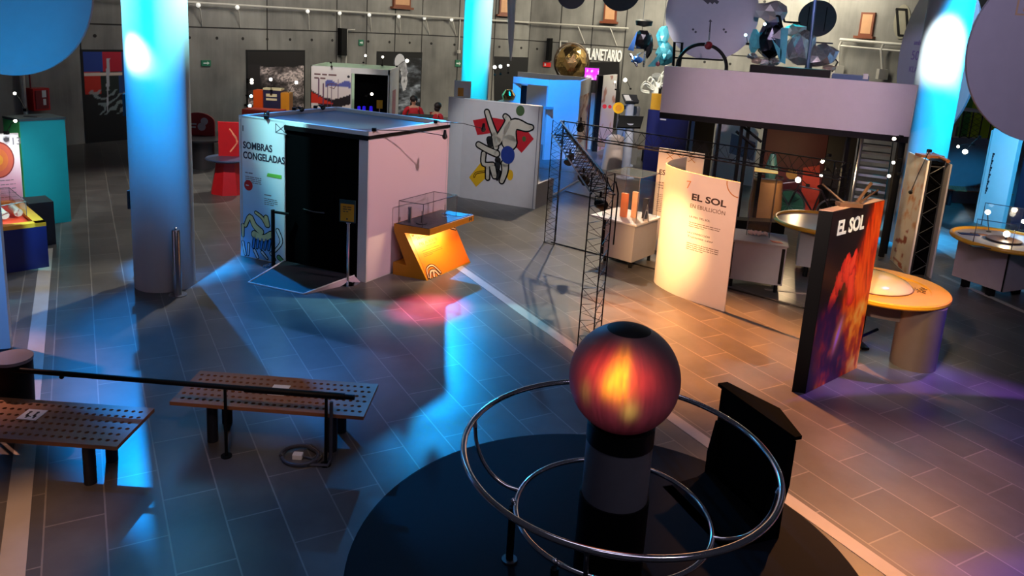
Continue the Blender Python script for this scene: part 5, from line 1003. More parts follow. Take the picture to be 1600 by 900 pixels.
M = MB(); q0, q1 = N1+(N2-N1)*.2+Vector((0, .05, 0)), N1+(N2-N1)*.85+Vector((0, .05, 0)); M.tube([q0, flat(q0, h_)], .012, 6); M.tube([q1, flat(q1, h_)], .012, 6)
n_ = 11
M.tube([flat(q0 if k % 2 == 0 else q1, .05+(h_-.12)*k/n_) for k in range(n_+1)], .009, 5); M.tube([flat(q0, h_-.1), flat(q1, h_-.1)], .01, 5); M.build('truss_core', mat('truss_grey', (52, 54, 60), .4, .3), t)
M = MB(); c = (N1+F2)/2; M.box(flat(N1.lerp(F2, .5), h_)+Vector((-.2, -.14, .002)), flat(N1.lerp(F2, .5), h_+.05)+Vector((.2, .1, 0))); M.tube([flat(N1, h_+.04)+Vector((.05, .1, 0)), flat(N1, h_+.09)+Vector((.25, .5, 0))], .03, 8); M.tube([flat(N2, h_+.012)+Vector((-.02, .05, 0)), flat(F2, h_+.03)+Vector((-.1, -.3, 0))], .035, 8); M.build('lamp_bracket', mat('bracket_copper', (150, 96, 60), .4, .3), label='copper brown lamp bracket on top of the double panel', cat='bracket')
# tall blue lit panel and navy panel at the right edge
b1_, b2_ = flat(G(1524, 348)), flat(G(1560, 359)); PB = Pl(b1_, b2_-b1_); hb = PB.pix(1548, 199)[1]; hb2 = PB.pix(1592, 219)[1]; LB = PB.pix(1592, 219)[0]; b2_ = PB.pt(max(LB, .6), 0)
t = thing('blue_lit_board', (b1_+b2_)/2, 'tall white board with a column of small print, lit cyan, near the right edge', 'panel')
M = MB(); M.slab(b1_, b2_, .12, 0, 2.25); M.build('board', WHITE, t); M = MB(); nn = Vector((-PB.u.y, PB.u.x, 0)); M.slab(b1_+nn*.5-PB.u*.05, b1_-PB.u*.05, .03, 0, 2.2); M.build('return_board', OFFW, t)
M = MB(); a0, b0 = PB.pix(1551, 242); a1, b1 = PB.pix(1540, 303)
for k in range(18): z = b1+(b0-b1)*k/17; PB.rect(M, (a0+a1)/2-.012, z, (a0+a1)/2+.012+.015*(k % 3), z+.05, 0, .004)
M.build('vertical_text', INK, t)
q0 = b2_+PB.u*.12+nn*.1; M = MB(); M.slab(q0, q0+PB.u*1.8, .1, 0, 2.05); M.build('navy_board', mat('deep_navy', (16, 16, 44), .6), label='dark navy board right of the tall cyan-lit board', cat='panel')
bq = flat(G(1500, 318)); far_bench(bq+Vector((.1, -.2, 0)), -.1, 'brown perforated bench in the far right, left of the cyan-lit board')
q0, q1 = flat(G(1478, 288)), flat(G(1512, 292)); M = MB(); M.slab(q0, q1, .3, 0, 1.75); M.build('grey_partition', mat('partition_grey', (98, 98, 108), .6), label='grey partition behind the far right bench', cat='partition')
q2 = q1+(q1-q0).normalized()*.9; M = MB(); M.slab(q1+Vector((0, -.1, 0)), q2+Vector((0, -.1, 0)), .2, 0, 1.9); o = M.build('maroon_board', mat('maroon', (92, 14, 26), .5), label='maroon board between the grey partition and the cyan-lit board', cat='panel')
PQ = Pl(q1+Vector((0, -.1, 0)), q2-q1); M = MB(); PQ.stroke(M, [(.12, 1.55), (.25, 1.85), (.35, 1.7), (.3, 1.5), (.45, 1.3)], .06, 0, .006); PQ.disc(M, .4, 1.75, .09, d0=0, d1=.006); M.build('board_print', GREYW, o)
# stair landing with a railing far right and lime wall board
r_ = [PY(1485, 168, 20.0), PY(1550, 176, 20.0)]; zb = PY(1495, 215, 20.0).z; d = (r_[1]-r_[0]).normalized()
M = MB(); M.slab(flat(r_[0])-d*.4, flat(r_[1])+d*1.2, .3, 0, zb); M.build('landing_base', mat('partition_grey', (98, 98, 108), .6), label='grey landing wall under the black lattice railing, far right', cat='wall base')
t = thing('lattice_railing', flat((r_[0]+r_[1])/2, zb), 'black lattice railing with a pale handrail in front of the lime board', 'railing')
M = MB(); M.tube([r_[0]-d*.3, r_[1]+d*.8], .05, 8); M.build('handrail', RAILM, t, True)
for k in range(6):
    q = r_[0]+d*(.12+.25*k); M = MB(); M.tube([flat(q, zb), q], .016, 6); M.build('baluster', BLACK, t)
M = MB(); 
for k in (1, 2):
    q0, q1 = r_[0]+d*(.12+.25*k), r_[0]+d*(.37+.25*k); n_ = 5
    M.tube([flat(q0 if j % 2 == 0 else q1, zb+(q0.z-zb)*j/n_) for j in range(n_+1)], .01, 4); M.tube([flat(q1 if j % 2 == 0 else q0, zb+(q0.z-zb)*j/n_) for j in range(n_+1)], .01, 4)
M.build('lattice', BLACK, t)
l0, l1 = PY(1497, 215, 21.6), PY(1560, 140, 21.6); M = MB(); M.slab(flat(PY(1501, 200, 21.6)), flat(PY(1575, 200, 21.6)), .05, 0.0, PY(1515, 142, 21.6).z); o = M.build('lime_board', mat('lime', (170, 200, 40), .6, es=0.0), label='lime green board behind the lattice railing, far right', cat='panel')
M = MB(); M.slab(flat(PY(1499, 200, 21.55)), flat(PY(1513, 200, 21.55)), .03, 0, PY(1508, 141, 21.55).z); M.build('green_border', mat('border_green', (70, 140, 60), .6), o)
# large hanging discs
def disc(c, r, lb, m=None, nrm=None, thick=.04, wire=True, name='hanging_disc', cat='disc', grp=None):
    c = Vector(c); n = Vector(nrm) if nrm else Vector((-c.x, -c.y, 0)); n.z = 0; n.normalize(); P = Pl(c, Vector((-n.y, n.x, 0))); t = thing(name, c, lb, cat, grp)
    M = MB(); k = 72; M.prism([P.pt(r*math.cos(2*PI*i/k), r*math.sin(2*PI*i/k), -thick/2) for i in range(k)], P.n*thick); M.build('disc_board', m or mat('disc_grey', (150, 146, 158), .5, var=.03), t)
    if wire:
        M = MB()
        for s in (-.5, .5): M.tube([P.pt(r*s, r*.85, 0), P.pt(r*s, r*.85+3, 0)], .005, 5)
        M.build('hanging_wire', DGREY, t)
    return t, P
c = PY(7, -22, 8.5); disc(c, .955, 'huge pale disc hanging in the top left corner, lit blue', nrm=(0, -1, 0))
c = PY(1655, 82, 9.5); t, P = disc(c, 1.11, 'huge pale disc hanging at the right edge', nrm=(0, -1, 0)); a, b = P.pix(1588, 17); M = MB(); P.rect(M, a-.02, b-.05, a+.25, b+.2, .02, .024); fr = M.build('framed_letter', mat('ochre_frame', (170, 140, 110), .5), t); M = MB(); P.rect(M, a, b-.03, a+.23, b+.18, .024, .028); M.build('letter_ground', mat('disc_grey', (150, 146, 158), .5), fr); P.text('E', a+.05, b, .2, mat('ochre_ink', (196, 130, 50), .6), t, d=.029)
c = PY(1112, 22, 17.5); t, P = disc(c, 1.0, 'big grey disc hanging over the middle of the raised platform')
M = MB(); P.stroke(M, [P.pix(1110, 34), P.pix(1108, 62)], .03, .02, .03); P.ppoly(M, [(1107, 34), (1113, 34), (1110, 30)], .02, .03)
for q in ((1083, 46), (1087, 50), (1131, 46), (1134, 50)): P.disc(M, *P.pix(*q), .025, d0=.02, d1=.03, n=10)
for x in (1103, 1110, 1117): P.stroke(M, [P.pix(x-3, -2), P.pix(x+4, 4)], .07, .02, .03)
M.build('disc_print', INK, t)
c = PY(1462, 92, 18.3); r_v = 1.86; n = Vector((-c.x, -c.y, 0)).normalized(); an = math.radians(-64); n2 = Vector((n.x*math.cos(an)-n.y*math.sin(an), n.x*math.sin(an)+n.y*math.cos(an), 0)); t, P = disc(c, r_v, 'pale disc with purple lettering, seen edge-on left of the right blue column', nrm=(n2.x, n2.y, 0) if n2.dot(n) > 0 else (-n2.x, -n2.y, 0))
PU = mat('purple_ink', (112, 84, 140), .6)
for txt, p0, p1, sz in (('ambi', (1429, 70), (1440, 70), .18), ('50', (1424, 93), (1436, 93), .32), ('KLA', (1421, 112), (1434, 112), .2)):
    a0, b0 = P.pix(*p0); a1, _ = P.pix(*p1); P.text(txt, a0, b0, sz, PU, t, d=.024, fit=max(.05, a1-a0))
# ------------------------------------------------------------------ raised platform with its underside
ZB, ZT = 2.35, 3.3; FL_, FR_ = flat(G(1031, 175, ZB)), flat(G(1420, 214, ZB)); FF = Pl(FL_, FR_-FL_); LF_ = (FR_-FL_).length; fn = Vector((-FF.u.y, FF.u.x, 0))
t = thing('raised_platform', (FL_+FR_)/2, 'raised platform with a long white parapet on black posts, upper right', 'platform')
M = MB(); M.slab(FL_, FR_, .06, ZB, ZT); M.build('parapet', mat('parapet_white', (205, 198, 206), .5, var=.02), t, label='long white parapet')
M = MB(); M.prism([flat(FL_, ZB-.12), flat(FR_, ZB-.12), flat(FR_+fn*3.2, ZB-.12), flat(FL_+fn*3.2, ZB-.12)], (0, 0, .12)); M.build('deck', BLACK, t)
M = MB(); M.tube([flat(FR_, ZB+.01), flat(FR_, ZT)], .012, 6); M.build('end_trim', WHITE, t)
def post(px, y0, depth, r=.035, top=ZB-.12):
    """a platform post seen at px on row y0, DEPTH metres behind the parapet"""
    P = Pl(FL_+fn*depth, FF.u); a, b = P.pix(px, y0); q = P.pt(a, 0); M = MB(); M.box(flat(q)-Vector((r, r, 0)), flat(q, top)+Vector((r, r, 0))); return M.build('post', BLACK, t)
for px, y0, dp, r in [(1123, 210, .15, .03), (1157, 215, .15, .03), (1167, 220, .5, .03), (1190, 250, .1, .03), (1092, 215, 1.4, .16), (1106, 215, 1.5, .10), (1320, 250, .15, .035), (1404, 240, .1, .04), (1399, 290, .4, .04), (1078, 200, 2.6, .03)]: post(px, y0, dp, r)
M = MB(); P = Pl(FL_+fn*.3, FF.u)
for pq in ([(1158, 195), (1190, 222)], [(1130, 188), (1190, 200)], [(1150, 205), (1180, 230)]): M.tube([P.at(*p) for p in pq], .03, 6)
M.build('brace', BLACK, t)
# open steel stair under the platform
t = thing('open_stair', flat(PY(1365, 330, 15.2)), 'black open stair with pale nosings under the right end of the platform', 'stair')
n_ = 11; TL, TR = [], []
for i in range(n_):
    z = .35+i*.185; yr = 333-i*11.6; l = G(1329+i*1.35, yr-3, z); r = G(1378+i*1.7, yr+2, z); Ym = 15.0+.11*i
    l, r = PY(1329+i*1.35, yr-4, Ym), PY(1378+i*1.7, yr+1, Ym-.25); TL.append(l); TR.append(r)
    M = MB(); d = (r-l); d.z = 0; d.normalize(); nn = Vector((-d.y, d.x, 0)); z = (l.z+r.z)/2; M.prism([flat(l, z-.03), flat(r, z-.03), flat(r+nn*.26, z-.03), flat(l+nn*.26, z-.03)], (0, 0, .03)); tr = M.build('tread', DGREY, t)
    M = MB(); M.prism([flat(l-nn*.012, z-.045), flat(r-nn*.012, z-.045), flat(r-nn*.001, z-.045), flat(l-nn*.001, z-.045)], (0, 0, .05)); M.build('nosing', mat('nosing_pale', (150, 160, 178), .35, .3), tr)
for S_ in (TL, TR):
    M = MB(); q = S_[0]*1; M.prism([S_[0]+Vector((0, 0, -.3)), S_[-1]+Vector((0, 0, -.1)), S_[-1]+Vector((0, 0, .12)), S_[0]+Vector((0, 0, .1))], Vector((.03, .02, 0))); M.build('stringer', BLACK, t)
M = MB(); M.tube([flat(TL[0]+Vector((-.06, -.1, 0))), flat(TL[0]+Vector((-.04, -.1, 0)), 2.2)], .03, 8); M.build('newel_post', STEEL, t, True)
M = MB(); bk = Vector((0, 1.55, 0)); M.prism([flat(TL[0]+bk), flat(TR[0]+bk), flat(TR[0]+bk+Vector((0, .03, 0))), flat(TL[0]+bk+Vector((0, .03, 0)))], (0, 0, 2.2)); M.build('back_sheet', BLACK, t)
# platform top: black beam, hoop with red ball, frame
PT_ = Pl(FL_+fn*.35, FF.u)
def onp(x, y, d=.35): return Pl(FL_+fn*d, FF.u).at(x, y)
q0, q1 = onp(1170, 118), onp(1296, 124); M = MB(); M.slab(q0, q1, .3, ZT-.25, onp(1180, 100).z-.02); M.build('black_beam', BLACK, label='long black beam lying on the platform behind the white parapet', cat='beam')
q0, q1 = onp(1299, 124), onp(1357, 128); M = MB(); M.slab(q0, q1, .25, ZT-.25, onp(1330, 117).z); o = M.build('blue_tray', mat('tray_blue', (60, 90, 130), .4), label='low blue tray at the right of the black beam on the platform', cat='tray'); M = MB(); a, b = onp(1349, 115, .34), onp(1356, 124, .34); M.box((a.x, a.y-.03, b.z), (b.x, a.y, a.z)); M.build('white_tag', WHITE, o)
t = thing('hoop_stand', flat(onp(1097, 108), ZB), 'black hoop with a red ball on top, in front of the big grey disc', 'hoop'); P = Pl(FL_+fn*.5, FF.u); c = P.pix(1096, 106); rr = P.pix(1135, 108)[0]-c[0]
M = MB(); M.tube([P.pt(c[0]+rr*math.cos(PI*k/24), c[1]+rr*.95*math.sin(PI*k/24)) for k in range(25)], .035, 10); M.tube([P.pt(c[0]-rr, c[1]), P.pt(c[0]-rr, ZB)], .035, 8); M.tube([P.pt(c[0]+rr, c[1]), P.pt(c[0]+rr, ZB)], .035, 8); M.build('hoop', BLACK, t, True)
M = MB(); M.ball(P.at(1107, 71), .085, 18, 12); M.build('red_ball', mat('ball_red', (120, 20, 28), .35), t, True); M = MB(); M.tube([P.at(1107, 65), P.at(1108, 50)], .012, 6); M.build('pin', STEEL, t)
t = thing('square_frame', flat(onp(1057, 108), ZB), 'black rectangular tube frame at the left end of the platform', 'frame'); P = Pl(FL_+fn*.7, FF.u)
M = MB(); q = [P.at(*p) for p in ((1052, 103), (1054, 66), (1066, 67), (1062, 104))]; M.tube([flat(q[0], ZB)]+q+[flat(q[3], ZB)], .03, 6); M.tube([P.at(1052, 90), P.at(1130, 94)], .02, 6); M.build('tube_frame', BLACK, t)
# mirrored space models on the platform
def facet_blob(c, r, sc, m, name, parent, seed, sub=2, amp=.28):
    bm = bmesh.new(); bmesh.ops.create_icosphere(bm, subdivisions=sub, radius=1.0); rr = random.Random(seed); off = root_loc(parent)
    for v in bm.verts: k = 1+.75*rr.uniform(-amp, amp); v.co = Vector((v.co.x*r*sc[0]*k, v.co.y*r*sc[1]*k, v.co.z*r*sc[2]*k))+Vector(c)-off
    me = bpy.data.meshes.new(name); bm.to_mesh(me); bm.free(); me.materials.append(m); o = bpy.data.objects.new(name, me); COL.objects.link(o); o.parent = parent; return o
MIR = mat('mirror_foil', (225, 228, 232), .25, .5, var=.05); CYF = mat('cyan_lit_foil', (110, 215, 240), .35, .5, var=.15)  # mirror foil, and a copy with cyan light put into its colour
def plate(pixs, Y, m, name, parent, th=.03):
    M = MB(); q = [PY(x, y, Y) for x, y in pixs]; M.prism(q, (0, th, 0)); return M.build(name, m, parent)
t = thing('mirrored_probe_model', PY(1015, 90, 17.3), 'mirrored space probe model with a black dish, hanging at the left end of the platform', 'model')
Y = 17.3
M = MB(); c = PY(1006, 40, Y); M.lathe([(.0, -.03), (.17, 0), (.19, .10), (.1, .13), (0, .13)], c, 24); M.build('dish', BLACK, t, True)
facet_blob(PY(1003, 62, Y), .2, (.9, .8, 1.1), mat('dark_foil', (40, 38, 44), .3, .9), 'body', t, 4, amp=.15); plate([(981, 78), (996, 48), (990, 80)], Y-.1, mat('blue_panel_foil', (70, 120, 200), .3, .5), 'solar_panel', t); facet_blob(PY(1013, 72, Y+.1), .14, (.7, .8, 1.9), mat('dark_foil', (40, 38, 44), .3, .9), 'neck', t, 6, amp=.15)
facet_blob(PY(1036, 56, Y), .17, (.8, .8, 1.25), CYF, 'foil_wrap', t, 11); facet_blob(PY(1040, 84, Y), .24, (.8, .8, 1.1), CYF, 'foil_wrap', t, 12); plate([(1012, 104), (1036, 78), (1024, 104)], Y-.25, CYF, 'foil_flap', t)
M = MB(); M.tube([PY(996, 86, Y), PY(1008, 80, Y-.1), PY(1006, 104, Y)], .03, 6); M.tube([PY(985, 84, Y), PY(996, 104, Y-.1)], .03, 6); M.build('strut', SILV, t); facet_blob(PY(995, 94, Y), .12, (1, 1, .7), mat('blue_panel_foil', (70, 120, 200), .3, .5), 'tank', t, 5); M = MB(); M.ball(PY(1028, 100, Y-.3), .05, 10, 8); M.build('pink_ball', mat('ball_pink', (230, 130, 150), .4), t, True)
M = MB()
for x in (1003, 1036): M.tube([PY(x, 50, Y), PY(x, 50, Y)+Vector((0, 0, 4))], .006, 5)
M.build('hanging_wire', DGREY, t)
t = thing('mirrored_lander_model', flat(PY(1207, 104, 17.0), ZB), 'mirrored lander model with cyan lit foil behind the black beam', 'model'); Y = 17.0
facet_blob(PY(1205, 62, Y), .34, (.85, .8, 1.35), mat('mirror_dark', (90, 95, 110), .15, 1.0), 'body', t, 21, amp=.14); facet_blob(PY(1204, 18, Y), .28, (1.1, .8, .85), MIR, 'upper_stage', t, 22, amp=.3); facet_blob(PY(1180, 64, Y), .15, (.8, .8, 1.7), CYF, 'foil_wrap', t, 23); plate([(1206, 58), (1224, 42), (1221, 62)], Y-.35, MIR, 'foil_flap', t); plate([(1221, 44), (1232, 44), (1227, 100), (1218, 96)], Y-.4, CYF, 'foil_leg', t); plate([(1207, 62), (1222, 80), (1219, 96)], Y-.4, CYF, 'foil_leg', t)
M = MB(); M.tube([PY(1214, 4, Y), PY(1226, 34, Y), PY(1250, 36, Y)], .025, 6); M.tube([PY(1220, 36, Y-.2), PY(1218, 26, Y-.2), PY(1212, 24, Y-.2)], .03, 6); M.build('strut', BLACK, t); M = MB(); M.tube([flat(PY(1207, 100, Y), ZB), PY(1207, 80, Y)], .08, 8); M.build('stand', DGREY, t)
for k, (x, y, m_) in enumerate([(1176, 88, SILV), (1183, 95, mat('foil_peach', (225, 190, 170), .3, .7)), (1194, 97, MIR), (1210, 97, SILV)]): facet_blob(PY(x, y, Y-.5), .09, (1.2, 1, .8), m_, 'foil_foot', t, 40+k)
t = thing('silver_satellite_model', flat(PY(1265, 112, 17.2), ZB), 'crumpled silver foil satellite model under the dark round disc', 'model'); Y = 17.2
facet_blob(PY(1250, 75, Y), .36, (.95, .8, 1.2), SILV, 'body', t, 31, amp=.22); facet_blob(PY(1285, 88, Y), .30, (1.15, .8, .85), SILV, 'body', t, 32, amp=.24); facet_blob(PY(1243, 48, Y), .2, (1.2, .8, .8), mat('foil_cream', (225, 220, 205), .3, .8), 'foil_wrap', t, 33, amp=.3)
M = MB(); M.tube([PY(1304, 92, Y), PY(1309, 97, Y-.1), PY(1300, 112, Y)], .02, 6); M.tube([PY(1270, 66, Y), PY(1301, 68, Y)], .018, 6); M.tube([flat(PY(1265, 105, Y), ZB), PY(1265, 90, Y)], .08, 8); M.build('strut', DGREY, t); facet_blob(PY(1296, 106, Y-.3), .1, (1.6, 1, .6), mat('foil_peach', (225, 190, 170), .3, .7), 'foil_foot', t, 35)
M = MB(); a, b = PY(1276, -20, 16.5), PY(1262, 104, 16.5); M.tube([a, b, flat(b, ZB)], .035, 8); M.build('slanted_pole', mat('pole_blue', (86, 110, 140), .35, .6), smooth=True, label='slim bluish pole rising in front of the dark round disc', cat='pole')
# small dark hanging discs
DKD = mat('disc_dark', (58, 62, 66), .5)
for px, py, Y, r, m_, lb in [(893, -9, 22, .40, mat('disc_taupe', (96, 90, 100), .5), 'small taupe hanging disc at the top, left of the larger dark one'), (970, -14, 21, .52, mat('disc_slate', (44, 52, 66), .5), 'dark slate hanging disc at the top above the brown window box'), (1277, 29, 19.5, .44, DKD, 'dark grey round disc with two vertical bars, above the silver satellite model')]:
    t, P = disc(PY(px, py, Y), r, lb, m_)
    if px == 1277:
        for a in (-.22, .18): M = MB(); P.rect(M, a, -.3, a+.02, .28, .02, .03); M.build('bar_print', BLACK, t)
# red board and bicycle under the platform
RB0, RB1 = flat(PY(1180, 330, 17.4)), flat(PY(1290, 340, 17.0)); t = thing('red_picture_board', (RB0+RB1)/2, 'dark red board under the platform behind the bicycle', 'panel')
M = MB(); M.slab(RB0, RB1, .06, 0, 2.2); M.build('board', mat('board_red', (84, 14, 20), .5), t); PR_ = Pl(RB0, RB1-RB0)
M = MB(); PR_.ppoly(M, [(1255, 262), (1281, 258), (1279, 340), (1250, 330)], 0, .006); M.build('orange_patch', mat('patch_orange', (200, 66, 36), .5), t); M = MB(); PR_.disc(M, *PR_.pix(1237, 272), .12, d0=0, d1=.007); M.build('yellow_patch', mat('patch_ochre', (180, 140, 60), .5), t); M = MB(); PR_.disc(M, *PR_.pix(1216, 322), .14, d0=0, d1=.007); M.build('yellow_patch', mat('patch_ochre', (180, 140, 60), .5), t)
M = MB(); PR_.ppoly(M, [(1186, 290), (1212, 296), (1210, 350), (1182, 352)], 0, .006); M.build('brown_patch', mat('patch_brown', (120, 84, 48), .5), t)
M = MB(); q0 = RB0-PR_.u*.0+PR_.n*.05; M.slab(RB0+Vector((0, -.35, 0)), RB1+Vector((0, -.35, 0)), .05, 2.0, 2.12); M.build('shelf_rail', DGREY, label='dark rail along the top of the red board', cat='rail') if False else None
bc = PY(1232, 320, 16.5); t = thing('exhibit_bicycle', flat(bc), 'bicycle exhibit with a green front wheel under the platform', 'bicycle')
PBk = Pl(flat(bc), FF.u); cz = bc.z; wr = .33
def wheel(a, z, mdisc, nm='wheel'):
    M = MB(); M.tube([PBk.pt(a+wr*math.cos(2*PI*k/40), z+wr*math.sin(2*PI*k/40)) for k in range(40)], .02, 8, True); w = M.build(nm, STEEL, t, True)
    if mdisc: M = MB(); PBk.disc(M, a, z, wr-.02, d0=-.008, d1=.008, n=36); M.build('wheel_disc', mdisc, w, label='green wheel disc')
    M = MB()
    for k in range(9): M.tube([PBk.pt(a, z, .012), PBk.pt(a+wr*math.cos(2*PI*k/9), z+wr*math.sin(2*PI*k/9), .012)], .004, 4)
    M.build('spokes', STEEL, w)
wheel(0, cz, TGREEN); wheel(.9, cz-.08, None)
M = MB()
for a, b in [((0, cz), (.17, cz+.52)), ((.17, cz+.45), (.62, cz+.42)), ((.17, cz+.38), (.5, cz-.08)), ((.62, cz+.42), (.5, cz-.08)), ((.5, cz-.08), (.9, cz-.08)), ((.62, cz+.42), (.9, cz-.08))]: M.tube([PBk.pt(*a, .03), PBk.pt(*b, .03)], .018, 8)
M.build('frame', mat('frame_dark', (50, 40, 44), .4, .4), t, True); M = MB(); M.tube([PBk.pt(-.2, cz+.48, .2), PBk.pt(.12, cz+.56, .1), PBk.pt(.17, cz+.52, .03), PBk.pt(.12, cz+.56, -.1), PBk.pt(-.12, cz+.5, -.22)], .014, 8); M.tube([PBk.pt(-.18, cz+.28, .2), PBk.pt(.0, cz, .03)], .012, 6); M.build('handlebar', STEEL, t, True); M = MB(); M.ball(PBk.pt(.64, cz+.5, .03), .09, 12, 8, (1.4, 1, .5)); M.build('saddle', BLACK, t, True); M = MB(); M.tube([PBk.pt(.5, 0, -.2), PBk.pt(.5, cz-.1, .03), PBk.pt(.5, 0, .25)], .025, 8); M.build('stand', BLACK, t)
q = PY(1195, 322, 16.2); t = thing('wooden_drum_exhibit', flat(q), 'ochre drum shaped exhibit seen through the tall glass tower', 'exhibit'); M = MB(); M.lathe([(.32, 0), (.34, .5), (.3, 1.0), (.2, 1.02)], flat(q), 24); M.build('drum_body', mat('drum_ochre', (140, 100, 56), .6), t, True); M = MB(); M.tube([flat(q, 1.02)+Vector((.3*math.cos(2*PI*k/28), .3*math.sin(2*PI*k/28), .06)) for k in range(28)], .015, 6, True); M.build('wire_ring', STEEL, t, True); M = MB(); M.lathe([(.1, 1.02), (.14, 1.2), (.06, 1.55), (0, 1.58)], flat(q)+Vector((.1, .2, 0)), 18); M.build('teal_flask', mat('flask_teal', (60, 110, 104), .4), t, True)
q = flat(PY(1180, 400, 14.2)); M = MB(); M.slab(q+Vector((-.75, .3, 0)), q+Vector((.6, .3, 0)), .3, 0.02, .5); M.build('black_crate', BLACK, label='low black crate on the floor behind the tall glass tower', cat='crate')
# things seen under the left half of the platform
w0, w1 = flat(PY(1113, 248, 21.5)), flat(PY(1178, 252, 20.6)); t = thing('white_angled_wall', (w0+w1)/2, 'low white wall with a sloping top edge under the platform', 'panel'); P = Pl(w0, w1-w0); L_ = (w1-w0).length; M = MB(); P.poly(M, [(0, 0), (L_, 0), (L_, 1.45), (.75, 2.0), (0, 2.1)], -.06, 0); M.build('board', WHITE, t); M = MB(); P.poly(M, [(.5, .8), (L_-.02, .7), (L_-.02, 1.2), (.5, 1.35)], 0, .006); M.build('grey_print', mat('print_bluegrey', (100, 110, 140), .5), t); M = MB(); P.lines(M, .15, 1.6, .3, 1, .05, .05, 3, .006); M.build('body_text', mat('print_pinkish', (220, 150, 130), .5), t)
w0, w1 = flat(PY(1065, 252, 22.5)), flat(PY(1092, 256, 22)); P = Pl(w0, w1-w0); t = thing('blue_picture_panel', (w0+w1)/2, 'narrow blue and white picture panel between black posts under the platform', 'panel'); M = MB(); M.slab(w0, w1, .05, 0, 2.1); M.build('board', OFFW, t)
def bluep(x, y): n = fbm(x*4+3, y*11, 4); return ramp([(0, (16, 60, 120)), (.45, (40, 120, 190)), (.55, (220, 228, 236)), (1, (150, 200, 225))], n)
P.art(.01, .01, (w1-w0).length-.02, 2.08, 14, 50, bluep, 'picture_print', print_mat('satin_print', .4), t, d=.004)
# navy and yellow kiosk, foil robot on it
n0 = flat(PY(1003, 272, 20.6)); P = Pl(n0, FF.u); a1, b1 = P.pix(1070, 240); W_k = P.pix(1068, 262)[0]
t = thing('navy_kiosk', n0, 'navy kiosk with a mustard yellow top at the left end of the platform', 'kiosk'); M = MB(); zt2 = P.pix(1018, 171)[1]; zt3 = P.pix(1018, 146)[1]; M.slab(P.pt(0, 0), P.pt(W_k, 0), .5, 0, zt2); M.build('navy_body', NAVY, t); M = MB(); M.slab(P.pt(P.pix(1016, 171)[0], 0), P.pt(P.pix(1033, 171)[0]+.1, 0), .5, zt2, zt3); M.build('yellow_top', mat('mustard', (170, 125, 20), .5), t, label='mustard yellow top')
M = MB(); P.lines(M, P.pix(1032, 182)[0], P.pix(1032, 182)[1], .35, 2, .09, .06, 8, .006); M.build('white_print', WHITE, t)
t = thing('white_cable_robot', P.pt(P.pix(1022, 145)[0], zt3, -.2), 'white cable robot sculpture standing on the yellow topped kiosk', 'robot'); WPL = mat('robot_white', (222, 222, 206), .4); rb = root_loc(t)
M = MB(); M.box(rb+Vector((-.12, -.1, 0)), rb+Vector((.12, .1, .3))); M.build('torso', WPL, t, bevel=.02); facet_blob(rb+Vector((0, 0, .42)), .15, (1, .8, .8), mat('robot_grey', (120, 120, 112), .4), 'head', t, 51, amp=.2)
for k in range(7):
    a = rng.uniform(-.35, -.05) if k < 4 else rng.uniform(.05, .2); M = MB(); pts = [rb+Vector((a*.2, -.1, .1+.05*k)), rb+Vector((a, -.2, .25+.06*k)), rb+Vector((a*1.3, -.15, .05+.05*k)), rb+Vector((a*.6, -.12, -.0+.04*k))]; M.tube(crom(pts, 5), .022, 6); M.build('cable_loop', WPL, t, True)
M = MB(); M.box(rb+Vector((.1, -.12, .12)), rb+Vector((.26, .02, .2))); M.box(rb+Vector((.05, -.12, -.0)), rb+Vector((.12, .0, .14))); M.build('black_joint', BLACK, t)
q = PY(985, 140, 23.12); t = thing('grey_machine_exhibit', flat(q), 'grey machine exhibit with dark arms left of the yellow topped kiosk', 'exhibit'); M = MB(); M.box(flat(q, 0)+Vector((-.3, -.2, 0)), flat(q, 1.3)+Vector((.35, .2, 0))); M.build('cabinet_body', mat('machine_grey', (132, 128, 122), .5), t); M = MB(); M.tube([flat(q, 1.3), flat(q, 1.75), flat(q, 1.95)+Vector((.25, 0, 0))], .08, 8); M.tube([flat(q, 1.6)+Vector((-.45, 0, .05)), flat(q, 1.7)], .06, 8); M.build('arm', DGREY, t); M = MB(); M.lathe([(.12, 1.3), (.12, 1.7), (.08, 1.75)], flat(q)+Vector((.22, -.1, 0)), 16); M.build('grey_cylinder', MGREY, t, True)
# picture tables and screens in the back
def tilt_screen(pix, Y, lb, m, printed=False, name='tilted_screen', legs=True):
    q = [PY(x, y, Y+(0 if i < 2 else .35)) for i, (x, y) in enumerate(pix)]; c = sum(q, Vector())/4; t = thing(name, flat(c), lb, 'screen'); M = MB(); M.prism(q, (0, .03, -.04)); s_ = M.build('screen_plate', m, t)
    M = MB(); M.tube([flat(c), c+Vector((0, 0, -.05))], .12, 12); M.lathe([(.25, 0), (.25, .03)], flat(c), 20); M.build('stand', mat('screen_stand', (196, 200, 216), .5), t, True); return t, q
tilt_screen([(964, 198), (1001, 199), (1006, 182), (968, 180)], 20.5, 'black tilted screen on a pale stand, left of the navy kiosk', BLACK)
t, q = tilt_screen([(977, 160), (998, 160), (995, 148), (972, 147)], 22.5, 'tilted picture desk with black and white photographs behind the black screen', mat('desk_dark', (40, 40, 44), .4)); M = MB(); u_ = q[1]-q[0]; v_ = q[3]-q[0]; M.prism([q[0]+u_*.08+v_*.15+Vector((0, -.01, .01)), q[0]+u_*.5+v_*.15+Vector((0, -.01, .01)), q[0]+u_*.45+v_*.85+Vector((0, -.01, .01)), q[0]+u_*.06+v_*.85+Vector((0, -.01, .01))], (0, -.006, .006)); M.build('photo', OFFW, t)
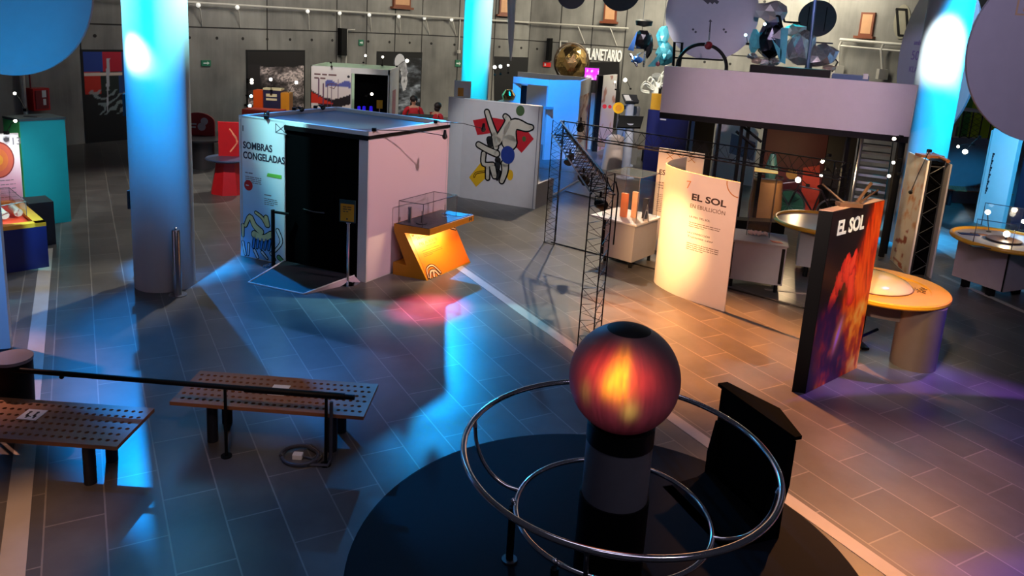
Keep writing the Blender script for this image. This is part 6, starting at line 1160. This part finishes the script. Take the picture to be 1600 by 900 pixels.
q = PY(963, 200, 22); zz = PY(963, 168, 22).z; t = thing('yellow_disc_exhibit', flat(q), 'yellow disc on a pale rounded stand in the background', 'exhibit'); M = MB(); M.lathe([(.34, 0), (.3, .5), (.24, .95), (.1, 1.0)], flat(q), 24); M.build('stand', mat('stand_beige', (196, 176, 164), .5), t, True); P = Pl(flat(q)+Vector((0, -.1, 0)), (1, 0, 0)); M = MB(); P.disc(M, 0, zz, .16, d0=-.04, d1=.0); yd = M.build('yellow_disc', mat('disc_yellow', (240, 180, 20), .4), t); M = MB(); P.disc(M, 0, zz, .09, d0=0, d1=.02); M.build('disc_hub', AMBER, yd); M = MB(); P.disc(M, -.25, zz+.02, .05, d0=-.03, d1=0); P.disc(M, -.4, zz+.02, .06, d0=-.03, d1=0); M.build('red_knob', RED, t)
M = MB(); P.rect(M, -.02, .9, .02, zz, -.05, -.02); M.build('neck', STEEL, t)
bq = flat(G(978, 252))+Vector((0, .2, 0)); t = far_bench(bq, -.06, 'dark perforated bench in the back, left of the navy kiosk')
# white picture board with a black end, purple screen
w0, w1 = flat(PY(935, 209, 25)), flat(PY(957, 206, 26.2)); P = Pl(w0, w1-w0); t = thing('picture_board', (w0+w1)/2, 'tall white picture board with a black end post under the planetarium sign', 'panel'); hw = P.pix(936, 119)[1]; M = MB(); M.slab(w0, w1, .08, 0, hw); M.build('board', WHITE, t); M = MB(); M.box(w0+Vector((-.16, -.05, 0)), w0+Vector((0.0, .5, hw))); M.build('end_post', BLACK, t)
def pl_print(x, y): return mixc(ramp([(0, (205, 170, 200)), (.5, (222, 205, 228)), (1, (250, 246, 240))], y), (190, 130, 120), 1.0 if vnoise(x*5+2, y*9) > .8 else 0)
P.art(.02, .02, (w1-w0).length-.04, hw-.04, 14, 30, pl_print, 'picture_print', print_mat('satin_print', .4), t, d=.005)
q0, q1 = PY(913, 124, 26.5), PY(936, 107, 26.5); t = thing('magenta_screen', flat((q0+q1)/2), 'glowing magenta projection screen beside the dark portal', 'screen'); P = Pl(flat(q0, 0), (1, 0, 0)); w_ = q1.x-q0.x
def mag(x, y): n = fbm(x*6, y*4, 3); return ramp([(0, (200, 30, 220)), (.45, (225, 60, 240)), (.6, (250, 170, 255)), (1, (255, 240, 255))], n+.35*max(0, 1-abs(y-.35)*4)*abs(x-.5))
P.art(0, q0.z, w_, q1.z-q0.z, 20, 14, mag, 'projected_picture', print_mat('projection_print', .5, es=1.1), t, d=.01); M = MB(); P.rect(M, -.03, q0.z-.03, w_+.03, q1.z+.03, -.05, 0.005); P.rect(M, .1, 0, .16, q0.z, -.05, 0); P.rect(M, w_-.16, 0, w_-.1, q0.z, -.05, 0); M.build('screen_frame', DGREY, t)
for k, (x0, x1, yb, yt_, m_, lb) in enumerate([(911, 918, 210, 163, RED, 'slim red post board left of the white picture board'), (919, 927, 208, 145, mat('beige', (206, 186, 168), .5), 'slim beige board right of the slim red post board')]):
    a, b = flat(PY(x0, yb, 25.4)), flat(PY(x1, yb, 25.4)); M = MB(); M.slab(a, b, .08, 0, PY(x0, yt_, 25.4).z); M.build('slim_board', m_, label=lb, cat='panel')
# blue booth behind the mural wall
bz = PY(880, 125, 23.2).z; w0, w1 = flat(PY(850, 240, 22.8)), flat(PY(899, 240, 23.4)); t = thing('blue_lit_booth', (w0+w1)/2, 'open white booth flooded with blue light behind the painted wall', 'booth')
M = MB(); M.slab(w0, w1, .08, 0, bz); M.build('front_wall', WHITE, t); w2 = flat(PY(914, 235, 25.2)); M = MB(); M.slab(w1, w2, .08, 0, bz-.02); sw = M.build('side_wall', WHITE, t); P = Pl(w1+Vector((.004, 0, 0)), w2-w1)
def rusty2(x, y): n = fbm(x*8, y*9, 4); return mixc((228, 200, 176), (150, 80, 50), (n-.5)*6)
P.art(.1, .4, (w2-w1).length-.2, 1.5, 16, 30, rusty2, 'side_print', print_mat('satin_print', .4), t, d=.006)
wl = flat(PY(795, 240, 23.4)); M = MB(); M.slab(w0, wl, .08, bz-.22, bz) if False else M.slab(wl, w0, .08, bz-.18, bz); M.build('lintel', WHITE, t); w3 = flat(PY(802, 230, 26.2)); M = MB(); M.slab(w3, w2, .08, 0, bz-.02); M.build('back_wall', OFFW, t); M = MB(); M.slab(wl, wl+Vector((.25, 0, 0)), .08, 0, bz); M.build('left_pier', WHITE, t)
M = MB(); a, b = PY(843, 165, 23), PY(865, 172, 22.6); M.box((a.x, a.y-.3, b.z), (b.x, a.y-.1, a.z)); M.build('sign_arm', GREYW, t)
q0, q1 = flat(PY(808, 160, 24.6)), flat(PY(822, 160, 24.6)); M = MB(); zt4 = PY(812, 133, 24.6).z; M.box((q0.x, q0.y, 0), (q1.x, q0.y+.3, zt4)); o = M.build('black_case', BLACK, label='black upright case with a white top inside the blue booth', cat='case'); M = MB(); M.box((q0.x-.02, q0.y-.02, zt4), (q1.x+.02, q0.y+.32, zt4+.05)); M.build('white_top', WHITE, o)
q = flat(PY(793, 150, 22)); M = MB(); M.lathe([(.3, 0), (.3, 1.75), (.18, 1.8), (0, 1.82)], q, 20); o = M.build('white_round_stand', mat('stand_white', (220, 214, 214), .5), smooth=True, label='pale round stand just behind the painted wall', cat='stand'); M = MB(); M.lathe([(.16, 1.82), (.2, 1.95), (.1, 2.1), (0, 2.12)], q+Vector((.03, 0, 0)), 16); M.build('model_top', GOLD, o, True)
q0, q1 = flat(PY(709, 155, 21)), flat(PY(735, 155, 21)); zq = PY(712, 126, 21).z; M = MB(); M.slab(q0, q1, .08, 0, zq); o = M.build('white_board', WHITE, label='white board with an amber square left of the middle blue column', cat='panel'); P = Pl(q0, q1-q0); M = MB(); a, b = P.pix(715, 150); P.rect(M, a, b, P.pix(724, 150)[0], P.pix(715, 137)[1], 0, .006); M.build('amber_square', AMBER, o)
# gold ball in a ring
gc_ = PY(893, 97, 27.5); t = thing('gold_foil_globe', flat(gc_), 'crumpled gold foil globe in a dark ring, left of the planetarium sign', 'globe'); facet_blob(gc_, .56, (1, 1, 1.1), GOLD, 'globe', t, 61, sub=3, amp=.07); P = Pl(gc_, (1, 0, 0)); M = MB(); M.tube([P.pt(.6*math.cos(2*PI*k/40), .66*math.sin(2*PI*k/40)) for k in range(40)], .03, 8, True); M.build('ring', mat('ring_dark', (70, 56, 44), .4), t, True); M = MB(); M.tube([flat(gc_), gc_-Vector((0, 0, .6))], .05, 10); M.lathe([(.35, 0), (.35, .04)], flat(gc_), 24); M.build('stand', DGREY, t)
# hanging pendulum cone
a, b = PY(800, -30, 20), PY(798, 95, 20); M = MB(); M.tube([b, b.lerp(a, .25), a, a+Vector((0, 0, 3.5))], [.015, .07, .13, .2], 20); M.build('hanging_cone', mat('cone_white', (206, 204, 206), .4), smooth=True, label='long pale tapering cone hanging right of the middle blue column', cat='pendulum')
# pod booth with wave graphics
X0, X1, Y0, Y1, HZ = -6.3, -3.82, 24.2, 26.2, 2.3; t = thing('wave_booth', ((X0+X1)/2, (Y0+Y1)/2, 0), 'white booth with a wave picture and dark doorway, behind the big white booth', 'booth')
P = Pl((X0, Y0, 0), (1, 0, 0)); xs_, xe_ = P.pix(549, 130)[0], P.pix(608, 130)[0]
M = MB(); P.rect(M, 0, 0, xs_, HZ, -.06, 0); M.build('front_panel', WHITE, t); M = MB(); P.rect(M, xe_, 0, X1-X0, HZ, -.06, 0); P.rect(M, xs_, HZ-.17, xe_, HZ, -.06, 0); M.build('door_frame', WHITE, t); M = MB(); M.slab((X1, Y0), (X1, Y1), .06, 0, HZ); M.build('side_wall', WHITE, t); M = MB(); M.slab((X1, Y1), (X0, Y1), .06, 0, HZ); M.slab((X0, Y1), (X0, Y0), .06, 0, HZ); M.build('back_wall', mat('wall_mint', (190, 215, 190), .5), t); M = MB(); P.rect(M, xs_, 0, xe_, HZ-.17, -.5, -.48); M.build('dark_interior', CLOTH, t)
def wave(x, y):
    y = (y-.40)/.60
    c = ramp([(0, (240, 225, 215)), (.5, (240, 225, 222)), (1, (246, 240, 236))], y); w = .34-.10*math.sin(x*3.2)+.12*max(0, .35-x)
    if w-.17 < y < w+.03+.07*abs(x-.6): c = (38, 32, 34)
    if y < w-.12+.15*max(0, 1-((x-.1)/.55)**2) and y > .16 and x < .62: c = (214, 54, 36)
    if y < .04: c = (160, 60, 50)
    if abs(y-.62-.02*math.sin(x*16)) < .03+.045*abs(math.sin(x*5.5-.6)) and x > .36: c = (98, 104, 178)
    for k in (.19, .31, .42, .52, .68):
        if abs(x-k) < .012 and (.3 < y < .75 if k in (.19, .68) else y < .62): c = (110, 70, 96)
    return c
P.art(.02, .02, xs_-.04, HZ-.04, 60, 60, wave, 'wave_print', print_mat('satin_print', .4), t, d=.004)
M = MB(); P.lines(M, .12, 2.02, .75, 2, .12, .075, 4, .008); P.stroke(M, [(.5, 1.7), (.62, 1.78), (.82, 1.76), (.74, 1.62), (.6, 1.66)], .02, 0, .008); M.build('heading_text', mat('heading_brown', (120, 84, 84), .6), t); M = MB(); P.disc(M, xs_-.09, 2.02, .04, d0=0, d1=.01); M.build('number_mark', INK, t)
PSd = Pl((X1, Y0, 0), (0, 1, 0)); M = MB(); PSd.rect(M, .6, .8, 1.3, 1.6, 0, .006); M.build('side_print', mat('print_dusty', (190, 130, 140), .5), t)
q = P.at(593, 163, .05); M = MB(); P.rect(M, P.pix(589, 169)[0], P.pix(589, 169)[1], P.pix(598, 169)[0], P.pix(589, 156)[1], .05, .07); o = M.build('yellow_notice', mat('notice_yellow', (190, 140, 20), .5), label='yellow notice on a post in the dark doorway of the wave booth', cat='notice'); M = MB(); aa = P.pix(593.5, 169)[0]; P.rect(M, aa-.015, 0, aa+.015, P.pix(589, 169)[1], .05, .07); M.build('post', STEEL, o)
for k, px in enumerate((558, 566, 577)): q = P.at(px, 168, -.3); M = MB(); M.lathe([(.055, 0), (.055, max(.3, q.z-.1)), (.05, max(.35, q.z)), (0, max(.36, q.z)+.02)], flat(q), 12); M.build('violet_lamp', mat('violet_glow', (40, 20, 220), .5, es=.5), smooth=True, label=['leftmost of the three violet lamps in the dark doorway', 'middle one of the three violet lamps in the dark doorway', 'rightmost of the three violet lamps in the dark doorway'][k], cat='lamp', group=None)
# orange kiosk
Yk = 21.0; k0, k1 = PY(397, 178, Yk), PY(453, 178, Yk); kt = PY(425, 141, Yk).z; t = thing('orange_kiosk', ((k0.x+k1.x)/2, Yk, 0), 'orange and navy three-part kiosk in front of the moon mural', 'kiosk'); P = Pl((k0.x, Yk, 0), (1, 0, 0)); Wk = k1.x-k0.x
M = MB(); P.rect(M, 0, 0, Wk*.26, kt-.02, -.3, .05); M.build('orange_wing', ORANGE, t); M = MB(); P.rect(M, Wk*.26, 0, Wk*.76, kt, -.3, 0); M.build('navy_board', mat('kiosk_navy', (44, 44, 78), .5), t); M = MB(); P.rect(M, Wk*.76, .9, Wk, kt-.05, -.3, .05); P.rect(M, Wk*.8, 0, Wk*.96, .9, -.25, 0); M.build('amber_wing', AMBER, t); M = MB(); P.rect(M, Wk*.26, kt, Wk*.76, kt+.05, -.3, .02); M.build('pale_top', mat('cream', (250, 236, 190), .5), t)
M = MB(); P.rect(M, Wk*.34, kt-.18, Wk*.64, kt-.1, 0, .01); P.rect(M, Wk*.34, kt-.28, Wk*.64, kt-.22, 0, .01); M.build('heading_text', mat('cream', (250, 236, 190), .5), t); M = MB(); P.poly(M, [(Wk*.3, .95), (Wk*.4, 1.05), (Wk*.5, 1.28), (Wk*.54, 1.05), (Wk*.7, 1.1), (Wk*.74, 1.3), (Wk*.72, .95)], 0, .01); M.build('flower_print', mat('print_rose', (220, 130, 130), .5), t)
q = PY(436, 188, 20.0); M = MB(); M.box(flat(q)+Vector((-.9, -.2, 0)), flat(q, PY(450, 172, 20).z-.02)+Vector((.1, .3, 0))); M.build('low_red_desk', mat('desk_red', (214, 70, 50), .5), label='low red desk in front of the orange kiosk', cat='desk')
q = PY(655, 190, 19.5); M = MB(); zq = PY(655, 184, 19.5).z; M.slab((PY(637, 185, 19.5).x, 19.5), (PY(673, 185, 19.5).x, 19.5), .5, 0, zq); o = M.build('black_counter', BLACK, label='black counter in front of the two people in red', cat='counter'); M = MB(); M.slab((PY(636, 185, 19.5).x, 19.47), (PY(674, 185, 19.5).x, 19.47), .56, zq, zq+.03); M.build('counter_top', DGREY, o)
# flat steel ramp behind the truss
c4 = [flat(G(*p)) for p in ((883, 299), (932, 311.5), (950, 297.5), (926, 276))]; t = thing('floor_ramp', sum(c4, Vector())/4, 'low steel ramp plate on the floor behind the truss', 'ramp'); M = MB(); M.add(c4+[flat(c4[0], .02), flat(c4[1], .03), flat(c4[2], .10), flat(c4[3], .12)], [(0, 1, 5, 4), (1, 2, 6, 5), (2, 3, 7, 6), (3, 0, 4, 7), (4, 5, 6, 7), (3, 2, 1, 0)]); M.build('plate', mat('ramp_steel', (150, 152, 150), .35, .4), t); M = MB(); M.tube([flat(G(855, 311), .02), flat(G(927, 275.5), .13)], .025, 6); M.build('white_edging', WHITE, t)
# ------------------------------------------------------------------ clip lamps
def arm_lamp(base, head, face, lb, lit=True, m=None, r=.045, arm=.007, grp=None, hw=None):
    """a thin arm from its clip to a small cone lamp"""
    base, head = Vector(base), Vector(head); d = Vector(face).normalized(); t = thing('arm_lamp', base, lb, 'lamp', grp)
    M = MB(); mid = base.lerp(head, .55)+Vector((0, 0, .04)); M.tube([base, mid, head], arm, 6); M.build('arm', BLACK, t)
    M = MB(); M.tube([head-d*.09, head-d*.03, head+d*.02], [r*.45, r*.6, r], 12); M.build('lamp_shade', BLACK, t, True)
    M = MB(); M.ball(head+d*.02, r*.86, 10, 8); M.build('bulb', (m or GLOW) if lit else mat('dark_lens', (60, 50, 40), .2), t, True)
    M = MB(); M.box(base-Vector((.03, .03, .02)), base+Vector((.03, .03, .03))); M.build('clip', BLACK, t); return t
toCam = lambda p: Vector((-p[0], -p[1], 2.0))
cb = FBC
arm_lamp(cb.pt(.12, BHT+.03), FBC.at(655, 206, .5), (0, -.2, -1), 'dark arm lamp over the front of the pink side wall of the booth', False)
arm_lamp(cb.pt(LBC*.8, BHT+.03), FBC.at(713, 195, .55), (0, -.2, -1), 'dark arm lamp over the far end of the pink side wall of the booth', False)
for (x, y, lb) in [(417, 183, 'black lamp clip at the front left roof edge of the booth')]: q = FAB.at(x, y, .01); arm_lamp(flat(q, BHT+.03), flat(q, BHT+.06)+Vector((-.05, .18, 0)), (0, -1, -.3), lb, False)
for (x, y, lb) in [(516, 171, 'black lamp clip at the back left roof edge of the booth'), (483, 174, 'black lamp clip midway along the left roof edge of the booth')]: q = G(x, y, BHT+.03); q = A.lerp(D, (flat(q)-A).dot((D-A).normalized())/(D-A).length); arm_lamp(flat(q, BHT+.03), flat(q, BHT+.05)+Vector((.15, -.1, 0)), (1, -1, -.3), lb, False)
def lampat(bx, by, hx, hy, Y, lb, m=None, r=.05, Yb=None, face=None):
    r *= .72; h = PY(hx, hy, Y); b = PY(bx, by, Yb or Y); return arm_lamp(b, h, face or toCam(h), lb, True, m, r)
lampat(40, 172, 23, 146, 13.6, 'lit arm lamp on top of the teal cabinet', r=.04); lampat(10, 208, 24, 189, 12.0, 'lit arm lamp above the panel numbered 13', r=.04)
lampat(424, 142, 423, 124, 20.9, 'lit lamp standing on the middle of the orange kiosk', r=.07); lampat(449, 147, 463, 129, 20.9, 'lit lamp at the right of the orange kiosk', r=.07, Yb=21.1)
for k, (x, y, lb) in enumerate([(386, 124, 'topmost small wall lamp left of the moon mural'), (386, 128, 'second small wall lamp from the top left of the moon mural'), (385, 149, 'small bluish wall lamp left of the orange kiosk, the upper one'), (383, 164, 'small cyan wall lamp left of the orange kiosk, the lower one')]):
    s = SEG[2]; a, b = s.pix(x, y); arm_lamp(s.pt(a, b, .02), s.pt(a, b, .25), toCam(s.pt(a, b)), lb, True, GLOW if k < 2 else GLOWB, .06)
lampat(568, 98, 571, 87, 25.9, 'lit lamp above the back edge of the wave booth, the left one', r=.06, Yb=26.1); lampat(597, 102, 598, 89, 25.9, 'lit lamp above the back edge of the wave booth, the right one', r=.06, Yb=26.1); lampat(620, 104, 636, 95, 24.5, 'bright lamp at the right front corner of the wave booth', r=.09); lampat(572, 150, 581, 147, 24.3, 'lit lamp in the dark doorway of the wave booth', r=.07)
lampat(517, 98, 518, 104, 24.1, 'dark clip lamp on the top left of the wave booth', mat('dark_lens', (60, 50, 40), .2), .05)
for k, (x, y) in enumerate([(773, 105), (782, 104), (794, 102)]): s = SEG[4]; lampat(x, y+12, x, y, 23.0, ['leftmost of three lamps right of the middle blue column', 'middle one of three lamps right of the middle blue column', 'rightmost of three lamps right of the middle blue column'][k], r=.08 if k < 2 else .05)
lampat(985, 139, 977, 125, 22.95, 'bright lamp on the grey machine left of the kiosk robot', r=.09)
lampat(962, 140, 961, 128, 25.0, 'small lit lamp in front of the dark portal', r=.05)
bl = lampat(1262, 290, 1247, 281, 15.4, 'very bright lamp above the green bicycle wheel', r=.09)
ld = bpy.data.lights.new('bicycle_lamp', 'POINT'); ld.energy = 32; ld.color = (1, .68, .36); ld.shadow_soft_size = .05; lo = bpy.data.objects.new('bicycle_lamp', ld); COL.objects.link(lo); lo.parent = bl; lo.location = PY(1247, 281, 15.4)+Vector((-.05, -.2, .12))-root_loc(bl)
lampat(1296, 243, 1285, 252, 14.6, 'lit lamp at the upper right of the red board', r=.06); lampat(1292, 265, 1283, 274, 14.8, 'small lit lamp at the right edge of the red board', r=.045)
lampat(1408, 214, 1397, 217, 14.0, 'lit lamp just under the right end of the parapet', r=.05); lampat(1406, 250, 1396, 254, 14.2, 'upper lit lamp on the post right of the stair', r=.045); lampat(1405, 272, 1389, 275, 14.2, 'lower lit lamp on the post right of the stair', r=.05)
lampat(1452, 236, 1423, 300, 13.0, 'dark arm lamp in front of the rust printed board', mat('dark_lens', (60, 50, 40), .2), .05, face=(.2, .6, -.3))
lampat(1530, 214, 1508, 237, 17.6, 'bright lamp on a curved black arm left of the cyan-lit board', r=.09); lampat(1520, 226, 1497, 229, 17.8, 'small lit lamp beside the bright lamp left of the cyan-lit board', r=.05)
lampat(1366, 302, 1352, 310, 9.6, 'dark lamp head above the right end of the EL SOL poster', mat('dark_lens', (60, 50, 40), .2), .04, face=(-.3, -.5, -.8))
for k, (x, y, lb) in enumerate([(1165, 55, 'lit foil lamp right of the big grey disc, the lower one'), (1195, 38, 'small cool lamp on the mirrored lander model')]): lampat(x+3, y+14, x, y, 16.6, lb, GLOWB, .05)

# ------------------------------------------------------------------ two people in red behind the black counter
def skin_body(name, nodes, edges, m, parent, rootv=0, sub=2):
    """one continuous surface grown round a posed skeleton; nodes: (point, radius)"""
    off = root_loc(parent); me = bpy.data.meshes.new(name); me.from_pydata([Vector(p)-off for p, r in nodes], edges, []); o = bpy.data.objects.new(name, me); COL.objects.link(o); o.parent = parent
    sk = o.modifiers.new('skin', 'SKIN'); sk.use_smooth_shade = True
    for i, (p, r) in enumerate(nodes): me.skin_vertices[0].data[i].radius = (r, r) if not isinstance(r, tuple) else r; me.skin_vertices[0].data[i].use_root = i == rootv
    sb = o.modifiers.new('sub', 'SUBSURF'); sb.levels = sb.render_levels = sub
    me.materials.append(m); return o
SKIN = mat('skin', (205, 150, 122), .5); HAIR = mat('dark_hair', (34, 24, 22), .6); TEE = mat('red_shirt', (196, 24, 36), .7, var=.1, scale=20); JEANS = mat('dark_trousers', (30, 32, 44), .8)
def person(loc, yaw, H_, lb, arms, lean=0.0, hairlen=.12, head_turn=0.0):
    loc = Vector(loc); k = H_/1.72; cy, sy = math.cos(yaw), math.sin(yaw)
    def L(x, y, z): z *= k; x *= k; y = y*k-lean*max(0, z-.95); return loc+Vector((x*cy-y*sy, x*sy+y*cy, z))    # the figure faces -y before turning
    t = thing('person', loc, lb, 'person')
    N = [(L(0, 0, .96), .13*k), (L(0, -.01, 1.12), .125*k), (L(0, 0, 1.30), (.15*k, .115*k)), (L(0, .01, 1.43), .10*k), (L(0, .01, 1.50), .055*k), (L(0, 0, 1.56), .06*k), (L(0, -.01, 1.63), .092*k), (L(0, -.005, 1.69), .07*k)]
    E_ = [(i, i+1) for i in range(7)]; n = 8
    for s, (el, wr) in zip((-1, 1), arms):
        sh = L(s*.185, .01, 1.41); N += [(sh, .055*k), (L(*el), .042*k), (L(*wr), .03*k)]; E_ += [(3, n), (n, n+1), (n+1, n+2)]; w_ = L(*wr); d = (L(*wr)-L(*el)).normalized(); n2 = n+2; n += 3
        pm = w_+d*.075*k; N.append((pm, .034*k)); E_.append((n2, n)); pi_ = n; n += 1; sd = d.cross(Vector((0, 0, 1))); sd = sd.normalized() if sd.length > .1 else Vector((1, 0, 0))
        for j, ln in enumerate((.07, .08, .075, .06)):
            b = pm+sd*(j-1.5)*.019*k; N += [(b+d*ln*.55*k, .0095*k), (b+d*ln*k+Vector((0, 0, -.018*k)), .008*k)]; E_ += [(pi_, n), (n, n+1)]; n += 2
        N += [(w_+d*.03*k+sd*.04*k*s, .011*k), (w_+d*.075*k+sd*.055*k*s, .009*k)]; E_ += [(n2, n), (n, n+1)]; n += 2
    for s in (-1, 1):
        N += [(L(s*.09, 0, .88), .095*k), (L(s*.10, -.01, .5), .06*k), (L(s*.10, .02, .09), .042*k), (L(s*.11, -.12, .035), .035*k)]; E_ += [(0, n), (n, n+1), (n+1, n+2), (n+2, n+3)]; n += 4
    skin_body('body', N, E_, SKIN, t)
    hc = L(0, -.01, 1.645)
    def Hd(x, y, z): a = yaw+head_turn; return hc+Vector((x*math.cos(a)-y*math.sin(a), x*math.sin(a)+y*math.cos(a), z))*k
    M = MB()
    for s in (-1, 1): M.ball(Hd(s*.034, -.094, .0), .012*k, 8, 6)
    f = M.build('eyes', mat('eye_dark', (40, 30, 28), .3), t, True)
    M = MB(); M.ball(Hd(0, -.106, -.025), .015*k, 8, 6, (1, 1.1, 1.5))
    for s in (-1, 1): M.ball(Hd(s*.094, 0, -.02), .022*k, 8, 6, (.5, .8, 1.4))
    M.build('nose_and_ears', SKIN, t, True); M = MB(); M.ball(Hd(0, -.094, -.062), .02*k, 8, 6, (1.2, .5, .35)); M.build('mouth', mat('lips', (160, 84, 78), .5), t, True)
    M = MB(); M.ball(Hd(0, .014, .028), .108*k, 18, 12, (1, 1.02, .95)); M.ball(Hd(0, .045, -.05-hairlen*.4), .085*k, 14, 10, (1, .75, 1+hairlen*5)); M.build('hair', HAIR, t, True)
    S = [(L(0, 0, .93), .145*k), (L(0, -.01, 1.12), .143*k), (L(0, 0, 1.30), (.168*k, .132*k)), (L(0, .01, 1.43), .112*k), (L(0, .01, 1.475), .07*k)]; SE = [(0, 1), (1, 2), (2, 3), (3, 4)]
    n = 5
    for s, (el, wr) in zip((-1, 1), arms): sh = L(s*.185, .01, 1.41); S += [(sh, .07*k), (sh.lerp(L(*el), .75), .062*k)]; SE += [(3, n), (n, n+1)]; n += 2
    skin_body('shirt', S, SE, TEE, t)
    S = [(L(0, 0, .96), .14*k)]; SE = []; n = 1
    for s in (-1, 1): S += [(L(s*.09, 0, .87), .105*k), (L(s*.10, -.01, .5), .072*k), (L(s*.10, .02, .10), .058*k)]; SE += [(0, n), (n, n+1), (n+1, n+2)]; n += 3
    skin_body('trousers', S, SE, JEANS, t)
    M = MB()
    for s in (-1, 1): M.ball(L(s*.105, -.06, .035), .052*k, 12, 8, (.9, 2.1, .7))
    M.build('shoes', BLACK, t, True); return t
q = PY(646, 175, 21.6); person((q.x, 21.6, 0), .25, 1.77, 'person with long dark hair, red shirt, arms bent forward, standing behind the black counter', [((-.30, .0, 1.14), (-.16, -.24, 1.14)), ((.28, .02, 1.15), (.14, -.26, 1.2))], .02, .25, .25)
q = PY(681, 180, 21.2); person((q.x, 21.2, 0), 2.4, 1.66, 'person with short dark hair in a red shirt turned away at the counter end', [((-.25, -.03, 1.16), (-.2, -.27, 1.04)), ((.25, -.03, 1.16), (.18, -.28, 1.06))], .10, .02, .2)
